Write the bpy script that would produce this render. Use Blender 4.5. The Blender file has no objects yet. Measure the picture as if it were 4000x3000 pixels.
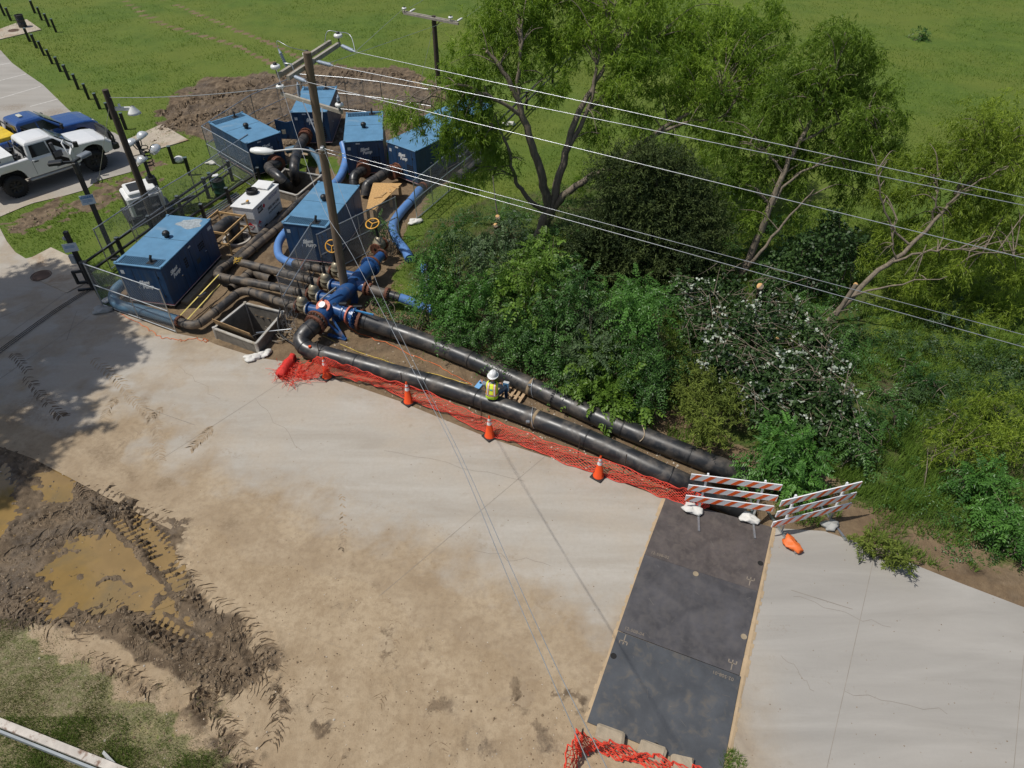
import bpy, math, random
import numpy as np
from mathutils import Vector, Matrix
S = bpy.context.scene
C = S.collection
PI = math.pi
R = math.radians
rng = np.random.default_rng(7)
random.seed(7)

# ------------------------------------------------------------------ camera
CAM_H, PITCH, FPX = 16.2, R(42), 2774.0
cd = bpy.data.cameras.new('camera'); cam = bpy.data.objects.new('camera', cd); C.objects.link(cam)
cam.location = (0, 0, CAM_H); cam.rotation_euler = (PI/2-PITCH, 0, 0)
cd.sensor_width = 36; cd.lens = 36*FPX/4000; cd.clip_end = 2000; cd.clip_start = .1
S.camera = cam
# ------------------------------------------------------------------ sky, sun, exposure
SUN_EL = R(64)
w = bpy.data.worlds.new('World'); S.world = w; w.use_nodes = True
wn = w.node_tree.nodes; bg = wn['Background']
sky = wn.new('ShaderNodeTexSky'); sky.sky_type = 'NISHITA'; sky.sun_disc = False
sky.sun_elevation = SUN_EL; sky.sun_rotation = R(-98); sky.air_density = 1.0; sky.dust_density = 2.0; sky.ozone_density = 1.0
w.node_tree.links.new(sky.outputs[0], bg.inputs[0]); bg.inputs[1].default_value = .09
sl = bpy.data.lights.new('sun', 'SUN'); sl.energy = 4.1; sl.angle = R(.55); sl.color = (1, .965, .9)
so = bpy.data.objects.new('sun', sl); C.objects.link(so)
sd = Vector((math.cos(SUN_EL), .06, -math.sin(SUN_EL)))      # light travels towards +X
so.rotation_euler = sd.to_track_quat('-Z', 'Y').to_euler(); so.location = (-30, 10, 60)
S.view_settings.view_transform = 'Standard'; S.view_settings.look = 'None'
S.view_settings.exposure = -.27; S.view_settings.gamma = 1
S.cycles.max_bounces = 6; S.cycles.transparent_max_bounces = 8
S.cycles.use_denoising = True

# ------------------------------------------------------------------ picture <-> place
_cf = np.array([0, math.cos(PITCH), -math.sin(PITCH)]); _cu = np.array([0, math.sin(PITCH), math.cos(PITCH)])
def ray(px, py):
    return np.array([1., 0, 0])*((px-2000)/FPX) - _cu*((py-1500)/FPX) + _cf
def at(px, py, z=0.):
    d = ray(px, py); t = (z-CAM_H)/d[2]
    return Vector((d[0]*t, d[1]*t, z))
def atY(px, py, Y):
    d = ray(px, py); t = Y/d[1]
    return Vector((d[0]*t, Y, CAM_H+d[2]*t))
def poly(*p): return np.array([at(*q)[:2] for q in p])

# ------------------------------------------------------------------ noise and masks on the ground
def vnoise(x, y, s, seed=0):
    x = np.asarray(x)*s+seed*17.3; y = np.asarray(y)*s+seed*9.1
    xi = np.floor(x).astype(np.int64); yi = np.floor(y).astype(np.int64); fx = x-xi; fy = y-yi
    fx = fx*fx*(3-2*fx); fy = fy*fy*(3-2*fy)
    def h(a, b):
        n = (a*374761393+b*668265263+seed*1442695) & 0x7fffffff
        n = ((n ^ (n >> 13))*1274126177) & 0x7fffffff
        return ((n ^ (n >> 16)) & 0xffff)/65535.
    return (h(xi, yi)*(1-fx)+h(xi+1, yi)*fx)*(1-fy)+(h(xi, yi+1)*(1-fx)+h(xi+1, yi+1)*fx)*fy
def fbm(x, y, s, seed=0, o=4):
    t = 0; a = .5; n = 0
    for i in range(o):
        t = t+a*vnoise(x, y, s*2**i, seed+i); n += a; a *= .5
    return t/n
def sdist(P, x, y):
    """signed distance to a polygon, positive inside"""
    x = np.asarray(x, float); y = np.asarray(y, float)
    d = np.full(x.shape, 1e9); ins = np.zeros(x.shape, bool)
    n = len(P)
    for i in range(n):
        ax, ay = P[i]; bx, by = P[(i+1) % n]
        ex, ey = bx-ax, by-ay; L = ex*ex+ey*ey+1e-12
        t = np.clip(((x-ax)*ex+(y-ay)*ey)/L, 0, 1)
        d = np.minimum(d, (x-ax-t*ex)**2+(y-ay-t*ey)**2)
        c = ((ay > y) != (by > y))
        with np.errstate(divide='ignore', invalid='ignore'):
            ins ^= c & (x < (bx-ax)*(y-ay)/(by-ay if by != ay else 1e-9)+ax)
    d = np.sqrt(d)
    return np.where(ins, d, -d)
def pline(P, x, y):
    """distance to a polyline, station along it, side offset"""
    best = np.full(x.shape, 1e9); st = np.zeros(x.shape); sg = np.zeros(x.shape); acc = 0.
    for i in range(len(P)-1):
        ax, ay = P[i]; bx, by = P[i+1]; ex, ey = bx-ax, by-ay; L = math.hypot(ex, ey)
        t = np.clip(((x-ax)*ex+(y-ay)*ey)/(L*L), 0, 1)
        d = np.hypot(x-ax-t*ex, y-ay-t*ey); m = d < best
        best = np.where(m, d, best); st = np.where(m, acc+t*L, st)
        sg = np.where(m, ((x-ax)*ey-(y-ay)*ex)/L, sg); acc += L
    return best, st, sg
def sm(a, b, x):
    t = np.clip((x-a)/(b-a), 0, 1); return t*t*(3-2*t)

ROADP = poly((4700,2640),(4000,2372),(3750,2277),(3480,2168),(3330,2112),(3220,2074),(3014,2062),(2600,1948),(2330,1848),(1900,1707),(1560,1567),(1235,1455),(1130,1414),(1010,1398),(850,1348),(790,1322),(692,1303),(404,1197),(372,1140),(348,1100),(331,1029),(200,968),(108,1014),(60,985),(27,943),(0,892),(-60,860),(0,846),(120,795),(250,765),(334,741),(384,705),(520,669),(556,633),(560,600),(500,560),(452,520),(330,480),(262,423),(167,330),(54,253),(0,194),(-400,-60),(-2600,400),(-2400,1500),(-600,1560),(0,1745),(127,1790),(430,1950),(690,2080),(800,2190),(1000,2400),(1600,2640),(2300,2890),(2500,3050),(2700,3250),(4700,3900))
MUDP = poly((-500,1600),(0,1722),(127,1756),(295,1845),(430,1898),(600,1965),(690,2010),(730,2060),(655,2160),(672,2235),(750,2295),(900,2390),(1010,2470),(1050,2560),(1030,2650),(900,2700),(700,2680),(480,2570),(330,2500),(150,2430),(0,2450),(-500,2300))
DIRTP = poly((-900,1500),(0,1722),(300,1850),(600,1965),(760,2040),(890,2055),(960,2118),(1224,2208),(1418,2284),(1600,2362),(1850,2480),(2080,2590),(2305,2680),(2500,2740),(2780,2860),(2838,3010),(2900,3400),(-1500,3800))
GRASS_L = poly((-600,2420),(0,2490),(180,2560),(420,2650),(640,2740),(830,2870),(900,3000),(950,3300),(-900,3300))
COMPP = poly((380,1240),(692,1370),(850,1430),(1010,1480),(1235,1540),(1560,1650),(1900,1790),(2330,1930),(2600,2040),(2900,2140),(3250,2200),(3480,2280),(4100,2520),(4100,2260),(3800,2140),(3560,2040),(3330,1900),(3050,1770),(2760,1660),(2350,1510),(2050,1390),(1750,1280),(1550,1200),(1560,1080),(1600,900),(1680,760),(1800,650),(1900,560),(1780,520),(1640,520),(1500,620),(1350,690),(1250,640),(1120,700),(1000,740),(880,800),(720,900),(560,1030),(420,1120))
MUDBACK = poly((600,478),(640,440),(650,390),(720,335),(820,305),(900,300),(1000,282),(1100,300),(1160,262),(1350,250),(1480,256),(1600,272),(1720,318),(1760,370),(1680,430),(1620,500),(1560,540),(1480,600),(1350,640),(1200,600),(1080,640),(960,560),(850,560),(760,560),(700,540),(640,510))
MUDDRIVE = poly((0,880),(60,850),(160,805),(300,765),(420,700),(540,672),(600,640),(560,720),(420,800),(250,850),(80,900))
SHRUBP = poly((1560,1060),(1650,900),(1800,800),(2050,760),(2300,700),(2700,700),(2900,1000),(3150,1000),(3400,1150),(3500,1450),(3700,1550),(4200,1500),(4200,2400),(3900,2280),(3500,2130),(3300,1960),(3000,1880),(2700,1740),(2350,1570),(2050,1440),(1750,1320))
PUDS = [poly((120,2240),(200,2160),(330,2110),(440,2060),(560,2050),(640,2110),(660,2200),(700,2280),(640,2330),(500,2330),(330,2400),(210,2390),(180,2300)), poly((130,1860),(210,1815),(300,1840),(310,1880),(260,1940),(170,1920)), poly((-200,1850),(0,1830),(70,1900),(60,2010),(-20,2100),(-200,2090)), poly((560,2360),(700,2380),(850,2460),(800,2490),(640,2430))]
TRENCHP = poly((2600,1935),(2660,1905),(2860,1800),(2960,1850),(3000,1990),(2990,2062),(2700,1985))
PIT1 = [at(958,1186,.42), at(1106,1222,.42), at(1000,1345,.42), at(836,1284,.42)]
PIT2 = [at(1112,662,.35), at(1255,688,.35), at(1160,765,.35), at(1048,735,.35)]
def shrinkp(Q, k): 
    c = sum(Q, Vector())/len(Q); return np.array([(c+(q-c)*k)[:2] for q in Q])
RING = at(925, 930, .1)
RUTS = [  # polylines in the picture, half width, depth, lug pitch
    ([(560,1990),(650,2160),(760,2290),(900,2400),(1010,2500),(1030,2610),(930,2680),(760,2660)], .42, .07, .2),
    ([(420,2300),(520,2390),(640,2470),(760,2560),(900,2620)], .34, .06, .19),
    ([(270,2490),(390,2420)], .5, .06, .24),
    ([(310,1850),(390,1930),(480,2010),(560,2080),(650,2180)], .38, .06, .2),
    ([(330,2560),(480,2620),(600,2700)], .3, .035, .2),
    ([(760,2690),(860,2800),(930,2920),(980,3050)], .36, .05, .2),
    ([(1080,2700),(1090,2800),(1060,2900)], .3, .03, .2),
    ([(20,2330),(120,2390),(220,2440)], .5, .03, .16),
    ([(100,2060),(260,2010),(420,1980)], .4, .04, .2),
    ([(0,2180),(160,2130),(330,2090)], .4, .035, .2)]
RUTS = [(poly(*a), b, c, d) for a, b, c, d in RUTS]
RUTB = [([(640,520),(760,470),(900,440),(1060,430)], .45, .05, .22), ([(620,450),(760,400),(950,340),(1150,290)], .45, .05, .22),
        ([(1100,330),(1300,300),(1500,290),(1650,330)], .45, .05, .22), ([(590,560),(660,490),(720,420)], .3, .03, .2)]
RUTB = [(poly(*a), b, c, d) for a, b, c, d in RUTB]
FTRK = [poly((478,-10),(560,60),(640,95),(790,140),(930,180),(1080,260)), poly((630,-10),(760,50),(930,120),(1060,170),(1180,230))]

SMEAR = [(poly(*a_), w_, k_) for a_, w_, k_ in (([(1240,2760),(1270,2860),(1340,3000)], .35, .8), ([(1500,2500),(1520,2620),(1480,2760)], .4, .6), ([(1720,2760),(1690,2880),(1720,3010)], .45, .7), ([(780,2760),(900,2880),(960,3020)], .6, .9), ([(1000,2480),(1090,2600),(1120,2760)], .4, .7), ([(1960,2640),(2080,2780),(2140,2900)], .4, .6), ([(2180,2700),(2270,2760)], .35, .8), ([(420,2600),(640,2720)], .35, .5), ([(1320,2380),(1500,2460),(1720,2540)], .35, .45), ([(1850,2900),(1960,3010)], .45, .6))]
def masks(x, y):
    n1 = fbm(x, y, .9, 3)-.5; n2 = fbm(x, y, 3.1, 5)-.5; n3 = fbm(x, y, .25, 8)-.5
    m = {}
    road = sdist(ROADP, x, y)
    mud = np.maximum(sm(-.25, .3, sdist(MUDP, x, y)+n1*.7+n2*.35), 0)
    dirt = sm(-.35, .45, sdist(DIRTP, x, y)+n1*.9+n2*.4)
    gl = sm(-1.1, .9, sdist(GRASS_L, x, y)+n1*2.4+n2*1.4)
    comp = sm(-.5, .6, sdist(COMPP, x, y)+n1*1.3+n2*.8)
    mb = sm(-.4, .5, sdist(MUDBACK, x, y)+n1*2.4+n2*1.2)
    md = sm(-.3, .4, sdist(MUDDRIVE, x, y)*.6+n1*1.8+n2*2.2)
    nb = fbm(x, y, 2.2, 95, 5)
    for P_, w_, k_ in SMEAR:
        near = (x > P_[:,0].min()-1) & (x < P_[:,0].max()+1) & (y > P_[:,1].min()-1) & (y < P_[:,1].max()+1)
        if near.any():
            d, s_, o_ = pline(P_, x, y); mud = np.maximum(mud, near*sm(1.3, .2, d/w_)*sm(.44, .6, nb)*k_*.9)
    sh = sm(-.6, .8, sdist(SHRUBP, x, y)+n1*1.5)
    ft = np.zeros(x.shape)
    for P in FTRK:
        d, s, o = pline(P, x, y); ft = np.maximum(ft, sm(.34, .08, d+n2*.35))
    m['soil'] = np.clip(np.maximum.reduce([comp*.95, mb*.3, ft*.85, md*.2, sm(.45, .9, n2+n3+.52)*.28*(1-sh)]), 0, 1)
    m['mud'] = np.clip(np.maximum.reduce([mud, mb*.95, md*.9, comp*sm(.5, .68, fbm(x, y, 1.3, 21))*.55]), 0, 1)
    m['dirt'] = np.maximum(dirt*(1-gl*.9), sm(-.5, -.1, road)*sm(-3, -1, sdist(DIRTP, x, y)))
    m['grassl'] = gl
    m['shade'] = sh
    m['wet'] = np.clip(mud*sm(.46, .62, fbm(x, y, .8, 31))+mb*sm(.52, .66, fbm(x, y, .7, 33)), 0, 1)
    m['road'] = road
    return m
def ground_z(x, y, m=None):
    m = m or masks(x, y)
    n1 = fbm(x, y, .9, 3)-.5; n2 = fbm(x, y, 4., 11)-.5; n3 = fbm(x, y, 9., 12, 2)-.5
    z = n1*.03+n2*.012
    dd = sdist(DIRTP, x, y)+n1*1.2+n2*.12
    lower = sm(-2.5, -.5, sdist(DIRTP, x, y))
    inside = sm(-.06, .1, m['road'])
    zr = -.06+.066*sm(-.9, .5, dd)*lower                # sinks under the road sheet
    z = np.where(inside > 0, z*(1-inside)+(zr+n3*.006*sm(0, 1, dd)+n2*.008*lower*sm(0, 1., dd))*inside, z)
    mudm = np.clip(m['mud'], 0, 1)
    z = z + mudm*(n2*.085+n3*.07+n1*.06)*(1+.9*(y > 30)) - .012*sm(.2, 1, mudm)*(sdist(MUDP, x, y) > -1)
    z = z + m['soil']*(n2*.05+n3*.02)*(1-inside)
    for P in PUDS:
        near = (x > P[:,0].min()-1) & (x < P[:,0].max()+1) & (y > P[:,1].min()-1) & (y < P[:,1].max()+1)
        if near.any(): z = z - near*.085*sm(-.3, .45, sdist(P, x, y)+n1*1.5+n2*1.2)
    for P, hw, dep, pitch in RUTS+[(a_, b_, c_*1.7, d_*1.6) for a_, b_, c_, d_ in RUTB]:
        near = (x > P[:,0].min()-1) & (x < P[:,0].max()+1) & (y > P[:,1].min()-1) & (y < P[:,1].max()+1)
        if not near.any(): continue
        d, s, o = pline(P, x, y); u = np.clip(np.abs(o)/hw, 0, 3)
        jit = fbm(x, y, 1.4, 41)*1.6+fbm(x, y, 6., 42)*.5
        env = sm(1.05, .85, np.where(d < 9, d/hw, 9))
        amp = .35+1.2*sm(.35, .65, fbm(x, y, 1.1, 43))
        lug = np.sin(2*PI*(.5*s/pitch+.28*u+jit*.22))
        lug = 1.6*(1-np.abs(lug))**1.3*(.6+.8*fbm(x, y, 5., 44))-.45
        z = z + near*dep*1.7*amp*(env*(.6*lug-.2)+.5*np.exp(-((d/hw-1.1)/.22)**2))*(.12+.88*sm(.1, .6, mudm+m['dirt']*.1))
    tr = sm(-.05, .25, sdist(TRENCHP, x, y)); z = z - tr*(.95+n2*.2)
    k = sm(1.0, .2, np.abs(m['road']))*(m['road'] < 0)*(1-mudm)
    return z - .01*k
# ------------------------------------------------------------------ objects
def props(o, label=None, cat=None, group=None, kind=None):
    if label: o['label'] = label
    if cat: o['category'] = cat
    if group: o['group'] = group
    if kind: o['kind'] = kind
    return o
def thing(name, label, cat, loc=(0, 0, 0), rz=0., group=None):
    o = bpy.data.objects.new(name, None); C.objects.link(o); o.empty_display_size = .2
    o.location = loc; o.rotation_euler = (0, 0, rz)
    return props(o, label, cat, group)
def link(name, me, parent=None, mat=None, label=None):
    o = bpy.data.objects.new(name, me); C.objects.link(o)
    if mat is not None and not me.materials: me.materials.append(mat)
    if parent: o.parent = parent
    if label: o['label'] = label
    return o
def copy_tree(o, parent=None):
    c = o.copy(); C.objects.link(c)
    if parent: c.parent = parent; c.matrix_parent_inverse = o.matrix_parent_inverse
    for ch in [q for q in o.children]: copy_tree(ch, c)
    return c
def frame(d, up=Vector((0, 0, 1))):
    d = d.normalized(); s = d.cross(up)
    if s.length < 1e-4: s = d.cross(Vector((1, 0, 0)))
    s.normalize(); return s, s.cross(d).normalized()
class MB:
    def __init__(s): s.v = []; s.f = []; s.m = []; s.sm = []
    def add(s, vs, fs, mi=0, smooth=False):
        b = len(s.v); s.v += [tuple(q) for q in vs]
        for f in fs: s.f.append(tuple(b+i for i in f)); s.m.append(mi); s.sm.append(smooth)
        return s
    def box(s, c, size, rot=None, mi=0, taper=1., bev=0.):
        x, y, z = [q/2 for q in size]; t = taper
        if bev:
            b = min(bev, x*.45, y*.45, z*.45); vs = []; 
            # chamfered box: 24 vertices
            idx = {}
            for sx in (-1, 1):
                for sy in (-1, 1):
                    for sz in (-1, 1):
                        for a in range(3):
                            p = [sx*x, sy*y, sz*z]
                            for q in range(3):
                                if q != a: p[q] -= (sx, sy, sz)[q]*b
                            idx[(sx, sy, sz, a)] = len(vs); vs.append(p)
            fs = []
            sg = (-1, 1)
            for q in sg:
                fs.append([idx[(q, -1, -1, 0)], idx[(q, 1, -1, 0)], idx[(q, 1, 1, 0)], idx[(q, -1, 1, 0)]][::q])
                fs.append([idx[(-1, q, -1, 1)], idx[(1, q, -1, 1)], idx[(1, q, 1, 1)], idx[(-1, q, 1, 1)]][::-q])
                fs.append([idx[(-1, -1, q, 2)], idx[(1, -1, q, 2)], idx[(1, 1, q, 2)], idx[(-1, 1, q, 2)]][::q])
            for a in sg:
                for c2 in sg:
                    fs.append([idx[(a, c2, -1, 0)], idx[(a, c2, -1, 1)], idx[(a, c2, 1, 1)], idx[(a, c2, 1, 0)]][::a*c2])
                    fs.append([idx[(a, -1, c2, 0)], idx[(a, 1, c2, 0)], idx[(a, 1, c2, 2)], idx[(a, -1, c2, 2)]][::a*c2])
                    fs.append([idx[(-1, a, c2, 1)], idx[(-1, a, c2, 2)], idx[(1, a, c2, 2)], idx[(1, a, c2, 1)]][::a*c2])
                    for d in sg:
                        fs.append([idx[(a, c2, d, 0)], idx[(a, c2, d, 1)], idx[(a, c2, d, 2)]][::a*c2*d])
        else:
            vs = [(-x, -y, -z), (x, -y, -z), (x, y, -z), (-x, y, -z), (-x*t, -y*t, z), (x*t, -y*t, z), (x*t, y*t, z), (-x*t, y*t, z)]
            fs = [(0, 3, 2, 1), (4, 5, 6, 7), (0, 1, 5, 4), (1, 2, 6, 5), (2, 3, 7, 6), (3, 0, 4, 7)]
        c = Vector(c)
        M = rot if rot is not None else Matrix.Identity(3)
        return s.add([c+M@Vector(q) for q in vs], fs, mi)
    def beam(s, a, b, w, h, mi=0, up=Vector((0, 0, 1)), bev=0.):
        a = Vector(a); b = Vector(b); d = (b-a); x = d.normalized(); sd, u = frame(d, up)
        M = Matrix((x, -sd, u)).transposed()
        return s.box((a+b)/2, (d.length, w, h), M, mi, bev=bev)
    def tube(s, pts, r, n=10, mi=0, cap=True, smooth=True, closed=False):
        pts = [Vector(p) for p in pts]; k = len(pts)
        rs = r if hasattr(r, '__len__') else [r]*k
        vs = []; sd = None
        for i, p in enumerate(pts):
            a = pts[i-1] if (i > 0 or closed) else p; b = pts[(i+1) % k] if (i < k-1 or closed) else p
            d = (b-a).normalized()
            if sd is None: sd, u = frame(d)
            else:
                sd = (sd-d*sd.dot(d)).normalized(); u = sd.cross(d).normalized()
            for j in range(n):
                t = 2*PI*j/n; vs.append(p+(sd*math.cos(t)+u*math.sin(t))*rs[i])
        fs = []
        for i in range(k if closed else k-1):
            for j in range(n):
                a = i*n+j; b = i*n+(j+1) % n; c = ((i+1) % k)*n+(j+1) % n; d = ((i+1) % k)*n+j
                fs.append((a, b, c, d))
        s.add(vs, fs, mi, smooth)
        if cap and not closed:
            s.add(vs[:n], [tuple(range(n))[::-1]], mi); s.add(vs[-n:], [tuple(range(n))], mi)
        return s
    def cyl(s, a, b, r, n=12, mi=0, r2=None, cap=True):
        return s.tube([a, b], [r, r if r2 is None else r2], n, mi, cap)
    def lathe(s, c, prof, n=16, mi=0, axis=Vector((0, 0, 1)), smooth=True):
        c = Vector(c); ax = Vector(axis).normalized(); sd, u = frame(ax, Vector((0, 1, 0)) if abs(ax.z) > .9 else Vector((0, 0, 1)))
        vs = []; fs = []
        for r, z in prof:
            for j in range(n):
                t = 2*PI*j/n; vs.append(c+ax*z+(sd*math.cos(t)+u*math.sin(t))*max(r, 1e-4))
        for i in range(len(prof)-1):
            for j in range(n):
                a = i*n+j; b = i*n+(j+1) % n
                fs.append((a, b, b+n, a+n))
        return s.add(vs, fs, mi, smooth)
    def quad(s, a, b, c, d, mi=0): return s.add([a, b, c, d], [(0, 1, 2, 3)], mi)
    def prism(s, pts, off, mi=0):
        n = len(pts); a = [Vector(p) for p in pts]; b = [p+Vector(off) for p in a]
        s.add(a+b, [tuple(range(n))[::-1], tuple(range(n, 2*n))]+[(i, (i+1) % n, n+(i+1) % n, n+i) for i in range(n)], mi); return s
    def mesh(s, mats, org=None, name='m'):
        me = bpy.data.meshes.new(name)
        v = s.v if org is None else [tuple(Vector(q)-Vector(org)) for q in s.v]
        me.from_pydata(v, [], s.f)
        for m in (mats if isinstance(mats, (list, tuple)) else [mats]): me.materials.append(m)
        me.polygons.foreach_set('material_index', s.m); me.polygons.foreach_set('use_smooth', s.sm)
        me.update(); return me
    def build(s, name, mats, parent=None, world=True, label=None):
        """world=True: the shape was given in scene coordinates, the parent is an unrotated Empty"""
        org = parent.location if (parent and world) else None
        p = parent
        if parent and world and parent.parent: org = parent.location+parent.parent.location
        return link(name, s.mesh(mats, org, name), parent, None, label)
    def solo(s, name, mats, label, cat, group=None, kind=None, base=None):
        v = np.array(s.v); c = base if base is not None else Vector(((v[:,0].min()+v[:,0].max())/2, (v[:,1].min()+v[:,1].max())/2, v[:,2].min()))
        o = link(name, s.mesh(mats, c, name)); o.location = c
        return props(o, label, cat, group, kind)
def sub(mb, name, mats, part, label=None):
    """a sub-part in scene coordinates below a part of an unrotated thing"""
    return link(name, mb.mesh(mats, part.parent.location, name), part, None, label)
def bez(pts, n=8):
    """smooth curve through points"""
    P = [Vector(p) for p in pts]; out = []
    for i in range(len(P)-1):
        a = P[max(i-1, 0)]; b = P[i]; c = P[i+1]; d = P[min(i+2, len(P)-1)]
        for k in range(n):
            t = k/n
            out.append(.5*((2*b)+(c-a)*t+(2*a-5*b+4*c-d)*t*t+(3*b-a-3*c+d)*t**3))
    out.append(P[-1]); return out
_txt = {}
def text_mesh(s, size, mat, shear=0., ext=.003, spacing=1., bold=0.):
    k = (s, size, mat.name, shear)
    if k in _txt: return _txt[k]
    cu = bpy.data.curves.new('txt', 'FONT'); cu.body = s; cu.size = size; cu.shear = shear; cu.extrude = ext
    cu.align_x = 'CENTER'; cu.align_y = 'CENTER'; cu.space_character = spacing; cu.space_line = .8; cu.resolution_u = 3; cu.offset = bold
    o = bpy.data.objects.new('txt', cu); C.objects.link(o)
    me = bpy.data.meshes.new_from_object(o.evaluated_get(bpy.context.evaluated_depsgraph_get()))
    bpy.data.objects.remove(o); bpy.data.curves.remove(cu)
    me.materials.clear(); me.materials.append(mat); _txt[k] = me
    return me
def put_text(name, s, size, mat, parent, pos, xa, ya, shear=0., ext=.003, spacing=1., bold=0.):
    o = link(name, text_mesh(s, size, mat, shear, ext, spacing, bold), parent)
    xa = Vector(xa).normalized(); ya = Vector(ya).normalized(); za = xa.cross(ya)
    M = Matrix((xa, ya, za)).transposed().to_4x4(); M.translation = Vector(pos); o.matrix_local = M
    return o

# ------------------------------------------------------------------ materials
def nodes(name):
    m = bpy.data.materials.new(name); m.use_nodes = True; nt = m.node_tree
    return m, nt, nt.nodes, nt.links, nt.nodes['Principled BSDF']
def col(c): return (*c, 1)
def noise(nt, scale, detail=4, rough=.55, vec=None, dist=0.):
    n = nt.nodes.new('ShaderNodeTexNoise'); n.inputs['Scale'].default_value = scale; n.inputs['Detail'].default_value = detail
    n.inputs['Roughness'].default_value = rough; n.inputs['Distortion'].default_value = dist
    if vec is not None: nt.links.new(vec, n.inputs['Vector'])
    return n.outputs['Fac']
def ramp(nt, fac, a, b, ca=(0, 0, 0), cb=(1, 1, 1)):
    n = nt.nodes.new('ShaderNodeValToRGB'); e = n.color_ramp.elements
    e[0].position = a; e[1].position = b; e[0].color = col(ca); e[1].color = col(cb)
    nt.links.new(fac, n.inputs[0]); return n.outputs[0]
def mix(nt, fac, a, b, mode='MIX'):
    n = nt.nodes.new('ShaderNodeMix'); n.data_type = 'RGBA'; n.blend_type = mode
    for k, v in ((0, fac), (6, a), (7, b)):
        if hasattr(v, 'links') or isinstance(v, bpy.types.NodeSocket): nt.links.new(v, n.inputs[k])
        elif k == 0: n.inputs[0].default_value = v
        else: n.inputs[k].default_value = col(v)
    return n.outputs[2]
def math_(nt, op, a, b=0.):
    n = nt.nodes.new('ShaderNodeMath'); n.operation = op
    for i, v in enumerate((a, b)):
        if isinstance(v, bpy.types.NodeSocket): nt.links.new(v, n.inputs[i])
        else: n.inputs[i].default_value = v
    return n.outputs[0]
def wpos(nt):
    return nt.nodes.new('ShaderNodeNewGeometry').outputs['Position']
def opos(nt):
    return nt.nodes.new('ShaderNodeTexCoord').outputs['Object']
def attr(nt, n):
    a = nt.nodes.new('ShaderNodeAttribute'); a.attribute_name = n; return a.outputs['Fac']
def bump(nt, h, strength, dist, bs):
    b = nt.nodes.new('ShaderNodeBump'); b.inputs['Strength'].default_value = strength; b.inputs['Distance'].default_value = dist
    nt.links.new(h, b.inputs['Height']); nt.links.new(b.outputs[0], bs.inputs['Normal']); return b
_mats = {}
def M(name, base, rough=.6, metal=0., var=.25, scale=2., dirt=None, dscale=1.6, dlo=.5, dhi=.68, bmp=0., bscale=30., spec=.5, stretch=None, coat=0.):
    if name in _mats: return _mats[name]
    m, nt, N, L, bs = nodes(name)
    v = opos(nt)
    if stretch:
        mp = N.new('ShaderNodeMapping'); mp.inputs['Scale'].default_value = stretch; L.new(v, mp.inputs[0]); v = mp.outputs[0]
    f = noise(nt, scale, 5, .6, v)
    c = mix(nt, ramp(nt, f, .3, .7), tuple(q*(1-var) for q in base), tuple(min(1, q*(1+var)) for q in base))
    if dirt:
        g = noise(nt, dscale, 6, .65, v, .4); c = mix(nt, ramp(nt, g, dlo, dhi), c, dirt)
        rr = N.new('ShaderNodeMapRange'); L.new(g, rr.inputs[0]); rr.inputs[1].default_value = dlo; rr.inputs[2].default_value = dhi
        rr.inputs[3].default_value = rough; rr.inputs[4].default_value = min(1, rough+.3); L.new(rr.outputs[0], bs.inputs['Roughness'])
    else: bs.inputs['Roughness'].default_value = rough
    L.new(c, bs.inputs['Base Color']); bs.inputs['Metallic'].default_value = metal
    bs.inputs['Specular IOR Level'].default_value = spec; bs.inputs['Coat Weight'].default_value = coat
    if bmp: bump(nt, noise(nt, bscale, 4, .6, v), bmp, .02, bs)
    _mats[name] = m; return m
def leafmat(name, dark, light, trans=.3, rough=.5, tcol=None):
    m, nt, N, L, bs = nodes(name)
    c = mix(nt, attr(nt, 'var'), dark, light)
    L.new(c, bs.inputs['Base Color']); bs.inputs['Roughness'].default_value = rough; bs.inputs['Specular IOR Level'].default_value = .35
    t = N.new('ShaderNodeBsdfTranslucent'); tc = mix(nt, .5, c, tcol or tuple(min(1, q*1.7) for q in light)); L.new(tc, t.inputs[0])
    mx = N.new('ShaderNodeMixShader'); mx.inputs[0].default_value = trans
    L.new(bs.outputs[0], mx.inputs[1]); L.new(t.outputs[0], mx.inputs[2]); L.new(mx.outputs[0], N['Material Output'].inputs[0])
    return m

def dirt_colour(nt, p):
    mid = noise(nt, .7, 5, .65, p); fine = noise(nt, 6., 5, .7, p); vf = noise(nt, 22., 4, .75, p)
    d = mix(nt, ramp(nt, mid, .35, .65), (.325, .24, .148), (.43, .335, .222))
    d = mix(nt, math_(nt, 'MULTIPLY', ramp(nt, fine, .45, .75), .7), d, (.23, .165, .1))
    d = mix(nt, math_(nt, 'MULTIPLY', ramp(nt, noise(nt, 1.1, 6, .7, p, .8), .5, .72), .8), d, (.265, .19, .115))
    return mix(nt, math_(nt, 'MULTIPLY', ramp(nt, vf, .6, .78), .6), d, (.45, .37, .27))
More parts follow.
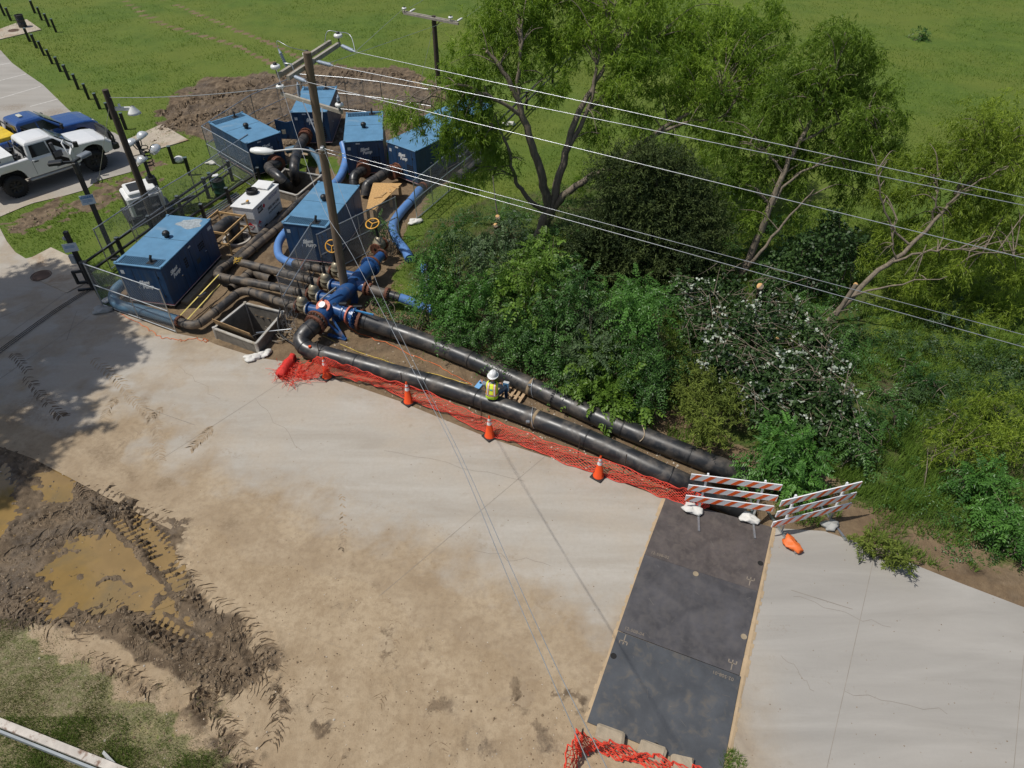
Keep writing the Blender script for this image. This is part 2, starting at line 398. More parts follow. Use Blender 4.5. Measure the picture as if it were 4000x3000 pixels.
# ground: colours by place (grass, mud, dirt, soil), the shape itself carries the relief
def ground_material():
    m, nt, N, L, bs = nodes('ground')
    p = wpos(nt)
    big = noise(nt, .12, 4, .6, p); mid = noise(nt, .7, 5, .65, p); fine = noise(nt, 6., 5, .7, p); vf = noise(nt, 22., 4, .75, p)
    g = mix(nt, ramp(nt, mid, .3, .7), (.068, .118, .012), (.13, .186, .023))
    g = mix(nt, ramp(nt, fine, .35, .68), mix(nt, .5, g, (.042, .09, .008)), g)
    g = mix(nt, ramp(nt, big, .4, .6), g, mix(nt, .5, g, (.15, .17, .025)))
    g = mix(nt, ramp(nt, vf, .52, .75), g, (.13, .175, .028))
    soil = mix(nt, ramp(nt, mid, .3, .7), (.16, .105, .058), (.29, .21, .125))
    soil = mix(nt, ramp(nt, fine, .35, .7), mix(nt, .5, soil, (.1, .066, .04)), soil)
    mud = mix(nt, ramp(nt, noise(nt, 1.6, 5, .65, p, .5), .36, .62), (.085, .058, .034), (.25, .182, .115))
    mud = mix(nt, ramp(nt, fine, .3, .7), mix(nt, .5, mud, (.05, .035, .022)), mud)
    dirt = dirt_colour(nt, p)
    dry = mix(nt, ramp(nt, vf, .35, .65), (.17, .14, .075), (.33, .28, .175))
    gl = mix(nt, ramp(nt, fine, .42, .65), dry, mix(nt, ramp(nt, vf, .3, .7), (.1, .115, .035), (.17, .18, .065)))
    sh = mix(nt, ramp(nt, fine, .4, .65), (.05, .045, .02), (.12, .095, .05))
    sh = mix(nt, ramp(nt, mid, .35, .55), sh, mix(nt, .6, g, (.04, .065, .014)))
    def edge(a, k=.35):      # a mask with a ragged edge
        return ramp(nt, math_(nt, 'ADD', a, math_(nt, 'MULTIPLY', math_(nt, 'SUBTRACT', fine, .5), k*2)), .35, .65)
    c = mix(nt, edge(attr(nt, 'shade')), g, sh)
    c = mix(nt, edge(attr(nt, 'soil'), .5), c, soil)
    c = mix(nt, edge(attr(nt, 'dirt'), .3), c, dirt)
    c = mix(nt, edge(attr(nt, 'grassl'), .7), c, gl)
    mm = edge(attr(nt, 'mud'), .4)
    c = mix(nt, mm, c, mud)
    wet = math_(nt, 'MULTIPLY', attr(nt, 'wet'), ramp(nt, fine, .35, .55))
    c = mix(nt, math_(nt, 'MULTIPLY', wet, .45), c, (.1, .075, .052))
    L.new(c, bs.inputs['Base Color'])
    rr = N.new('ShaderNodeMapRange'); L.new(wet, rr.inputs[0]); rr.inputs[3].default_value = .9; rr.inputs[4].default_value = .28
    L.new(rr.outputs[0], bs.inputs['Roughness']); bs.inputs['Specular IOR Level'].default_value = .35
    h = math_(nt, 'ADD', math_(nt, 'MULTIPLY', fine, .6), math_(nt, 'MULTIPLY', vf, .5))
    h = math_(nt, 'MULTIPLY', h, math_(nt, 'SUBTRACT', 1., math_(nt, 'MULTIPLY', math_(nt, 'MULTIPLY', attr(nt, 'dirt'), math_(nt, 'SUBTRACT', 1., attr(nt, 'mud'))), .72)))
    bump(nt, h, .9, .06, bs)
    return m
def concrete_material():
    m, nt, N, L, bs = nodes('road_concrete')
    p = wpos(nt)
    mp = N.new('ShaderNodeMapping'); mp.inputs['Rotation'].default_value = (0, 0, R(24.5)); mp.inputs['Scale'].default_value = (.22, 1.5, 1); L.new(p, mp.inputs[0])
    streak = noise(nt, .9, 6, .6, mp.outputs[0], .6); mid = noise(nt, .35, 5, .6, p); fine = noise(nt, 9., 5, .7, p); vf = noise(nt, 45, 3, .7, p)
    spots = noise(nt, 2.6, 3, .5, p)
    c = mix(nt, ramp(nt, streak, .35, .68), (.375, .335, .28), (.46, .425, .37))
    c = mix(nt, ramp(nt, mid, .45, .72), c, (.445, .38, .3))
    c = mix(nt, ramp(nt, math_(nt, 'ADD', attr(nt, 'dust'), math_(nt, 'MULTIPLY', math_(nt, 'SUBTRACT', noise(nt, 2.2, 6, .7, p, .6), .5), .9)), .15, .95), c, dirt_colour(nt, p))
    c = mix(nt, ramp(nt, fine, .25, .75), mix(nt, .22, c, (.22, .185, .15)), c)
    c = mix(nt, math_(nt, 'MULTIPLY', ramp(nt, spots, .68, .78), .35), c, (.22, .17, .11))
    c = mix(nt, math_(nt, 'MULTIPLY', ramp(nt, vf, .64, .72), .35), c, (.26, .22, .18))
    c = mix(nt, attr(nt, 'grey'), c, mix(nt, ramp(nt, streak, .35, .68), (.30, .285, .26), (.37, .35, .32)))
    c = mix(nt, math_(nt, 'MULTIPLY', ramp(nt, math_(nt, 'ADD', attr(nt, 'stain'), math_(nt, 'SUBTRACT', fine, .5)), .3, .7), .8), c, (.2, .145, .09))
    L.new(c, bs.inputs['Base Color']); bs.inputs['Roughness'].default_value = .85; bs.inputs['Specular IOR Level'].default_value = .3
    bump(nt, math_(nt, 'ADD', fine, math_(nt, 'MULTIPLY', vf, .5)), .35, .012, bs)
    return m
WHITE = M('white_paint', (.74, .74, .72), .35, var=.06, dirt=(.45, .40, .32), dlo=.6, dhi=.85)
GALV = M('galvanised_steel', (.5, .52, .53), .38, .85, var=.15, scale=6)
STEELG = M('grey_steel', (.42, .43, .43), .5, .5, var=.15)
BLACKM = M('black_metal', (.018, .019, .02), .5, 0, var=.3, dirt=(.09, .08, .07), dlo=.62, dhi=.85)
BLACKP = M('black_rubber', (.02, .02, .021), .6, var=.3, dirt=(.12, .1, .08), dlo=.58, dhi=.8)
PIPE = M('black_pipe', (.024, .025, .027), .36, var=.35, scale=1.5, dirt=(.13, .11, .09), dscale=1.7, dlo=.46, dhi=.74, bmp=.06, bscale=12, spec=.6)
PIPEB = M('dusty_black_pipe', (.045, .042, .04), .5, var=.35, scale=1.5, dirt=(.22, .17, .12), dscale=1.8, dlo=.42, dhi=.66)
PIPEWELD = M('pipe_weld', (.012, .012, .013), .5)
RUST = M('rusty_iron', (.16, .062, .035), .75, .1, var=.4, scale=6, dirt=(.075, .035, .025), dlo=.5, dhi=.7)
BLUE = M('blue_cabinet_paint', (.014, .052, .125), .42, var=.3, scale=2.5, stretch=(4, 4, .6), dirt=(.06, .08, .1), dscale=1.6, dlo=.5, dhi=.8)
ROOFB = M('sky_sheen_roof_blue', (.105, .245, .39), .5, var=.12, scale=2.5, dirt=(.2, .3, .39), dscale=1.0, dlo=.56, dhi=.75)  # cabinet blue made lighter: sky reflection on the sunlit tops painted into the colour
BLUEP = M('blue_pipe_paint', (.022, .08, .225), .35, var=.2, dirt=(.2, .15, .1), dscale=2.2, dlo=.56, dhi=.75)
HOSE = M('blue_hose', (.11, .24, .52), .4, var=.14, dirt=(.2, .26, .45), dlo=.6, dhi=.8)
HOSED = M('dull_blue_hose', (.08, .16, .235), .45, var=.2, dirt=(.2, .2, .18), dlo=.55, dhi=.78)
WOOD = M('new_lumber', (.48, .3, .13), .7, var=.25, scale=4, stretch=(1, 1, 1))
OSB = M('chipboard', (.52, .31, .12), .75, var=.3, scale=14)
PLANK = M('weathered_lumber', (.3, .23, .15), .8, var=.3, scale=5)
POLEW = M('weathered_pole_wood', (.17, .125, .085), .85, var=.35, scale=3, stretch=(6, 6, .5), bmp=.3, bscale=14)
POLED = M('dark_creosote_wood', (.06, .045, .034), .85, var=.35, scale=3, stretch=(6, 6, .5))
ARMW = M('grey_crossarm_wood', (.33, .30, .25), .85, var=.25, scale=4)
BRONZE = M('tan_valve_paint', (.3, .26, .18), .4, .35, var=.25, dirt=(.12, .09, .06), dlo=.5, dhi=.7)
ORANGE = M('traffic_orange', (.83, .085, .012), .45, var=.08)
SALMON = M('salmon_gasket', (.62, .17, .1), .6, var=.15)
YELLOWW = M('yellow_handwheel', (.72, .36, .04), .45, var=.15)
REDNET = M('red_net_plastic', (.72, .06, .03), .5, var=.12)
PORC = M('white_porcelain', (.8, .8, .78), .2, var=.04)
INSUL = M('grey_insulator', (.34, .4, .48), .4, var=.08)
WIRE = M('bright_wire', (.5, .52, .54), .35, .6, var=.1)
SANDW = M('white_sandbag', (.7, .68, .63), .75, var=.12, dirt=(.42, .36, .28), dlo=.55, dhi=.8, bmp=.4, bscale=18)
SANDG = M('grey_sandbag', (.38, .38, .36), .7, var=.15, dirt=(.25, .2, .15), bmp=.4, bscale=18)
SANDO = M('orange_sandbag', (.78, .17, .035), .55, var=.12, bmp=.4, bscale=14)
BARKG = M('grey_brown_bark', (.2, .162, .12), .9, var=.4, scale=5, stretch=(3, 3, .6), bmp=.6, bscale=12)
BARKL = M('pale_twig_bark', (.36, .31, .25), .85, var=.25, scale=4)
CUTW = M('fresh_cut_wood', (.68, .40, .16), .7, var=.2, scale=10)
STONE = M('tan_stone', (.38, .31, .22), .9, var=.2, scale=4, bmp=.5, bscale=12)
GLASSD = M('dark_glass', (.012, .014, .016), .06, var=.1, spec=.8)
CHROME = M('chrome', (.6, .62, .64), .15, .95, var=.05)
TYRE = M('tyre_rubber', (.016, .016, .017), .75, var=.2)
CONC2 = M('pale_concrete', (.42, .36, .28), .85, var=.15, scale=2.5, dirt=(.3, .2, .12), dscale=.9, dlo=.52, dhi=.7, bmp=.2, bscale=20)
SHIELD = M('trench_shield_panel', (.2, .18, .15), .7, var=.25, scale=3, dirt=(.1, .08, .06), dlo=.5, dhi=.75)
SHIELDR = M('aluminium_rail', (.55, .53, .48), .45, .35, var=.15, dirt=(.3, .25, .18))
DARKH = M('dark_inside', (.012, .011, .01), .9)
# ------------------------------------------------------------------ the ground sheet (one mesh, finer where ruts and pits are seen)
def axis(segs):
    out = [segs[0][0]]
    for a, b, st in segs:
        n = max(1, int(round((b-a)/st))); out += list(np.linspace(a, b, n+1)[1:])
    return np.array(out)
gx = axis([(-400, -120, 40), (-120, -60, 6), (-60, -28, .8), (-28, -22, .3), (-22, -19, .08), (-19, -5, .045), (-5, 2.2, .075), (2.2, 8, .15), (8, 22, .3), (22, 60, 1.5), (60, 120, 8), (120, 400, 40)])
gy = axis([(-60, 0, 10), (0, 4.5, .5), (4.5, 6, .08), (6, 15.6, .045), (15.6, 17.5, .07), (17.5, 24, .1), (24, 34, .14), (34, 46, .16), (46, 72, .6), (72, 120, 4), (120, 700, 60)])
X, Y = np.meshgrid(gx, gy); x = X.ravel(); y = Y.ravel()
mk = masks(x, y); z = ground_z(x, y, mk)
nx, ny = len(gx), len(gy)
ii = (np.arange(ny-1)[:, None]*nx+np.arange(nx-1)[None, :]).ravel()
fq = np.stack([ii, ii+1, ii+1+nx, ii+nx], 1)
fcx = x[fq].mean(1); fcy = y[fq].mean(1)
keep = ~((sdist(shrinkp(PIT1, .97), fcx, fcy) > 0) | (sdist(shrinkp(PIT2, .97), fcx, fcy) > 0) | (np.hypot(fcx-RING.x, fcy-RING.y) < .5))
# cells lying wholly under the road slab are never seen
under = (sdist(ROADP, fcx, fcy) > .7) & (sdist(DIRTP, fcx, fcy) < -1.6) & (sdist(TRENCHP, fcx, fcy) < -.3)
fq = fq[keep & ~under]
def npmesh(name, v, f, mats, attrs={}, smooth=True):
    me = bpy.data.meshes.new(name); k = f.shape[1]
    me.vertices.add(len(v)); me.vertices.foreach_set('co', np.asarray(v, np.float32).ravel())
    me.loops.add(f.size); me.loops.foreach_set('vertex_index', f.ravel().astype(np.int32))
    me.polygons.add(len(f)); me.polygons.foreach_set('loop_start', np.arange(0, f.size, k, dtype=np.int32))
    me.polygons.foreach_set('use_smooth', np.full(len(f), smooth))
    for n, a in attrs.items():
        t = me.attributes.new(n, 'FLOAT', 'POINT'); t.data.foreach_set('value', np.asarray(a, np.float32))
    for m in (mats if isinstance(mats, (list, tuple)) else [mats]): me.materials.append(m)
    me.update(calc_edges=True); return me
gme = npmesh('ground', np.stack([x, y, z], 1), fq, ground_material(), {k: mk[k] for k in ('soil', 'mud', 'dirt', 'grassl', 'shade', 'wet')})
gob = props(link('ground', gme), kind='structure')
def gz(px, py):
    return float(ground_z(np.array([px]), np.array([py]))[0])

# road: one slab sheet with a fine grid for its stains; outline follows the kerbless concrete edge
rx = axis([(-70, -30, 4), (-30, -22, .5), (-22, 14, .16), (14, 30, .5), (30, 80, 4)]); ry = axis([(-14, 2, .6), (2, 27, .16), (27, 60, .5), (60, 75, 3)])
RX, RY = np.meshgrid(rx, ry); a = RX.ravel(); b = RY.ravel()
sr = sdist(ROADP, a, b)
# pull vertices just outside onto the outline so the edge is crisp
def snap(a, b, s, P):
    best = np.full(a.shape, 1e9); qx = a.copy(); qy = b.copy()
    for i in range(len(P)):
        ax, ay = P[i]; bx, by = P[(i+1) % len(P)]; ex, ey = bx-ax, by-ay; L = ex*ex+ey*ey+1e-12
        t = np.clip(((a-ax)*ex+(b-ay)*ey)/L, 0, 1); X_, Y_ = ax+t*ex, ay+t*ey; d = (a-X_)**2+(b-Y_)**2; m = d < best
        best = np.where(m, d, best); qx = np.where(m, X_, qx); qy = np.where(m, Y_, qy)
    return np.where(s < 0, qx, a), np.where(s < 0, qy, b)
nxr = len(rx); ii = (np.arange(len(ry)-1)[:, None]*nxr+np.arange(nxr-1)[None, :]).ravel()
fr = np.stack([ii, ii+1, ii+1+nxr, ii+nxr], 1); fr = fr[(sr[fr] > 0).any(1)]
pc = np.stack([a[fr].mean(1), b[fr].mean(1)], 1)
fr = fr[~((sdist(TRENCHP, pc[:,0], pc[:,1]) > .1))]
sa, sb = snap(a, b, sr, ROADP)
dd = sdist(DIRTP, a, b)
n_ = fbm(a, b, .8, 51)-.5; n2_ = fbm(a, b, 3., 52)-.5
dust = np.maximum.reduce([sm(-3.2, -.2, dd+n_*2.6+n2_*1.), sm(-5, 0, dd)*.35, sm(-1.3, -.5, dd)*1.3])
grey = np.maximum(sm(3.2, 6.5, sa*.91-sb*.41*0+n_*3)*sm(-2.6, .5, sb-6)*.85, sm(30, 36, b)*.8)
pipeedge = sm(1.6, .0, sr)*(a < 4.5)*(b > 9)*(a > -14)
dust = np.clip(dust+pipeedge*.3+sm(-7, -13, a)*sm(.45, .6, n_+.5)*.5, 0, 1.4)*(1-.6*grey)
stain = np.zeros(a.shape)
for (sx_, sy_), r_ in (((300,1700),.9), ((420,1790),1.1), ((150,1560),1.2), ((70,1620),1.4), ((640,1890),.8), ((1330,1420),.5), ((210,440),2.), ((60,420),1.6), ((560,1560),.6), ((900,2050),.7), ((1470,2290),.35), ((1380,2210),.3), ((2600,2330),.3)):
    q = at(sx_, sy_); stain = np.maximum(stain, sm(r_, 0, np.hypot(a-q.x, b-q.y))*.55)
for pts_, w_, k_ in (([(700,1700),(1400,1950),(2300,2290)], .5, .3), ([(900,1900),(1500,2110),(2200,2400)], .5, .28), ([(3000,2440),(3500,2600),(4100,2790)], .5, .25), ([(2960,2560),(3600,2800),(4100,2980)], .5, .25), ([(120,1600),(240,1690),(420,1800)], .5, .5), ([(330,1650),(420,1760),(520,1870)], .4, .45)):
    d_, s_, o_ = pline(poly(*pts_), a, b); stain = np.maximum(stain, sm(w_, 0, d_)*k_*(.4+1.2*fbm(a, b, 1.5, 53)))
rme = npmesh('road', np.stack([sa, sb, np.zeros(a.shape)], 1), fr, concrete_material(), {'dust': dust, 'grey': grey, 'stain': stain}, False)
road = props(link('road', rme), kind='structure')
JOINT = M('joint_sealant', (.24, .21, .175), .9)
def strip(pts, w_, z_):
    mb = MB()
    for p, q in zip(pts[:-1], pts[1:]):
        d = (q-p).normalized(); s_ = Vector((-d.y, d.x, 0))*w_/2; u = Vector((0, 0, z_))
        mb.quad(p-s_+u, q-s_+u, q+s_+u, p+s_+u)
    return mb
for P_ in ([(0,1330),(290,1120)], [(0,1480),(350,1235)], [(0,1240),(130,1190)], [(300,1215),(260,1330)], [(3090,2305),(3330,2380)],
           [(560,1590),(760,1660)]):
    link('joint', strip([at(*q) for q in P_], .016, .004).mesh(JOINT), road)
CRACK = M('hairline_crack', (.2, .17, .14), .9)
r13 = random.Random(31)
for a_, b_ in (((1500,1760),(2050,1880)), ((3100,2330),(3480,2450)), ((1000,1560),(1180,1760)), ((3300,2700),(3700,2790)), ((700,1430),(860,1560)), ((3050,2560),(3180,2700)), ((1850,2150),(2150,2210))):
    p_, q_ = at(*a_), at(*b_); n = 9; L = (q_-p_).length
    link('crack', strip([p_.lerp(q_, k/n)+Vector((r13.gauss(0, .05), r13.gauss(0, .05), 0))*(0 < k < n) for k in range(n+1)], .007, .0035).mesh(CRACK), road)
for a_, b_ in (((2130,1782),(1480,2330)), ((1180,1440),(620,1800)), ((3420,2150),(3230,3000)), ((4000,2560),(3960,3000))):
    link('joint', strip([at(*a_), at(*b_)], .01, .004).mesh(JOINT), road)
LINEW = M('parking_line_paint', (.5, .48, .44), .8, var=.2, scale=8)
for a_, b_ in (((-40,262),(40,246)), ((-60,330),(102,289)), ((-80,408),(160,337)), ((118,416),(226,387))):
    link('parking_line', strip([at(*a_), at(*b_)], .12, .004).mesh(LINEW), road)
# tan tread marks of mud left on the concrete (flat flakes, 4 mm thick)
def treads(pts, hw, pitch, mat, seed):
    rr = random.Random(seed); mb = MB(); P = bez([at(*q) for q in pts], 10); acc = 0; last = P[0]; s_ = 0.
    for p, q in zip(P[:-1], P[1:]):
        d = (q-p); L = d.length; d.normalize(); n = Vector((-d.y, d.x, 0)); t = 0
        while t < L:
            for side in (-1, 1):
                if rr.random() < .2: continue
                c = p+d*(t+(.5*pitch if side > 0 else 0)); hh = hw*rr.uniform(.7, 1.1); th = pitch*rr.uniform(.22, .42)
                cs = []
                for k in range(5):
                    u = k/4; cs.append(c+n*side*hh*(.04+u)+d*(u*u*hw*.75+rr.uniform(-.01, .01)))
                a_ = [v+d*th*(.3+.7*math.sin(PI*(.15+.7*i/4))) for i, v in enumerate(cs)]
                z_ = Vector((0, 0, .004))
                mb.add([v+z_ for v in cs]+[v+z_ for v in a_], [(i, i+1, 6+i, 5+i) for i in range(4)])
            t += pitch*rr.uniform(.9, 1.15)
    return mb
TREAD = M('dried_mud', (.33, .25, .165), .9, var=.25, scale=6)
TREADD = M('damp_mud', (.15, .105, .065), .85, var=.3, scale=6)
for k, (pts, hw_, mt_) in enumerate((([(564,1600),(600,1640),(618,1700),(620,1800)], .2, TREAD), ([(358,1399),(461,1486),(500,1540),(560,1600)], .2, TREAD),
        ([(461,1551),(420,1600),(392,1690)], .18, TREAD), ([(835,1665),(790,1710),(748,1750)], .18, TREAD), ([(100,1470),(206,1594),(240,1625)], .2, TREADD),
        ([(640,1590),(580,1640)], .16, TREAD), ([(50,1380),(110,1450)], .18, TREADD), ([(300,1880),(340,1940)], .2, TREADD), ([(1336,1930),(1342,2080),(1335,2140)], .1, TREAD), ([(560,1670),(470,1730)], .17, TREAD))):
    treads(pts, hw_, .17, mt_, k).solo('tyre_mark', mt_, None, None, kind='stuff')
# clods and pebbles scattered over dirt and concrete
def blob(mb, c, r, rr, flat=.6):
    vs = [Vector((0, 0, 1)), Vector((0, 0, -.5))]+[Vector((math.cos(k*PI/2.5), math.sin(k*PI/2.5), rr.uniform(-.2, .3))) for k in range(5)]
    vs = [Vector((v.x*r*rr.uniform(.7, 1.2), v.y*r*rr.uniform(.7, 1.2), v.z*r*flat)) for v in vs]
    mb.add([Vector(c)+v for v in vs], [(0, 2+k, 2+(k+1) % 5) for k in range(5)]+[(1, 2+(k+1) % 5, 2+k) for k in range(5)])
rr = random.Random(4)
CLOD = M('mud_clods', (.2, .14, .085), .95, var=.35, scale=5); PEB = M('pale_pebbles', (.5, .44, .36), .85, var=.3, scale=9)
def scatter(n, fx, fy):
    px_ = np.array([fx() for _ in range(n)]); py_ = np.array([fy() for _ in range(n)])
    P_ = np.array([at(a_, b_)[:2] for a_, b_ in zip(px_, py_)]); return P_[:, 0], P_[:, 1]
mb = MB(); mp_ = MB()
X_, Y_ = scatter(3600, lambda: rr.uniform(-50, 2450), lambda: rr.uniform(1700, 3080)); D_ = sdist(DIRTP, X_, Y_); Z_ = ground_z(X_, Y_); CL = fbm(X_, Y_, .9, 91)
for a_, b_, d_, z_, cl in zip(X_, Y_, D_, Z_, CL):
    if d_ < 0 and rr.random() > .08*math.exp(d_*.4): continue
    if rr.random() > cl*2.2-.6: continue
    blob(mb if rr.random() < .8 else mp_, (a_, b_, max(z_, 0)+.003), rr.uniform(.006, .02)*(1.8 if rr.random() < .08 else 1), rr)
X_, Y_ = scatter(420, lambda: rr.uniform(500, 4000), lambda: rr.uniform(1500, 3000)); D_ = sdist(ROADP, X_, Y_)
for a_, b_, d_ in zip(X_, Y_, D_):
    if d_ > 0: blob(mb, (a_, b_, .003), rr.uniform(.006, .018), rr, .4)
tt = [rr.random() for _ in range(900)]; P_ = np.array([at(1250+1500*t+rr.gauss(0, 60), 1350+560*t+rr.gauss(0, 45))[:2] for t in tt]); D_ = sdist(ROADP, P_[:, 0], P_[:, 1]); Z_ = ground_z(P_[:, 0], P_[:, 1])
for (a_, b_), d_, z_ in zip(P_, D_, Z_):
    if d_ < 0: blob(mp_ if rr.random() < .45 else mb, (a_, b_, z_+.008), rr.uniform(.012, .045), rr)
mb.solo('mud_clods', CLOD, None, None, kind='stuff'); mp_.solo('pebbles', PEB, None, None, kind='stuff')
# ridges pressed up by tyre lugs: small crumbled walls of mud, real relief
def lug_ridges(name, ruts, mat, hgt, seed, keep=.85, label=None):
    rr2 = random.Random(seed); vs = []; fs = []; B = []
    for P_, hw, pitch in ruts:
        P3 = bez([Vector((q[0], q[1], 0)) for q in P_], 10)
        s_ = 0
        for p, q in zip(P3[:-1], P3[1:]):
            d = q-p; L = d.length
            if L < 1e-4: continue
            d = d/L; n = Vector((-d.y, d.x, 0)); t = (pitch-s_) if s_ else 0
            while t < L:
                for side in (-1, 1):
                    if rr2.random() > keep: continue
                    c = p+d*(t+(.5*pitch if side > 0 else 0)+rr2.gauss(0, .02)); hh = hw*rr2.uniform(.5, .85); tw = rr2.gauss(.55, .12)
                    h0 = hgt*rr2.uniform(.5, 1.4); b0 = len(vs); m = 6
                    for k in range(m):
                        u = k/(m-1); w_ = pitch*rr2.uniform(.1, .24)*(1-.5*abs(u-.5)); ctr = c+n*side*hh*(.06+u)+d*(u*u*hw*tw+rr2.gauss(0, .015))
                        hk = h0*(.35+.65*math.sin(PI*min(1, .15+.8*u)))*rr2.uniform(.6, 1.3)
                        vs += [ctr-d*w_, ctr+d*(.3*w_)*rr2.uniform(-1, 1)+Vector((0, 0, hk)), ctr+d*w_*rr2.uniform(.6, 1.2)]
                    for k in range(m-1):
                        a_ = b0+3*k; fs += [(a_, a_+3, a_+4, a_+1), (a_+1, a_+4, a_+5, a_+2)]
                t += pitch*rr2.uniform(.85, 1.15)
            s_ = 0
    V = np.array([tuple(v) for v in vs]); V[:, 2] += ground_z(V[:, 0], V[:, 1])-.008
    o = link(name, npmesh(name, V, np.array(fs), mat, {}, False)); return props(o, label, 'mud', kind='stuff')
RIDGE = M('rut_mud', (.2, .146, .092), .8, var=.4, scale=4, bmp=.5, bscale=30); RIDGEL = M('dry_rut_mud', (.27, .195, .12), .9, var=.3, scale=4, bmp=.5, bscale=30)
lug_ridges('mud_ridges', [(P_, hw, max(pt_*.8, .13)) for P_, hw, dp_, pt_ in RUTS], RIDGE, .038, 1, .8, 'lug marks pressed into the wet mud')
lug_ridges('mud_ridges', [(poly((300,1930),(420,2060),(520,2150)), .4, .15), (poly((120,2120),(250,2080),(400,2090)), .35, .15), (poly((640,2330),(800,2400),(960,2520)), .4, .16), (poly((430,2420),(600,2540),(740,2640),(900,2660)), .34, .15), (poly((60,2360),(200,2300),(300,2190)), .35, .15), (poly((350,1880),(520,1960),(640,2010)), .35, .15), (poly((960,2480),(1060,2580),(1060,2690)), .36, .15)], RIDGE, .032, 2, .6, 'more lug marks crossing the wet mud')
lug_ridges('dirt_ridges', [(poly((330,2560),(480,2620),(640,2720)), .32, .16), (poly((780,2700),(880,2820),(960,2980)), .34, .16), (poly((1080,2560),(1130,2700),(1110,2860)), .3, .16), (poly((1230,2700),(1290,2850),(1340,3000)), .3, .17), (poly((1540,2420),(1530,2580),(1480,2740)), .26, .17), (poly((1690,2700),(1700,2860),(1740,3000)), .3, .17)], RIDGEL, .016, 3, .5, 'shallow lug marks in the dry dirt')
lug_ridges('far_mud_ridges', [(P_, hw*1.1, .3) for P_, hw, dp_, pt_ in RUTB]+[(poly((700,420),(880,380),(1050,350)), .5, .3), (poly((1150,330),(1320,330),(1480,330)), .5, .3)], RIDGE, .09, 4, .7, 'churned ruts in the mud behind the pumps')
rr3 = random.Random(12); mc = MB(); X_, Y_ = scatter(3800, lambda: rr3.uniform(-30, 1120), lambda: rr3.uniform(1720, 2720)); mm_ = masks(X_, Y_)['mud']; Z_ = ground_z(X_, Y_); CL = fbm(X_, Y_, 1.5, 92)
for a_, b_, m_, z_, cl in zip(X_, Y_, mm_, Z_, CL):
    if m_ > .5 and z_ > -.05 and cl > .42: blob(mc, (a_, b_, z_), rr3.uniform(.02, .06), rr3, .8)
X_, Y_ = scatter(2600, lambda: rr3.uniform(0, 1750), lambda: rr3.uniform(240, 900)); mm_ = masks(X_, Y_)['mud']; Z_ = ground_z(X_, Y_); CL = fbm(X_, Y_, .9, 93)
for a_, b_, m_, z_, cl in zip(X_, Y_, mm_, Z_, CL):
    if m_ > .5 and cl > .5: blob(mc, (a_, b_, z_), rr3.uniform(.05, .14), rr3, .8)
mc.solo('wet_clods', RIDGE, None, None, kind='stuff')
# puddles: level water sheets; the mud that stands above them draws their outline
WATER = M('muddy_water', (.26, .17, .065), .05, var=.15, scale=.9, dirt=(.17, .125, .06), dscale=.6, dlo=.48, dhi=.74, spec=.7)
def puddle(pts, z_, lab):
    P_ = bez([at(*q) for q in pts]+[at(*pts[0])], 5)[:-1]
    mb = MB(); c = sum(P_, Vector())/len(P_)
    mb.add([Vector((p.x, p.y, z_)) for p in P_], [tuple(range(len(P_)))]); o = mb.solo('puddle', WATER, lab, None, kind='structure'); return o
puddle([(60,2240),(180,2120),(330,2070),(440,2020),(600,2010),(700,2110),(720,2200),(740,2300),(640,2370),(500,2390),(330,2450),(160,2430),(90,2330)], -.052, 'brown puddle across the rutted mud')
puddle([(90,1860),(210,1790),(330,1840),(340,1890),(270,1970),(150,1950)], -.045, 'small brown puddle at the road edge')
puddle([(-260,1830),(20,1800),(110,1880),(100,2020),(-10,2130),(-260,2120)], -.045, 'shaded brown puddle at the left edge')
puddle([(530,2345),(690,2350),(880,2450),(810,2510),(620,2440)], -.06, 'thin puddle lying in a tyre rut')
puddle([(1590,300),(1650,300),(1690,325),(1640,340)], -.012, 'small puddle beside the far pole')
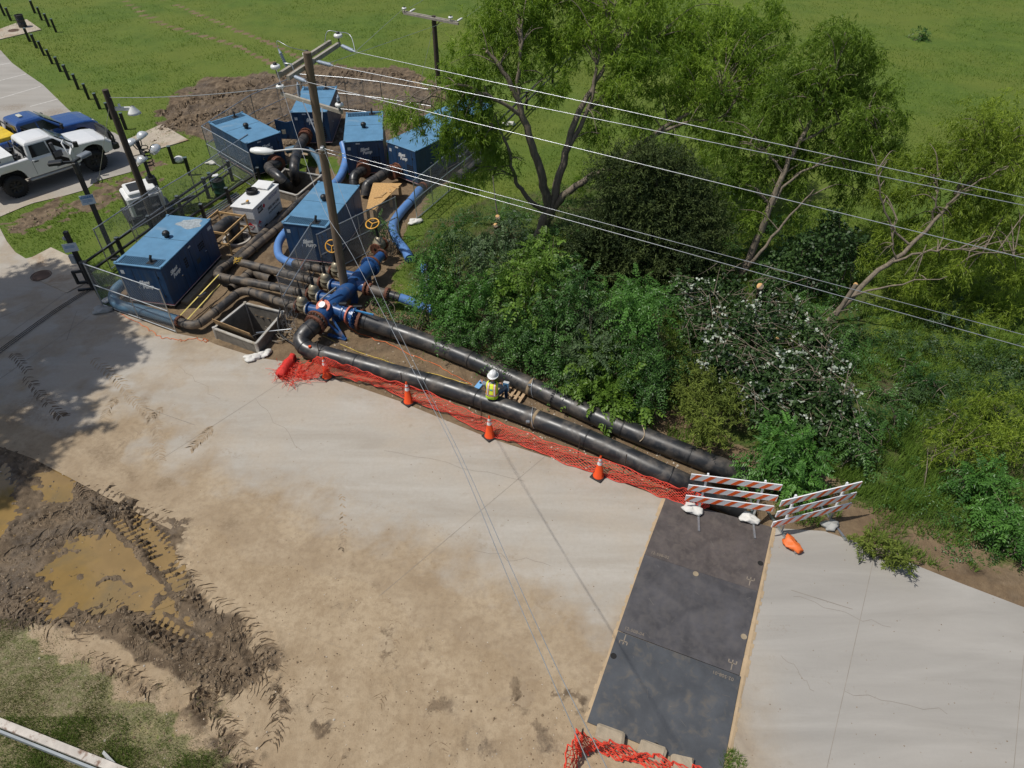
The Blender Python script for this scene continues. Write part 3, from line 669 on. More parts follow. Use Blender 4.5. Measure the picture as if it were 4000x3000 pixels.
# ------------------------------------------------------------------ pumps
PL, PW, PH, PZ = 3.70, 1.88, 1.66, .19
LETTER = M('white_lettering', (.75, .76, .74), .6, var=.1)
DECAL = M('pale_decal', (.55, .58, .6), .6, var=.2, scale=12)
REDL = M('red_stripe', (.35, .03, .03), .5)
def make_pump(name, label, loc, yaw, grille_front, side_text, has_inlet=True, wing=False, grouped='blue pump cabinets'):
    t = thing(name, label, 'pump', loc, yaw, grouped)
    L, W, H = PL, PW, PH
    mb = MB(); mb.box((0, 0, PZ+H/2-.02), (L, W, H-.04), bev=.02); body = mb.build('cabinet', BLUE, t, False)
    gl = .52; g0 = L/2-gl-.06 if grille_front else -L/2+.06
    # roof: sheet with an opening at the grille end
    mb = MB(); zt = PZ+H+.005; a0, a1 = (-L/2-.02, g0) if grille_front else (g0+gl, L/2+.02)
    mb.box(((a0+a1)/2, 0, zt), (a1-a0, W+.04, .05), bev=.012)
    e = L/2+.02 if grille_front else -L/2-.02
    gi = (g0+gl) if grille_front else g0
    mb.box(((gi+e)/2, 0, zt), (abs(e-gi), W+.04, .05), bev=.012)
    for s_ in (-1, 1): mb.box((g0+gl/2, s_*(W/2-.035), zt), (gl, .11, .05))
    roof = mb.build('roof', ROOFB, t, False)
    mb = MB(); mb.box((-.1, 0, zt+.027), (.012, W*.98, .006)); link('roof_seam', mb.mesh(BLACKM), roof)
    mb = MB(); mb.box((g0+gl/2, 0, zt-.028), (gl, W-.16, .01)); link('grille_well', mb.mesh(DARKH), roof)
    mb = MB()
    for k in range(8): mb.box((g0+gl*(k+.5)/8, 0, zt-.005), (.009, W-.17, .02))
    for k in range(22): mb.box((g0+gl/2, -W/2+.1+(W-.2)*k/21, zt-.007), (gl, .01, .02))
    mb.build('grille', ROOFB, t, False)
    # rain cap on the roof and exhaust pipe in the grille
    mb = MB(); x0 = -.22 if grille_front else .25
    mb.box((x0, 0, zt+.03), (.34, .3, .02)); rc = mb.build('cap_plate', ROOFB, t, False)
    mb = MB(); mb.lathe((x0, 0, zt+.03), [(.1, 0), (.1, .1), (.135, .12), (.14, .2), (.1, .26), (.02, .28)], 14); mb.box((x0+.07, 0, zt+.2), (.1, .18, .12))
    mb.build('rain_cap', BLACKM, t, False)
    mb = MB(); x1 = g0+gl*.45; mb.box((x1, W*.2, zt+.01), (.3, .3, .012)); mb.tube([(x1, W*.2, zt), (x1, W*.2, zt+.16), (x1-.08, W*.2, zt+.26)], .05, 10); mb.build('exhaust', BLACKM, t, False)
    # skid, stripe
    mb = MB()
    for s_ in (-1, 1): mb.box((0, s_*(W/2-.1), PZ/2+.02), (L*.98, .12, PZ-.02))
    for k in (-1, 0, 1): mb.box((k*L*.42, 0, PZ/2+.02), (.12, W*.8, .1))
    mb.build('skid', BLACKM, t, False)
    mb = MB(); mb.box((0, 0, PZ+.012), (L+.012, W+.012, .018)); mb.build('edge_trim', WHITE, t, False)
    mb = MB(); mb.box((0, 0, PZ+.035), (L+.008, W+.008, .02)); mb.build('red_stripe', REDL, t, False)
    xf = L/2+.004; tz = .56 if grille_front else .76
    put_text('lettering', 'Silent', .21, LETTER, t, (xf, .0, PZ+H*tz), (0, 1, .12), (0, -.12, 1), .35, .004, .95, .009)
    put_text('lettering', 'Pump', .21, LETTER, t, (xf, .11, PZ+H*(tz-.1)), (0, 1, .12), (0, -.12, 1), .35, .004, .95, .009)
    mb = MB(); mb.box((xf, -.1, PZ+H*(tz-.065)), (.006, .22, .014), Matrix.Rotation(R(6), 3, 'X')); mb.build('lettering_underline', LETTER, t, False)
    mb = MB(); mb.box((xf, -W*.39, PZ+H*.8), (.005, .15, .15)); mb.build('decal', DECAL, t, False)
    # panel seams, hinges, latches on the visible faces
    for yk in (-W*.17, W*.36):
        mb = MB(); mb.box((xf-.002, yk, PZ+H*.48), (.005, .012, H*.86)); mb.build('door_seam', DARKH, t, False)
    for zk in (.25, .75):
        mb = MB(); mb.box((xf+.006, W*.36+.04, PZ+H*zk), (.02, .03, .1)); mb.build('hinge', BLACKM, t, False)
    mb = MB(); mb.box((xf+.01, -W*.17+.07, PZ+H*.42), (.03, .05, .12), bev=.01); mb.build('latch', CHROME, t, False)
    for sd_ in (-1, 1):
        for xk in (-L*.28, L*.2):
            mb = MB(); mb.box((xk, sd_*(W/2+.001), PZ+H*.48), (.012, .005, H*.88)); mb.build('door_seam', DARKH, t, False)
            mb = MB(); mb.box((xk+.1, sd_*(W/2+.012), PZ+H*.45), (.1, .03, .05), bev=.01); mb.build('latch', CHROME, t, False)
        for xk in (-L*.5+.05, L*.5-.05):
            mb = MB(); mb.box((xk, sd_*(W/2-.02), PZ+H+.045), (.1, .1, .03)); mb.build('lifting_lug', ROOFB, t, False)
    if side_text:
        ys = W/2+.004
        put_text('lettering', 'Silent', .22, LETTER, t, (L*.33, ys, PZ+H*.72), (-1, 0, .12), (.12, 0, 1), .35, .004, .95, .009)
        put_text('lettering', 'Pump', .22, LETTER, t, (L*.33-.12, ys, PZ+H*.61), (-1, 0, .12), (.12, 0, 1), .35, .004, .95, .009)
        for (cx, cz, nx_, nz_) in ((.45, PZ+H*.72, 2, 4), (-.6, PZ+H*.72, 4, 3)):
            mb = MB()
            for i in range(nx_):
                for j in range(nz_): mb.box((cx-i*.11, ys, cz-j*.11), (.075, .006, .075))
            mb.build('vent', DARKH, t, False)
        mb = MB(); mb.box((-.35, ys, PZ+H*.4), (.26, .006, .2)); mb.build('access_plate', M('dark_plate', (.05, .06, .06), .6), t, False)
        mb = MB(); mb.box((-L*.43, ys, PZ+H*.86), (.26, .006, .14)); mb.build('decal', DECAL, t, False)
        mb = MB(); mb.box((-.05, ys, PZ+H*.88), (.18, .006, .05)); mb.build('decal', LETTER, t, False)
        mb = MB(); mb.box((.0, ys, PZ+H*.5), (.012, .006, H*.9)); mb.build('door_seam', DARKH, t, False)
    if not grille_front:
        mb = MB()
        for i in range(4):
            for j in range(6): mb.box((xf, W*.18+i*.105, PZ+H*.5-j*.105), (.006, .07, .07))
        mb.build('vent', DARKH, t, False)
        mb = MB(); mb.box((xf, -W*.15, PZ+H*.94), (.006, .2, .07)); mb.build('decal', DECAL, t, False)
    if wing:
        mb = MB(); mb.prism([(L/2-.05, -W/2, PZ+.2), (L/2-.15, -W/2-1.0, PZ+.2), (L/2-.15, -W/2-1.0, PZ+1.25), (L/2-.1, -W/2-.4, PZ+1.1), (L/2-.05, -W/2, PZ+1.2)], (-.04, 0, 0)); dp = mb.build('open_door', BLUE, t, False)
        mb = MB(); mb.box((L/2-.08, -W/2-.6, PZ+.6), (.01, .2, .22)); link('sticker', mb.mesh(M('cream_sticker', (.6, .56, .42), .6)), dp)
    return t
PUMPS = [
 ('pump_cabinet', 'large blue pump cabinet nearest the road, white lettering on end and side', -13.525, 24.264, -1.760, True, True, False),
 ('pump_cabinet', 'blue pump cabinet standing beside the white fuel tank, behind the tall pole', -7.974, 27.255, -1.777, True, False, False),
 ('pump_cabinet', 'blue pump cabinet inside the left fence corner, roof fan to the left', -13.503, 35.244, -.773, False, False, False),
 ('pump_cabinet', 'rearmost blue pump cabinet with one side door swung open', -10.744, 39.112, -1.531, False, False, True),
 ('pump_cabinet', 'blue pump cabinet second from right, edge of the willow over its roof', -7.486, 35.409, -1.436, False, False, False),
 ('pump_cabinet', 'blue pump cabinet at the right of the row, half under willow branches', -4.23, 34.43, -2.216, False, False, False),
 ('pump_cabinet', 'blue pump cabinet almost hidden behind the willow foliage by the pipe rail', -2.9, 37.3, -2.25, False, False, False)]
for n_, lab, px_, py_, yw, gf, st_, wg in PUMPS:
    make_pump(n_, lab, (px_, py_, 0), yw, gf, st_, True, wg)
def ploc(i, p):
    """point in pump i's own frame -> place"""
    _, _, a_, b_, yw, *_r = PUMPS[i]; c, s_ = math.cos(yw), math.sin(yw)
    return Vector((a_+p[0]*c-p[1]*s_, b_+p[0]*s_+p[1]*c, p[2]))
mb = MB(); pc_ = [ploc(0, (-1.35+.38*math.cos(u_)*(1+.25*math.sin(3*u_)), .3+.5*math.sin(u_)*(1+.2*math.cos(5*u_)), PZ+PH+.034)) for u_ in np.linspace(0, 2*PI, 22)[:-1]]
mb.add(pc_, [tuple(range(21))]); wp = mb.mesh(M('worn_pale_paint', (.3, .34, .36), .7, var=.35, scale=9)); wo = link('worn_patch', wp, bpy.data.objects['pump_cabinet']); wo.matrix_parent_inverse = (Matrix.Translation(bpy.data.objects['pump_cabinet'].location)@Matrix.Rotation(PUMPS[0][4], 4, 'Z')).inverted()
# timbers under the near pump
for k, (u, v) in enumerate((((-1.7, .75), (1.75, .75)), ((-1.6, 1.15), (1.5, 1.12)))):
    a_, b_ = ploc(0, (*u, .08)), ploc(0, (*v, .08)); mb = MB(); mb.beam(a_, b_, .28, .12)
    mb.solo('crane_mat_plank', PLANK, ('dirty timber lying against the skid of the near pump', 'outer dirty timber along the near pump, in its shade')[k], 'timber')

# ------------------------------------------------------------------ flanges, pipes, valves
def flange(mb, c, d, r, th=.07, bolts=14, n=20, mi=0, mib=None):
    c = Vector(c); d = Vector(d).normalized(); s_, u = frame(d)
    mb.lathe(c-d*th/2, [(r*.3, 0), (r, 0), (r, th), (r*.3, th)], n, mi, d, smooth=False)
    if bolts:
        for k in range(bolts):
            t = 2*PI*k/bolts; q = c+(s_*math.cos(t)+u*math.sin(t))*r*.88
            mb.cyl(q-d*(th*.9), q+d*(th*.9), .018, 6, mi if mib is None else mib)
def pipe_thing(name, label, pts, r, mat, welds=(), flanges=(), n=20, cat='pipe', group=None, smooth_n=6, open_end=False, raw=False):
    P_ = [Vector(p) for p in pts] if raw else bez(pts, smooth_n)
    t = thing(name, label, cat, (P_[0].x, P_[0].y, 0), 0, group)
    mb = MB(); mb.tube(P_, r, n, cap=not open_end)
    if open_end: mb.tube(P_, r*.9, n, cap=False)
    part = mb.build('pipe_wall', mat, t)
    L = [0]
    for a_, b_ in zip(P_[:-1], P_[1:]): L.append(L[-1]+(b_-a_).length)
    def along(f):
        s_ = f*L[-1]
        for i in range(len(P_)-1):
            if L[i+1] >= s_: k = (s_-L[i])/max(L[i+1]-L[i], 1e-6); return P_[i].lerp(P_[i+1], k), (P_[i+1]-P_[i]).normalized()
        return P_[-1], (P_[-1]-P_[-2]).normalized()
    for f in welds:
        c, d = along(f); mb = MB(); mb.lathe(c-d*.03, [(r*.98, 0), (r+.012, .008), (r+.004, .028), (r+.012, .045), (r*.98, .055)], n, 0, d); mb.build('weld_bead', PIPEWELD, t)
    for f in flanges:
        c, d = along(f); mb = MB(); flange(mb, c, d, r*1.32, .09, 14, n); mb.build('flange', RUST, t)
    t['_'] = 0; del t['_']
    return t, along
# two big pipelines beside the road
ra = .305
ptsA = [at(1241,1256,.75), at(1222,1276,.74), at(1195,1300,.66), at(1178,1330,.5), at(1200,1362,.36), at(1260,1382,.315), at(1452,1434,.31), at(1768,1522,.31), at(2239,1692,.31), at(2578,1843,.26), at(2700,1900,.02), at(2800,1950,-.3), at(2900,1998,-.55)]
TA, alA = pipe_thing('pipeline', 'near thick black pipeline beside the orange net, worker sitting on it', ptsA, ra, PIPE, (.03, .075, .12, .2, .36, .47, .7, .86), (.012,), 28)
ptsB = [at(1402,1245,.62), at(1440,1258,.55), at(1560,1298,.36), at(1690,1345,.31), at(1904,1432,.31), at(2103,1523,.31), at(2375,1647,.31), at(2714,1785,.28), at(2860,1842,.1), at(2960,1885,-.15), at(3020,1950,-.5)]
TB, alB = pipe_thing('pipeline', 'far thick black pipeline along the foot of the bushes', ptsB, ra, PIPE, (.02, .09, .3, .52, .68, .82, .92), (.004,), 28)
for t_, al, f in ((TA, alA, .595), (TB, alB, .46)):
    c, d = al(f); mb = MB(); mb.lathe(c-d*.05, [(ra+.002, 0), (ra+.012, .01), (ra+.012, .09), (ra+.002, .1)], 24, 0, d); mb.build('strap', M('tan_strap', (.3, .22, .13), .8, var=.2), t_)
c, d = alB(.72); mb = MB(); s_, u = frame(d); mb.tube([c+(s_*math.cos(t)+u*math.sin(t))*(ra+.015)+d*.12*math.sin(t*2) for t in np.linspace(.2, 3.4, 14)], .018, 6); mb.solo('rope_tie', M('rope', (.42, .33, .22), .9), 'pale rope thrown over the far pipeline', 'rope')
for k, (al, f) in enumerate(((alA, .58), (alB, .455))):
    c, d = al(f); s_, u = frame(d)
    mb = MB(); mb.tube([c+(s_*math.cos(t)+u*math.sin(t))*(ra+.03)+d*(.3-.12*t) for t in np.linspace(-.3, 2.4, 14)], .012, 6); mb.solo('sensor_cable', WIRE, ('thin pale cable looped over the near pipeline beside the strap', 'thin pale cable looped over the far pipeline by the strap')[k], 'cable')
    mb = MB(); mb.box(c+s_*(ra+.03)*(.95 if k == 0 else .6)+u*(ra)*(.3 if k == 0 else .8)+d*.12, (.13, .1, .1), bev=.02); mb.solo('flow_sensor', GALV, ('small silver sensor clamped on the side of the near pipeline', 'small silver sensor clamped on the far pipeline')[k], 'sensor')
c, d = alA(.1); mb = MB(); mb.cyl(c+Vector((-.1, -.1, .28)), c+Vector((-.1, -.1, .34)), .05, 10); mb.build('red_cap', ORANGE, TA)
c, d = alA(.06); mb = MB(); mb.cyl(c+Vector((0, 0, .29)), c+Vector((0, 0, .36)), .04, 8); mb.build('valve_stem', CHROME, TA)

# blue manifold
mA, mB_ = at(1253,1238,.75), at(1446,1042,.75)
ax = (mB_-mA).normalized(); sx = Vector((ax.y, -ax.x, 0))     # to the right of the axis
if sx.x < 0: sx = -sx
MF = thing('pipe_manifold', 'big blue steel pipe manifold with rust stained flanges at the pole foot', 'manifold', (mA.x, mA.y, 0))
mb = MB(); mb.tube([mA-ax*.1, mB_], .29, 26); mb.build('header_pipe', BLUEP, MF)
for c, bl in ((mA-ax*.14, 18), (mB_+ax*.02, 16)):
    mb = MB(); flange(mb, c, ax, .41, .08, bl, 24, 0, 1); mb.build('end_flange', [BLUEP if c == mA-ax*.14 else BLUEP, CHROME], MF)
mb = MB(); flange(mb, mA-ax*.25, ax, .42, .09, 18, 24, 0, 1); mb.build('end_flange', [RUST, GALV], MF)
mb = MB(); mb.tube([mB_+ax*.06, mB_+ax*.5, mB_+ax*.9], [.29, .2, .19], 20); mb.build('reducer', BLUEP, MF)
mb = MB(); flange(mb, mB_+ax*.16, ax, .39, .09, 0, 24); flange(mb, mB_+ax*.95, ax, .27, .06, 10, 18); mb.build('reducer_flange', RUST, MF)
VALVE_PX = [(1186,1200), (1231,1154), (1277,1109), (1318,1066)]
for k, q in enumerate(VALVE_PX):
    v = at(*q, .62); j = mA+ax*((v-mA).dot(ax)); j.z = .68
    d = (v-j).normalized()
    mb = MB(); mb.tube([j, v+(j-v).normalized()*.16], .165, 18); br = mb.build('inlet_branch', BLUEP, MF)
    mb = MB(); flange(mb, v-d*.24, d, .25, .05, 0, 18); sub(mb, 'branch_flange', BLUEP, br)
outs = [(at(1395,1112,.75), at(1433,1124,.72)), (at(1311,1210,.75), at(1345,1222,.72))]
for k, (a_, b_) in enumerate(outs):
    d = (b_-a_).normalized(); mb = MB(); mb.tube([a_-d*.35, b_], .22, 20); br = mb.build('outlet_branch', BLUEP, MF)
    mb = MB(); flange(mb, b_, d, .3, .07, 12, 20); sub(mb, 'branch_flange', RUST if k == 0 else BLUEP, br)
    mb = MB(); mb.tube([(a_+Vector((0, 0, .26)))+Vector((.06*math.cos(t), .06*math.sin(t), 0)) for t in np.linspace(0, 2*PI, 9)[:-1]], .015, 6, closed=True); sub(mb, 'lifting_ring', BLACKM, br)
# salmon gasket faces
gA = mA+ax*.28+Vector((0, 0, .285))-sx*.02
mb = MB(); flange(mb, gA, Vector((-.1, -.55, 1)), .26, .035, 10, 20); mb.build('gasket_flange', SALMON, MF)
mb = MB(); mb.cyl(gA, gA+Vector((-.02, -.05, .12)), .13, 14); mb.build('hand_valve', STEELG, MF)
mb = MB(); mb.beam(gA+Vector((-.1, .1, .2)), gA+ax*.75+Vector((.1, .1, .28)), .045, .045); mb.build('lever', GALV, MF)
a_, b_ = outs[1]; d = (b_-a_).normalized(); c2 = at(1397,1242,.66)
mb = MB(); mb.tube([b_, c2], .27, 22); vp = mb.build('butterfly_valve', BLUEP, MF)
mb = MB(); flange(mb, b_.lerp(c2, .4), d, .34, .06, 0, 22); sub(mb, 'gasket_ring', SALMON, vp)
mb = MB(); flange(mb, c2-d*.08, d, .41, .07, 16, 22, 0, 1); sub(mb, 'valve_flange', [BLUEP, GALV], vp)
mb = MB(); q = c2+Vector((-.1, .0, .36)); mb.beam(q, q+d*.85+Vector((0, 0, .1)), .05, .05); sub(mb, 'lever', M('light_blue_paint', (.06, .25, .5), .4), vp)
mb = MB(); mb.box(b_+Vector((.0, .05, .36)), (.3, .12, .12), bev=.03); mb.box(c2+Vector((.05, .12, .42)), (.34, .1, .1), bev=.03); sub(mb, 'actuator', BLACKM, vp)
mb = MB(); fA = mA-ax*.1
for sgn in (1,):
    mb.beam(fA+sx*.3+Vector((0, 0, -.1)), fA+sx*.95+Vector((0, 0, -.68)), .07, .07); mb.beam(fA+sx*.25+Vector((0, 0, -.66)), fA+sx*1.0+Vector((0, 0, -.68)), .12, .06); mb.beam(fA+ax*.35+sx*.3+Vector((0, 0, -.2)), fA+sx*.95+Vector((0, 0, -.68)), .07, .07)
for f in (.25, .6, .9): 
    q = mA.lerp(mB_, f); mb.box((q.x, q.y, .24), (.3, .3, .48))
mb.build('support_leg', BLUEP, MF)
# gate valves in front of the header
ordn = ['nearest the road', 'second from the road', 'third from the road', 'farthest from the road, beside the tall pole']
for k, q in enumerate(VALVE_PX):
    v = at(*q, .62); j = mA+ax*((v-mA).dot(ax)); d = (Vector((j.x, j.y, .62))-v).normalized()
    t = thing('gate_valve', 'tan gate valve on the blue manifold, '+ordn[k], 'valve', (v.x, v.y, 0), 0, 'gate valves of the manifold')
    mb = MB(); mb.tube([v-d*.2, v-d*.08, v+d*.08, v+d*.2], [.17, .21, .21, .17], 18); mb.lathe(v, [(.2, .0), (.2, .16), (.24, .18), (.24, .22), (.17, .25), (.2, .34), (.14, .46), (.06, .5)], 16); mb.build('valve_body', BRONZE, t)
    mb = MB(); flange(mb, v-d*.25, d, .27, .06, 12, 20); mb.build('flange', RUST, t)
    mb = MB(); flange(mb, v+d*.2, d, .26, .05, 12, 20); mb.build('flange', M('cream_flange', (.5, .46, .36), .5), t)
    mb = MB(); mb.cyl(v+Vector((0, 0, .48)), v+Vector((0, 0, .8)), .06, 10); mb.cyl(v+Vector((0, 0, .8)), v+Vector((0, 0, 1.2)), .022, 8); mb.build('stem', BLACKM, t)
    if k == 3:
        wc = v+Vector((-.05, .1, 1.15)); mb = MB(); s_, u = Vector((1, 0, 0)), Vector((0, .5, .8)).normalized()
        mb.tube([wc+(s_*math.cos(a_)+u*math.sin(a_))*.24 for a_ in np.linspace(0, 2*PI, 25)[:-1]], .026, 8, closed=True)
        for a_ in (.5, 2.6, 4.7): mb.cyl(wc, wc+(s_*math.cos(a_)+u*math.sin(a_))*.24, .02, 6)
        mb.build('handwheel', YELLOWW, t)
v = at(1482,962,.75); t = thing('gate_valve', 'rusty gate valve with yellow handwheel beside the shrub leaves', 'valve', (v.x, v.y, 0), 0, 'gate valves of the manifold')
mb = MB(); mb.tube([v-ax*.25, v+ax*.25], .19, 18); mb.lathe(v, [(.2, 0), (.24, .15), (.26, .17), (.26, .21), (.2, .24), (.16, .4), (.06, .45)], 16); mb.build('valve_body', BRONZE, t)
mb = MB(); flange(mb, v-ax*.28, ax, .27, .06, 12, 18); mb.build('flange', RUST, t); mb = MB(); flange(mb, v+ax*.28, ax, .27, .06, 12, 18); mb.build('flange', RUST, t)
mb = MB(); mb.cyl(v+Vector((0, 0, .42)), v+Vector((-.05, 0, 1.0)), .06, 10); mb.build('stem', BLACKM, t)
wc = v+Vector((-.15, 0, 1.05)); mb = MB(); s_, u = Vector((1, 0, .1)).normalized(), Vector((0, .9, .3)).normalized()
mb.tube([wc+(s_*math.cos(a_)+u*math.sin(a_))*.27 for a_ in np.linspace(0, 2*PI, 25)[:-1]], .028, 8, closed=True)
for a_ in (.3, 2.4, 4.5): mb.cyl(wc, wc+(s_*math.cos(a_)+u*math.sin(a_))*.27, .02, 6)
mb.build('handwheel', YELLOWW, t)
# outlet to the right: grey spool, black piece and blue hose into the bushes
b0 = at(1440,1127,.7)
pipe_thing('outlet_spool', 'grey steel spool between the manifold outlet and the short black pipe', [b0, at(1480,1140,.66), at(1520,1150,.62)], .19, M('grey_spool', (.14, .12, .1), .6, .2, var=.3), (), (.08, .9), 18)
pipe_thing('short_pipe', 'short black pipe joining a blue hose under the bushes', [at(1525,1152,.6), at(1562,1163,.55)], .17, PIPE, (.5,), (), 18)
pipe_thing('hose', 'ribbed blue hose disappearing right into the bushes', [at(1562,1163,.55), at(1600,1176,.45), at(1645,1196,.3), at(1700,1215,.2)], .175, HOSE, (), (), 18)
pipe_thing('hose', 'blue hose glimpsed upright through the bush leaves', [at(1655,1040,.3), at(1668,1100,.3), at(1672,1170,.25)], .16, HOSE, (), (), 14)

# discharge pipes in the compound
rd = .165
def dp(label, pts, welds=(), fl=(), mat=PIPEB, z=.34, r=rd, oe=False, name='discharge_pipe'):
    P_ = [at(q[0], q[1], q[2] if len(q) > 2 else z) for q in pts]
    return pipe_thing(name, label, P_, r, mat, welds, fl, 18, open_end=oe, smooth_n=6)
vj = [at(*q, .62) for q in VALVE_PX]
dp('dusty black pipe bending round the near trench box to the first valve', [(700,1254), (738,1268), (775,1264), (815,1238), (890,1178), (930,1146), (965,1138), (1010,1150), (1090,1178,.5), (1172,1200,.6)], (.06, .14, .27, .46, .57, .8), (.005,))
dp('dusty black pipe from the elbow by the yellow strap to the second valve', [(1207,756,.2), (1100,850,.2), (1000,938,.2), (905,1022,.25), (862,1052,.4), (850,1072,.45), (872,1084,.45), (950,1098,.5), (1080,1123,.55), (1218,1152,.6)], (.1, .3, .45, .52, .56, .6, .7, .85), ())
dp('black pipe with yellow tape on its end, reaching the third valve', [(922,1022,.5), (1000,1040,.5), (1130,1072,.55), (1262,1108,.6)], (.3, .62, .85), (), z=.5)
dp('short black pipe from the blue hose to the fourth valve', [(1150,1030,.5), (1210,1042,.55), (1300,1063,.6)], (.5, .75), (.28,))
dp('long dusty black pipe running under the front of the middle pump', [(936,1016,.28), (1000,962,.24), (1060,912,.2), (1130,856,.2)], (.25, .7), ())
dp('open ended black pipe stub lying below the other pipes', [(905,1130,.17), (950,1092,.17), (990,1062,.17), (1020,1075,.17), (1060,1090,.17)], (.4,), (), r=.2, oe=True)
mb = MB(); q = at(928,1018,.62)
for k in range(16): mb.tube([q+Vector((random.uniform(-.16, .2), random.uniform(-.12, .12), random.uniform(-.1, .12))) for _ in range(4)], .012, 5)
mb.solo('warning_tape', M('yellow_tape', (.75, .5, .08), .6), 'tangle of yellow tape tied on a black pipe end', 'tape')
# hoses
dp('dull blue hose curling round the near pump behind the fence', [(480,1108,.5), (452,1135,.45), (445,1170,.3), (475,1195,.25), (540,1208,.25), (610,1228,.25), (700,1254,.3)], (), (), HOSED, r=.2, name='hose')
dp('bright blue hose bending round the corner of the middle pump', [(1140,880,.6), (1098,930,.6), (1085,970,.5), (1098,1008,.45), (1150,1030,.5)], (), (), HOSE, r=.17, name='hose')
dp('light blue hose rising between the two back pumps', [(1340,560,.8), (1352,620,.4), (1330,690,.35), (1290,735,.4), (1262,770,.5)], (), (), HOSE, r=.2, name='hose')
dp('blue hose arching from the rear pump over to the pole', [(1120,588,.35), (1165,580,.5), (1215,592,.5), (1248,630,.35), (1262,680,.3)], (), (), HOSED, r=.17, name='hose')
dp('blue hose snaking down past the right fence into the weeds', [(1640,742,.25), (1610,780,.22), (1565,830,.2), (1535,880,.2), (1545,930,.22), (1580,975,.25), (1600,1010,.2)], (.2,), (), HOSE, r=.2, name='hose')
dp('black pipe end joining the blue hose beside the right pump', [(1740,640,.25), (1690,700,.25), (1640,742,.25)], (.5,), (.9,), PIPE, r=.2)
dp('black pipe lying on the grass behind the willow trunk', [(1800,610,.25), (1850,580,.25), (1925,590,.25), (1900,620,.25), (1840,650,.25), (1790,690,.25)], (.3, .6), (), PIPE, r=.22)
dp('pale blue hose end with rusty coupling behind the willow', [(1810,560,.35), (1850,575,.3), (1900,580,.3)], (), (.6,), HOSED, r=.2, name='hose')
# suction pipes
def suction(label, i, pts, fl, z0=.62, r=.24):
    P_ = [ploc(i, (PL/2+.02, pts[0], z0)), ploc(i, (PL/2+.4, pts[0], z0))]+[at(*q) for q in pts[1:]]
    t, al = pipe_thing('suction_pipe', label, P_, r, PIPE, (.25, .42, .6, .78), (), 22, 'pipe', 'suction pipes of the pumps')
    mb = MB(); a_, b_ = P_[0], P_[1]; mb.tube([a_-(b_-a_)*.1, b_], r*1.12, 20); d = (b_-a_).normalized()
    flange(mb, a_+d*.06, d, r*1.45, .08, 12, 20); flange(mb, b_, d, r*1.5, .09, 12, 20); flange(mb, b_+d*.12, d, r*1.5, .09, 0, 20); mb.build('rusty_coupling', RUST, t)
suction('ribbed black suction pipe dropping into the far trench box from the left pump', 2, [.2, (1050,655,.75), (1090,690,.7), (1120,720,.3), (1130,745,-.6)], 0)
suction('black suction pipe dropping into the far trench box from the rear pump', 3, [-.35, (1165,585,1.0), (1150,640,.9), (1152,680,.5), (1160,720,-.6)], 0, .7)
suction('black suction pipe under the second right pump going below its plywood', 4, [-.15, (1385,690,.5), (1385,735,.1)], 0)
suction('black elbow suction pipe beside the chipboard cover', 5, [-.35, (1520,668,.7), (1470,700,.65), (1435,725,.5), (1428,765,.1)], 0)
# rear coupling of the near pump into the manhole
q = ploc(0, (-PL/2, .3, .75)); q2 = ploc(0, (-PL/2-.35, .3, .75)); pt = pipe_thing('suction_pipe', 'black pipe elbow from the near pump down into the concrete ring', [q, q2, RING+Vector((-.1, .1, .75)), RING+Vector((0, 0, .35)), RING+Vector((0, 0, -.6))], .26, PIPE, (.5,), (), 20, 'pipe', 'suction pipes of the pumps')[0]
mb = MB(); d = (q2-q).normalized(); flange(mb, q+d*.1, d, .36, .07, 12, 20); flange(mb, q2, d, .38, .08, 12, 20); mb.build('rusty_coupling', RUST, pt)
# manhole ring with lumber guard
mb = MB(); mb.lathe((RING.x, RING.y, -1.2), [(.5, 0), (.5, 1.3), (.6, 1.3), (.6, 0)], 28, smooth=False); mb.lathe((RING.x, RING.y, -1.15), [(0.01, 0), (.5, 0)], 28)
mb.solo('manhole_ring', [M('ring_concrete', (.38, .35, .31), .8)], 'round concrete manhole ring inside the lumber guard', 'manhole', base=Vector((RING.x, RING.y, 0)))
WG = thing('lumber_guard', 'open guard frame of new lumber around the manhole ring', 'guard', (RING.x, RING.y, 0))
gc = [at(850,826,1.05), at(956,843,1.05), at(880,912,1.05), at(800,870,1.05)]
gc = [gc[0], gc[1], gc[2], gc[0]+gc[2]-gc[1]]
for zz in (1.02, .5):
    for i in range(4):
        a_, b_ = gc[i], gc[(i+1) % 4]; mb = MB(); d = (b_-a_).normalized()*.06; o_ = .047 if i % 2 else 0
        mb.beam(Vector((a_.x, a_.y, zz+o_))-d, Vector((b_.x, b_.y, zz+o_))+d, .045, .09); mb.build('rail', WOOD, WG)
for p in gc: mb = MB(); mb.beam((p.x, p.y+.05, 0), (p.x, p.y+.05, 1.06), .045, .09, up=Vector((0, 1, 0))); mb.build('post', WOOD, WG)
mb = MB(); p0 = at(985,1000,.02)
for k in range(5):
    q = at(985+k*34, 985-k*34, .03); mb = MB(); mb.box(q, (.5+.1*(k % 2), .14, .04), Matrix.Rotation(R(35+k*8), 3, 'Z')); mb.solo('board', WOOD, ['first', 'second', 'third', 'fourth', 'farthest'][k]+' loose board from the lumber guard, between the pipes and tank', 'board')

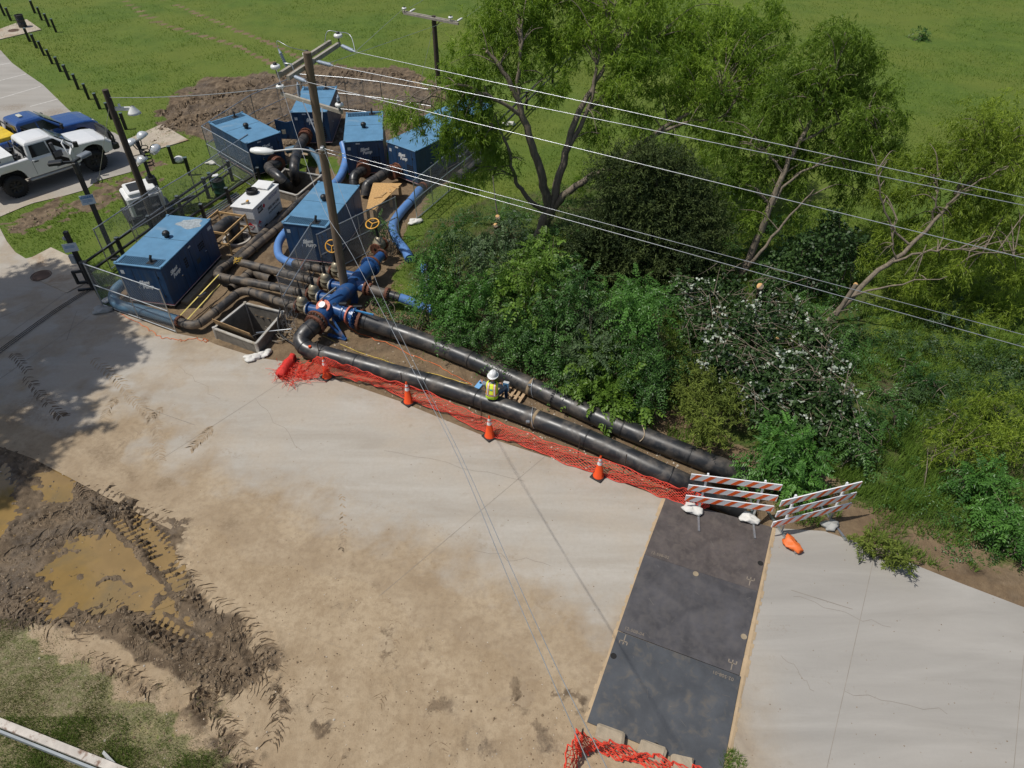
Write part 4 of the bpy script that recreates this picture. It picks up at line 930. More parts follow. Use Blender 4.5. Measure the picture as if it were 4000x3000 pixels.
# ------------------------------------------------------------------ trench boxes
def trench_box(label, Q, depth, ztop, plyfront):
    c = sum(Q, Vector())/4; t = thing('trench_box', label, 'trench box', (c.x, c.y, 0))
    for i in range(4):
        a_, b_ = Q[i], Q[(i+1) % 4]; mb = MB(); d = (b_-a_).normalized()*.03
        n_ = Vector((d.y, -d.x, 0)).normalized()*.0
        mb.beam(Vector((a_.x, a_.y, ztop-depth/2))+d, Vector((b_.x, b_.y, ztop-depth/2))-d, .05, depth)
        pn = mb.build('panel', SHIELD, t)
        mb = MB(); mb.beam(Vector((a_.x, a_.y, ztop+.02)), Vector((b_.x, b_.y, ztop+.02)), .09, .05); sub(mb, 'top_rail', SHIELDR, pn)
        if i == 3: 
            q = a_.lerp(b_, .8); mb = MB(); mb.box((q.x, q.y, ztop-.12), (.2, .06, .16)); 
    for p in Q:
        mb = MB(); mb.cyl((p.x, p.y, ztop-depth), (p.x, p.y, ztop+.07), .06, 10); mb.build('corner_post', SHIELDR, t)
    mb = MB(); mb.add([Vector((q.x, q.y, ztop-depth+.05)) for q in Q], [(0, 1, 2, 3)]); mb.build('pit_floor', M('pit_mud', (.12, .09, .06), .9, var=.3), t)
    return t
t1 = trench_box('near trench box with a plywood sheet leaning inside, beside the road', PIT1, 1.9, .42, True)
a_, b_ = PIT1[3], PIT1[2]; off = Vector((.12, .28, 0))
mb = MB(); mb.prism([a_.lerp(b_, -.02)+off+Vector((0, 0, -.35)), a_.lerp(b_, .88)+off+Vector((0, 0, -.35)), a_.lerp(b_, .85)+off*.35+Vector((0, 0, .3)), a_.lerp(b_, -.04)+off*.35+Vector((0, 0, .34))], (.01, .025, 0)); mb.solo('plywood_sheet', M('brown_plywood', (.36, .23, .11), .8, var=.3, scale=5, dirt=(.2, .15, .1)), 'brown plywood sheet leaning in the near trench box', 'plywood')
q = at(1015,1255,-.6); mb = MB(); mb.beam(q, q+Vector((-.08, 0, .7)), .09, .045); mb.solo('wood_stake', WOOD, 'single wood stake standing inside the near trench box', 'stake')
q = at(1010,1310,.0); mb = MB(); mb.tube([q+Vector((.42*math.cos(u), .42*math.sin(u)*.9, -.3+.1*math.sin(u))) for u in np.linspace(0, 2*PI, 24)[:-1]], .035, 8, closed=True); mb.solo('hose_loop', BLACKP, 'black hose loop in the corner of the near trench box', 'hose')
t2 = trench_box('far trench box with two suction pipes dropping into it', PIT2, 2., .35, False)
# chipboard cover behind the middle pump
OC = thing('chipboard_cover', 'yellow chipboard cover on short legs beside the suction elbow', 'cover', at(1500,760,0))
oc = [at(1458,716,.62), at(1570,718,.62), at(1462,822,.62), at(1432,818,.62), at(1440,780,.62)]
mb = MB(); mb.prism([oc[0], oc[1], oc[2], oc[3], oc[4]][::-1], (0, 0, .03)); mb.build('sheet', OSB, OC)
for q in (oc[1].lerp(oc[0], .1), oc[2], oc[3].lerp(oc[2], .1), oc[1].lerp(oc[2], .45)):
    mb = MB(); mb.beam((q.x, q.y+.04, 0), (q.x, q.y+.04, .62), .14, .06, up=Vector((0, 1, 0))); mb.build('leg', WOOD, OC)
for k in range(4):
    q = at(1478+k*22, 770-k*13, .67); mb = MB(); mb.box(q, (.4, .09, .03), Matrix.Rotation(R(20+k*43), 3, 'Z')); mb.solo('wood_scrap', WOOD, ('wood scrap on the chipboard cover, nearest its front edge', 'second wood scrap from the front on the chipboard cover', 'third wood scrap on the chipboard cover', 'wood scrap at the back of the chipboard cover')[k], 'wood scrap', 'wood scraps on the chipboard cover')
for k, (p_, s_) in enumerate((((1150,612), (.55, .9)), ((1180,600), (.5, .8)))):
    q = at(*p_, .02); mb = MB(); mb.box(q+Vector((0, 0, .02)), (s_[0], s_[1], .03), Matrix.Rotation(R(10+k*15), 3, 'Z')); mb.solo('board', PLANK, ('dull board on the grass behind the far trench box', 'dull board on the grass close to the blue arching hose')[k], 'board')

# ------------------------------------------------------------------ white fuel tank
f0, f1, f2 = at(903,803,1.32), at(986,815,1.32), at(1086,719,1.32)
dl = (f2-f1); Lt = dl.length; yw = math.atan2(-dl.y, -dl.x); wdir = Vector((-math.sin(yw), math.cos(yw), 0)); Wt = abs((f0-f1).dot(wdir))
cc = (f1+f2)/2; sgn = 1 if (f0-f1).dot(wdir) > 0 else -1; cc = cc+wdir*sgn*Wt/2
FT = thing('fuel_tank', 'white fuel tank with black lettering and red placards between the pipes', 'fuel tank', (cc.x, cc.y, 0), yw)
# local: +x end faces the camera side, text side is -sgn*y
ys = -sgn
mb = MB(); mb.box((0, 0, .42), (Lt*.96, Wt*.96, .68), bev=.02); mb.box((0, 0, 1.02), (Lt, Wt, .52), bev=.03); mb.box((0, 0, .13), (Lt*.9, Wt*.8, .12)); mb.build('tank_body', WHITE, FT, False)
mb = MB(); mb.box((0, 0, 1.3), (Lt+.06, Wt+.06, .05), bev=.015); tl = mb.build('tank_top', WHITE, FT, False)
mb = MB(); mb.box((-Lt*.33, 0, 1.42), (Lt*.26, Wt*.72, .06), Matrix.Rotation(R(7), 3, 'Y'), bev=.012); mb.box((-Lt*.33, 0, 1.36), (Lt*.23, Wt*.66, .08)); mb.build('hatch_lid', WHITE, FT, False)
mb = MB()
for k in range(5): mb.tube([(-Lt*.05+(.24-.018*(k % 3))*math.cos(u), -ys*Wt*.18+(.24-.018*(k % 3))*math.sin(u), 1.35+k*.035) for u in np.linspace(0, 2*PI, 25)[:-1]], .026, 8, closed=True)
mb.build('coiled_hose', BLACKP, FT, False)
mb = MB(); mb.box((Lt*.34, ys*.1, 1.38), (.16, .1, .12), bev=.02); mb.cyl((Lt*.34, ys*.1, 1.38), (Lt*.42, -ys*.12, 1.36), .03, 8); mb.build('fuel_nozzle', M('nozzle', (.35, .33, .28), .5), FT, False)
mb = MB(); mb.box((Lt*.34, ys*.1, 1.45), (.14, .08, .03)); mb.build('nozzle_tag', YELLOWW, FT, False)
BLK = M('black_print', (.02, .02, .022), .6); RDP = M('red_print', (.55, .03, .04), .6); PUR = M('navy_print', (.12, .12, .3), .6)
yy = ys*(Wt/2+.004); yl = ys*(Wt*.48+.005); xd = (-1, 0, 0) if ys > 0 else (1, 0, 0)
sgx = xd[0]
put_text('lettering', 'RICOCHET', .17, PUR, FT, (-Lt*.24, yy, 1.08), xd, (0, 0, 1), .25)
put_text('lettering', '(800) 284-2540', .165, BLK, FT, (-Lt*.2, yl, .68), xd, (0, 0, 1))
put_text('lettering', 'www.RicochetFuel.com', .11, BLK, FT, (-Lt*.2, yl, .5), xd, (0, 0, 1), .2)
mb = MB(); mb.box((Lt*.27, yy, 1.02), (.4, .006, .26)); mb.build('black_sticker', BLK, FT, False)
put_text('lettering', '6817', .19, LETTER, FT, (Lt*.27, yy+ys*.005, 1.02), xd, (0, 0, 1))
mb = MB(); mb.box((Lt*.27-.32, yy, 1.02), (.22, .006, .26)); mb.build('white_sticker', LETTER, FT, False)
mb = MB(); mb.lathe((Lt*.27-.32, yy+ys*.004, 1.02), [(.0, 0), (.09, 0), (.09, .003), (0, .003)], 18, 0, Vector((0, ys, 0))); mb.build('red_disc', RDP, FT, False)
def placard(c, xa, na):
    mb = MB(); xa = Vector(xa); z_ = Vector((0, 0, 1)); c = Vector(c); na = Vector(na)
    mb.prism([c+xa*.19, c+z_*.19, c-xa*.19, c-z_*.19][::(1 if xa.cross(z_).dot(na) > 0 else -1)], na*.004); o = mb.build('placard', RDP, FT, False)
    mb = MB(); c2 = c+na*.005; mb.prism([c2+xa*.15, c2+xa*.11+z_*.04, c2-xa*.11+z_*.04, c2-xa*.15, c2-xa*.02-z_*.14, c2+xa*.02-z_*.14][::(1 if xa.cross(z_).dot(na) > 0 else -1)], na*.003); link('placard_field', mb.mesh(LETTER), o)
    q = put_text('placard_number', '1993', .085, BLK, FT, c2+na*.005, xa, z_)
placard((Lt*.38, yl, .42), xd, (0, ys, 0)); ex = Lt*.48+.004
placard((ex, ys*Wt*.18, .4), (0, ys*-sgx*sgx, 0) if False else (0, 1, 0), (1, 0, 0))
mb = MB(); mb.box((ex, -ys*Wt*.25, .68), (.006, .3, .12)); mb.build('black_sticker', BLK, FT, False)
for xk in (.2, -.28): mb = MB(); mb.box((Lt*xk, yl, .14), (.24, .006, .08)); mb.build('fork_pocket', BLK, FT, False)
# ------------------------------------------------------------------ chain link panels
LINKW = M('chain_link_wire', (.3, .32, .33), .5, .4, var=.12)
def chain_panel(label, a, b, h=1.85, lean=Vector((0, 0, 0)), brace=True, step=.075):
    a = Vector(a); b = Vector(b); a.z = b.z = 0
    t = thing('fence_panel', label, 'fence panel', (a.x, a.y, 0), 0, 'chain link fence panels round the pumps')
    up = (Vector((0, 0, 1))*h+lean); d = b-a; L = d.length; z0 = Vector((0, 0, .06))
    def pt(u, v): return a+z0+d*u+up*v
    for nm, p, q in (('top_rail', (0, 1), (1, 1)), ('bottom_rail', (0, 0), (1, 0)), ('mid_rail', (0, .5), (1, .5)), ('post', (0, 0), (0, 1)), ('post', (1, 0), (1, 1)), ('middle_post', (.5, 0), (.5, 1))):
        mb = MB(); ext = .03 if nm == 'post' else 0
        mb.cyl(pt(*p)-up.normalized()*(.05 if nm == 'post' else 0), pt(*q)+up.normalized()*ext, .024 if nm != 'middle_post' else .018, 8); mb.build(nm, GALV, t)
    mb = MB(); r = .0021; n = int((L+h)/step)
    nrm = d.cross(up).normalized()
    for k in range(n):
        s0 = k*step
        for sg in (1, -1):
            # diagonal in the (along, up) plane at 45 degrees
            u0, v0 = (max(0, s0-h), min(s0, h)); u1, v1 = (min(s0, L), max(0, s0-L))
            if abs(u1-u0) < 1e-3: continue
            if sg < 0: u0, u1 = L-u0, L-u1
            p, q = pt(u0/L, v0/h), pt(u1/L, v1/h)
            s_, uu = frame(q-p, nrm); o_ = nrm*.003*sg
            vs = [p+s_*r+o_, p+uu*r+o_, p-s_*r+o_, p-uu*r+o_, q+s_*r+o_, q+uu*r+o_, q-s_*r+o_, q-uu*r+o_]
            mb.add(vs, [(0, 1, 5, 4), (1, 2, 6, 5), (2, 3, 7, 6), (3, 0, 4, 7)])
    mb.build('chain_mesh', LINKW, t)
    return t
FP = [('chain link panel in front of the near pump, above the dull blue hose', (404,1195), (690,1300)),
 ('chain link panel beside the near pump, nearest the lamp post', (436,1056), (668,880)),
 ('chain link panel beside the wooden lamp pole and light tower', (548,980), (790,822)),
 ('chain link panel passing in front of the green trash drum', (790,822), (1003,668)),
 ('chain link panel at the left end of the left corner pump', (828,634), (1010,745)),
 ('chain link panel behind the left corner pump, against the mud', (828,634), (1010,505)),
 ('chain link panel behind the rear pump, left of the pole', (1010,505), (1195,418)),
 ('chain link panel behind the rear pump, right of the pole', (1195,418), (1362,432)),
 ('chain link panel at the back between the far pole and the pumps', (1362,432), (1500,450)),
 ('chain link panel behind the right pump under the willow', (1500,450), (1690,482)),
 ('chain link panel in front of the black valves, crossing the discharge pipes', (1249,1032), (1125,1245)),
 ('chain link panel along the middle pump toward the chipboard cover', (1270,1078), (1562,925)),
 ('chain link panel at the end of the right pump, blue hose beneath it', (1629,858), (1752,752)),
 ('chain link panel farthest right, mostly behind willow leaves', (1752,752), (1880,650))]
for lab, a_, b_ in FP: chain_panel(lab, at(*a_), at(*b_))
# black pipe rails of the park
def pipe_rail(label, pts, zs, posts, r=.05, ph=1.05):
    P_ = [at(*q) for q in pts]; t = thing('pipe_rail', label, 'rail fence', P_[0])
    for z_ in zs:
        mb = MB()
        for p, q in zip(P_[:-1], P_[1:]): mb.beam(p+Vector((0, 0, z_)), q+Vector((0, 0, z_)), r*1.6, r*1.6)
        mb.build('rail', BLACKM, t)
    d = P_[-1]-P_[0]
    for f in posts:
        q = P_[0]+d*f; mb = MB(); mb.box((q.x, q.y, ph/2), (.13, .13, ph)); pn = mb.build('post', BLACKM, t)
        mb = MB(); mb.box((q.x, q.y, ph+.015), (.15, .15, .03)); sub(mb, 'post_cap', M('slate_cap', (.1, .12, .13), .5), pn)
pipe_rail('black pipe rail along the park side, behind the near pump', [(360,1110), (910,708)], (.95, .5), (0, .2, .4, .6, .8, 1))
pipe_rail('black pipe rail behind the fuel tank, ending at the left corner pump', [(700,935), (1020,720)], (.62,), (0, .3, .6, 1), ph=.85)
pipe_rail('dark green pipe rail running up the lawn behind the willow', [(1800,690), (2245,238)], (.95, .5), (0, .25, .5, .75, 1))
for k in range(4):
    mb = MB(); mb.cyl(at(745+k*7, 868+k*5, .06), at(925+k*7, 752+k*5, .06), .03, 8); mb.solo('loose_tube', GALV, ('loose silver tube on the ground by the rail, nearest the lawn', 'second loose silver tube beside the rail', 'third loose silver tube beside the rail', 'loose silver tube on the ground nearest the fuel tank')[k], 'tube', 'loose tubes by the rail')

# ------------------------------------------------------------------ bollards, drums
BOLC = M('bollard_cap', (.085, .13, .125), .5)
bols = [(19,62), (43,81), (137,52), (164,79), (193,105), (220,126), (117,163), (144,188), (173,217), (205,250), (237,280), (271,312), (307,349), (348,388), (391,426), (436,465), (493,506), (680,638), (742,684), (836,745)]
ordw = ['first', 'second', 'third', 'fourth', 'fifth', 'sixth', 'seventh', 'eighth', 'ninth', 'tenth', 'eleventh']
B0 = None
for i, q in enumerate(bols):
    p = at(*q)
    if i < 2: lab = ('black post at the top left corner, cut by the picture edge', 'black post just behind the trash drum on its slab')[i]
    elif i < 6: lab = 'black post, '+ordw[i-2]+' from the back in the short row beyond the drum'
    elif i < 17: lab = 'black post, '+ordw[i-6]+' from the drum in the row along the parking lot'
    else: lab = ('black post with a white lamp globe lying at its foot', 'black post on the lawn between the globe and the green drum', 'black post directly behind the green drum')[i-17]
    if B0 is None:
        t = B0 = thing('bollard', lab, 'bollard', p, R(20), 'black wooden bollards')
        mb = MB(); mb.box((0, 0, .46), (.155, .155, .92), bev=.01); mb.build('post', BLACKM, t, False)
        mb = MB(); mb.box((0, 0, .935), (.175, .175, .03), bev=.008); mb.build('cap', BOLC, t, False)
    else:
        t = copy_tree(B0); t.location = p; t['label'] = lab
    t.rotation_euler = (random.uniform(-.03, .03), random.uniform(-.03, .03), R(20)+random.uniform(-.2, .2))
def drum(label, p, colr, hgt=.9):
    t = thing('trash_drum', label, 'trash drum', p)
    mb = MB(); mb.lathe(p, [(.02, .02), (.28, .02), (.29, .04), (.285, .28), (.305, .3), (.285, .32), (.285, .58), (.305, .6), (.285, .62), (.29, hgt-.04), (.3, hgt), (.26, hgt)], 22); mb.build('barrel', colr, t)
    mb = MB(); mb.lathe(p, [(.275, hgt-.05), (.02, hgt-.06)], 22); mb.build('liner', DARKH, t)
    mb = MB(); mb.tube([p+Vector((.3*math.cos(u), .3*math.sin(u), hgt)) for u in np.linspace(0, 2*PI, 23)[:-1]], .014, 6, closed=True); mb.build('rim', BLACKM, t)
    return t
drum('dark steel trash drum on the small concrete slab', at(92,108), M('dark_drum', (.025, .03, .035), .5, var=.3))
drum('dark green trash drum behind the fence, white litter in its mouth', at(868,770), M('green_drum', (.012, .055, .035), .45, var=.3))
q = at(838,690,.92); mb = MB(); mb.prism([q+Vector((-.12, -.05, 0)), q+Vector((.2, .02, .02)), q+Vector((.1, .2, .05)), q+Vector((-.1, .12, .03))], (0, 0, .02)); mb.solo('litter', WHITE, 'piece of white litter in the green drum', 'litter')
p = at(702,632,0); mb = MB(); mb.lathe(p+Vector((0, 0, 0)), [(.02, .0), (.2, .02), (.25, .12), (.2, .24), (.1, .3), (.02, .31)], 18); mb.solo('lamp_globe', PORC, 'white lamp globe lying on the grass against a black post', 'lamp globe')
def slab(name, pts, lab, z_=.05, mat=CONC2):
    mb = MB(); P_ = [at(*q) for q in pts]
    if (P_[1]-P_[0]).cross(P_[2]-P_[1]).z < 0: P_ = P_[::-1]
    mb.prism([p+Vector((0, 0, -.1)) for p in P_], (0, 0, .1+z_)); return mb.solo(name, mat, lab, None, kind='structure')
slab('drum_slab', [(-120,160), (105,78), (162,118), (-120,185)], 'concrete slab under the dark drum', .06)
slab('inlet_slab', [(470,560), (633,488), (737,549), (601,590), (520,612)], 'tan concrete slab in front of the trucks', .05)
slab('inlet_apron', [(108,1016), (200,968), (331,1029), (348,1100), (262,1145), (160,1100)], 'concrete inlet apron by the sign post', .03)
for k, (q, z_) in enumerate((((160,1076), .032), ((53,119), .062))):
    p = at(*q, z_); t = thing('manhole_cover', ('rusty round manhole cover on the apron beside the road', 'round manhole cover on the slab in front of the dark drum')[k], 'manhole cover', p)
    IR = M('brown_cast_iron', (.17, .11, .08), .8, .2, var=.3)
    mb = MB(); mb.lathe(p, [(.02, .008), (.34, .008), (.34, .0)], 24, smooth=False); mb.build('lid', IR, t)
    mb = MB(); mb.tube([p+Vector((.38*math.cos(u), .38*math.sin(u), .003)) for u in np.linspace(0, 2*PI, 25)[:-1]], .018, 6, closed=True); mb.build('frame_ring', IR, t)
    mb = MB()
    for j in range(9): mb.box(p+Vector((0, -.28+j*.07, .011)), (2*math.sqrt(max(.0, .33**2-(-.28+j*.07)**2))*.9, .02, .012))
    mb.build('tread_bars', IR, t)

# ------------------------------------------------------------------ posts with signs, lamp posts
SIGNW = M('sign_white', (.66, .7, .74), .45, var=.06); SBLUE = M('sign_blue', (.05, .2, .45), .5)
def signboard(t, c, w_, h_, yawd, lines, band):
    c = Vector(c); x_ = Vector((math.cos(R(yawd)), math.sin(R(yawd)), 0)); n_ = Vector((x_.y, -x_.x, 0)); zz = Vector((0, 0, 1)); lc = c-t.location
    mb = MB(); mb.beam(c-x_*w_/2, c+x_*w_/2, .02, h_); sg = mb.build('sign_board', SIGNW, t)
    if band:
        cc_ = c+zz*h_*.3+n_*.013; mb = MB(); mb.beam(cc_-x_*w_*.46, cc_+x_*w_*.46, .004, h_*.27); sub(mb, 'sign_band', SBLUE, sg)
    for k in range(3):
        cc_ = c+zz*h_*(.02-.11*k+(0 if band else .2))+n_*.013; mb = MB(); mb.beam(cc_-x_*w_*.38, cc_+x_*w_*(.3+.05*(k % 2)), .004, h_*.035); sub(mb, 'sign_line', SBLUE, sg)
    for s_, sz, dz, mt in lines: put_text('sign_text', s_, sz, mt, t, lc+zz*dz+n_*(.018 if band else .014), x_, zz)
pb = at(452,1012); pt_ = at(285,655,4.7); LP = thing('lamp_post', 'black square lamp post with a twin head, rising before the white truck', 'lamp post', pb)
top = Vector((pb.x, pb.y, 0))
def hgt_of(px_, py_, b):     # height over base b that shows at picture row py_
    zs = np.linspace(0, 12, 1201); best = min(zs, key=lambda zz: abs((lambda d: 1500-FPX*(np.dot(d, _cu)/np.dot(d, _cf)))(np.array([b.x, b.y, zz-CAM_H]))-py_)); return float(best)
hl = hgt_of(270, 628, pb)
mb = MB(); mb.beam(pb, pb+Vector((0, 0, hl)), .14, .14, up=Vector((0, 1, 0))); mb.build('post', BLACKM, LP)
mb = MB(); mb.box(pb+Vector((0, 0, .06)), (.3, .3, .12), bev=.02); mb.build('base', BLACKM, LP)
for k, (dx, dy) in enumerate(((-.45, -.15), (.15, .4))):
    c = pb+Vector((dx, dy, hl-.02)); mb = MB(); mb.beam(pb+Vector((0, 0, hl-.05)), c, .08, .08); mb.build('arm', BLACKM, LP)
    mb = MB(); mb.box(c+Vector((dx*.3, dy*.3, .02)), (.5, .3, .14), Matrix.Rotation(math.atan2(dy, dx), 3, 'Z'), bev=.05); mb.build('lamp_head', BLACKM if k == 0 else M('slate_lamp', (.18, .2, .22), .4), LP)
mb = MB(); mb.box(pb+Vector((.02, 0, hl-.3)), (.2, .2, .5), bev=.04); mb.build('junction_box', BLACKM, LP)
hs = hgt_of(341, 775, pb)
signboard(LP, pb+Vector((-.02, -.12, hs)), .5, .4, 24, (('NOTICE', .115, .12, SIGNW),), True)
mb = MB(); c = pb+Vector((-.02, -.145, hs-.13))-Vector((.1, 0, 0)); mb.box(c, (.16, .004, .05)); mb.box(c+Vector((0, 0, .04)), (.09, .004, .04)); mb.build('car_symbol', SBLUE, LP)
pb = at(350,1106); SP = thing('sign_post', 'black square post with grey notice board beside the road apron', 'sign post', pb)
hp = hgt_of(262, 905, pb)
mb = MB(); mb.beam(pb, pb+Vector((0, 0, hp)), .15, .15, up=Vector((0, 1, 0))); mb.build('post', BLACKM, SP)
signboard(SP, pb+Vector((-.02, -.1, hgt_of(298, 962, pb))), .5, .36, 20, (), False)
mb = MB(); mb.box(pb+Vector((-.16, -.06, hgt_of(300, 1000, pb)-.1)), (.2, .14, .38), bev=.01); mb.build('meter_box', M('meter_grey', (.4, .42, .42), .5), SP)
mb = MB(); mb.lathe(pb+Vector((-.12, 0, hp-.25)), [(.05, -.12), (.1, -.06), (.1, 0), (.02, .06)], 12); mb.build('siren', M('siren_grey', (.35, .36, .36), .5), SP)
q = pb+Vector((.1, .1, 0))
GP = thing('gate_post', 'thick black gate post with a square bracket at the fence corner', 'gate post', at(372,1128))
g0 = at(372,1128); mb = MB(); mb.cyl(g0, g0+Vector((0, 0, 1.25)), .14, 14); mb.build('post', BLACKM, GP)
mb = MB()
for a_, b_ in (((-.5, -.1, .35), (.0, .0, .35)), ((-.5, -.1, .85), (0, 0, .85)), ((-.5, -.1, .3), (-.5, -.1, .9)), ((-.6, -.15, .03), (.1, 0, .03))): mb.beam(g0+Vector(a_), g0+Vector(b_), .09, .09)
mb.build('bracket', BLACKM, GP)

# ------------------------------------------------------------------ utility poles
def insul_pin(mb, c):
    mb.cyl(c, c+Vector((0, 0, .16)), .02, 6, 1); mb.lathe(c+Vector((0, 0, .12)), [(.03, 0), (.13, .02), (.15, .07), (.13, .12), (.05, .13)], 14, 0); mb.lathe(c+Vector((0, 0, .25)), [(.06, 0), (.06, .05), (.01, .06)], 10, 1)
def strain(mb, a, b):
    d = b-a; n = 9; pr = [(.02, 0)]
    for k in range(n): z_ = d.length*(.15+.7*k/n); pr += [(.035, z_), (.065, z_+.02), (.035, z_+.045)]
    pr += [(.02, d.length)]; mb.lathe(a, pr, 10, 0, d)
pb = at(1356,1186); ph_ = hgt_of(1199, 204, pb); tp = atY(1199, 204, pb.y+.15)
UP = thing('utility_pole', 'tall weathered utility pole with crossarms standing in the pipe manifold', 'utility pole', pb)
def onp(z_): return pb.lerp(tp, z_/tp.z)
mb = MB(); mb.tube([pb-Vector((0, 0, .3)), onp(3), onp(6), tp], [.165, .155, .14, .125], 16); mb.build('shaft', POLEW, UP)
cz = onp(tp.z-.45)
a1, a2 = atY(1105, 305, cz.y-.6), atY(1312, 172, cz.y+.9)
a1 = at(1106, 300, cz.z); a2 = at(1308, 168, cz.z); 
for off, nm in ((Vector((.17, -.1, 0)), 0), (Vector((-.17, .1, 0)), 1)):
    mb = MB(); mb.beam(a1+off, a2+off, .1, .13); mb.build('crossarm', ARMW, UP)
ins = [a2+Vector((.17, -.1, .07)), a1.lerp(a2, .42)+Vector((.1, -.1, .07)), a1+Vector((-.2, .1, .07))]
for q in ins: mb = MB(); insul_pin(mb, q); mb.build('pin_insulator', [PORC, BLACKM], UP)
strn = []
for q, (px_, py_) in ((a2+Vector((.2, -.15, -.02)), (1388, 203)), (a1.lerp(a2, .5)+Vector((.2, -.15, -.02)), (1302, 257)), (a1.lerp(a2, .08)+Vector((.2, -.15, -.02)), (1198, 320))):
    e = at(px_, py_, q.z-.03); mb = MB(); strain(mb, q, e); mb.build('strain_insulator', INSUL, UP); strn.append(e)
q = a1.lerp(a2, .2)+Vector((-.35, .25, .1)); mb = MB(); strain(mb, q+Vector((.1, 0, -.25)), q+Vector((-.12, .1, .4))); mb.build('fuse_cutout', INSUL, UP)
mb = MB(); mb.tube([q, q+Vector((.25, -.12, .02)), q+Vector((.3, -.15, -.2))], .022, 6); mb.tube(bez([q+Vector((-.12, .1, .4)), q+Vector((-.1, .1, .62)), q+Vector((.3, -.1, .5)), ins[1]+Vector((0, 0, .28))], 6), .01, 5); mb.tube(bez([ins[0]+Vector((-.5, -.1, -.2)), ins[0]+Vector((-.35, 0, .3)), ins[0]+Vector((0, 0, .3)), ins[0]+Vector((.4, 0, .2)), strn[0]], 6), .012, 5); mb.build('jumper_wire', WIRE, UP)
c2 = onp(tp.z-2.35); b1, b2 = at(1100, 366, c2.z), at(1336, 438, c2.z)
mb = MB(); mb.beam(b1, b2, .1, .12); mb.build('lower_crossarm', ARMW, UP)
mb = MB(); mb.beam(b1.lerp(b2, .35), onp(c2.z-.65), .03, .03); mb.beam(b1.lerp(b2, .68), onp(c2.z-.65), .03, .03); mb.beam(a1.lerp(a2, .3)+Vector((.17, -.1, -.05)), onp(cz.z-.5), .03, .03); mb.build('brace', GALV, UP)
for q in (b1+Vector((0, 0, .06)), b2+Vector((-.05, 0, .06))): mb = MB(); insul_pin(mb, q); mb.build('pin_insulator', [PORC, BLACKM], UP)
for q in (b1.lerp(b2, .3), b2+Vector((-.1, 0, 0))):
    mb = MB(); strain(mb, q+Vector((0, .1, .0)), q+Vector((.02, .14, .55))); mb.build('arrester', INSUL, UP)
# cobra lamp on the pole
lz = onp(hgt_of(1300, 612, pb)); le = at(1060, 592, lz.z+.1)
mb = MB(); mb.tube(bez([lz, lz.lerp(le, .4)+Vector((0, 0, .16)), le], 6), .03, 8); mb.build('lamp_arm', STEELG, UP)
ld = (le-lz).normalized(); mb = MB(); s_, u = frame(ld)
prof = [(0, .03), (.05, .1), (.3, .17), (.62, .16), (.78, .1), (.82, .02)]
vs = []; 
for k, (dst, r_) in enumerate(prof):
    for j in range(14): tt = 2*PI*j/14; vs.append(le+ld*(dst-.1)+s_*math.cos(tt)*r_*1.05+u*math.sin(tt)*r_*.65)
mb.add(vs, [(k*14+j, k*14+(j+1) % 14, (k+1)*14+(j+1) % 14, (k+1)*14+j) for k in range(5) for j in range(14)]+[tuple(range(14))[::-1], tuple(range(70, 84))], 0, True); mb.build('lamp_head', PORC, UP)
jb = onp(hgt_of(1290, 575, pb)); mb = MB(); mb.box(jb+Vector((.05, -.2, 0)), (.12, .16, .14), bev=.02); mb.tube([jb+Vector((.0, -.22, -.1))+Vector((.18*math.cos(u_), .1*math.sin(u_), -.12*math.sin(u_))) for u_ in np.linspace(0, 6, 14)], .012, 5); mb.build('clamp', WIRE, UP)
def wire(label, pts, r=.011, sag=.0, mat=WIRE):
    P_ = [Vector(p) for p in pts]
    if len(P_) == 2:
        a_, b_ = P_; P_ = [a_.lerp(b_, k/16)-Vector((0, 0, sag*4*(k/16)*(1-k/16))) for k in range(17)]
    mb = MB(); mb.tube(P_, r, 6); mb.solo('overhead_wire', mat, label, 'wire', 'wires of the utility pole')
wire('highest of the three power wires running right from the crossarm', [strn[0], at(4000, 772, 8.3), at(4000, 772, 8.3)+(at(4000, 772, 8.3)-strn[0])*.15], .009)
wire('middle of the three power wires running right from the crossarm', [strn[1], at(4000, 802, 8.2), at(4000, 802, 8.2)+(at(4000, 802, 8.2)-strn[1])*.15], .009)
wire('lowest of the three power wires running right from the crossarm', [strn[2], at(4000, 1008, 8.1), at(4000, 1008, 8.1)+(at(4000, 1008, 8.1)-strn[2])*.15], .009)
w0 = jb+Vector((.1, -.2, 0))
wire('upper of the two low cables running right above the bushes', [w0, at(4000, 1308, 5.0), at(4000, 1308, 5.0)+(at(4000, 1308, 5.0)-w0)*.15], .008)
wire('lower of the two low cables running right above the bushes', [w0+Vector((0, 0, -.12)), at(4000, 1356, 4.9), at(4000, 1356, 4.9)+(at(4000, 1356, 4.9)-w0)*.15], .0095)
w1 = ins[2]+Vector((0, 0, .2))
wire('left strand of the wire pair crossing the road toward the viewer', bez([w1, at(1240, 760, 7.6), at(1378, 1000, 7.1), at(1610, 1440, 6.9), at(1790, 1790, 7.1), at(1990, 2270, 7.6), at(2150, 2640, 8.1), at(2310, 3010, 8.7), at(2420, 3300, 9.2)], 6), .0055)
wire('right strand of the wire pair crossing the road toward the viewer', bez([w0, at(1400, 920, 5.6), at(1500, 1170, 5.9), at(1625, 1430, 6.3), at(1810, 1800, 6.9), at(2020, 2270, 7.5), at(2190, 2640, 8.0), at(2375, 3010, 8.6), at(2490, 3300, 9.1)], 6), .0055)
LPb = at(612, 888); lph = hgt_of(418, 350, LPb)
wl = LPb+Vector((0, 0, lph-.3))
wire('service wire from the tall pole to the wooden lamp pole', [onp(tp.z-.9), wl], .012, .15)
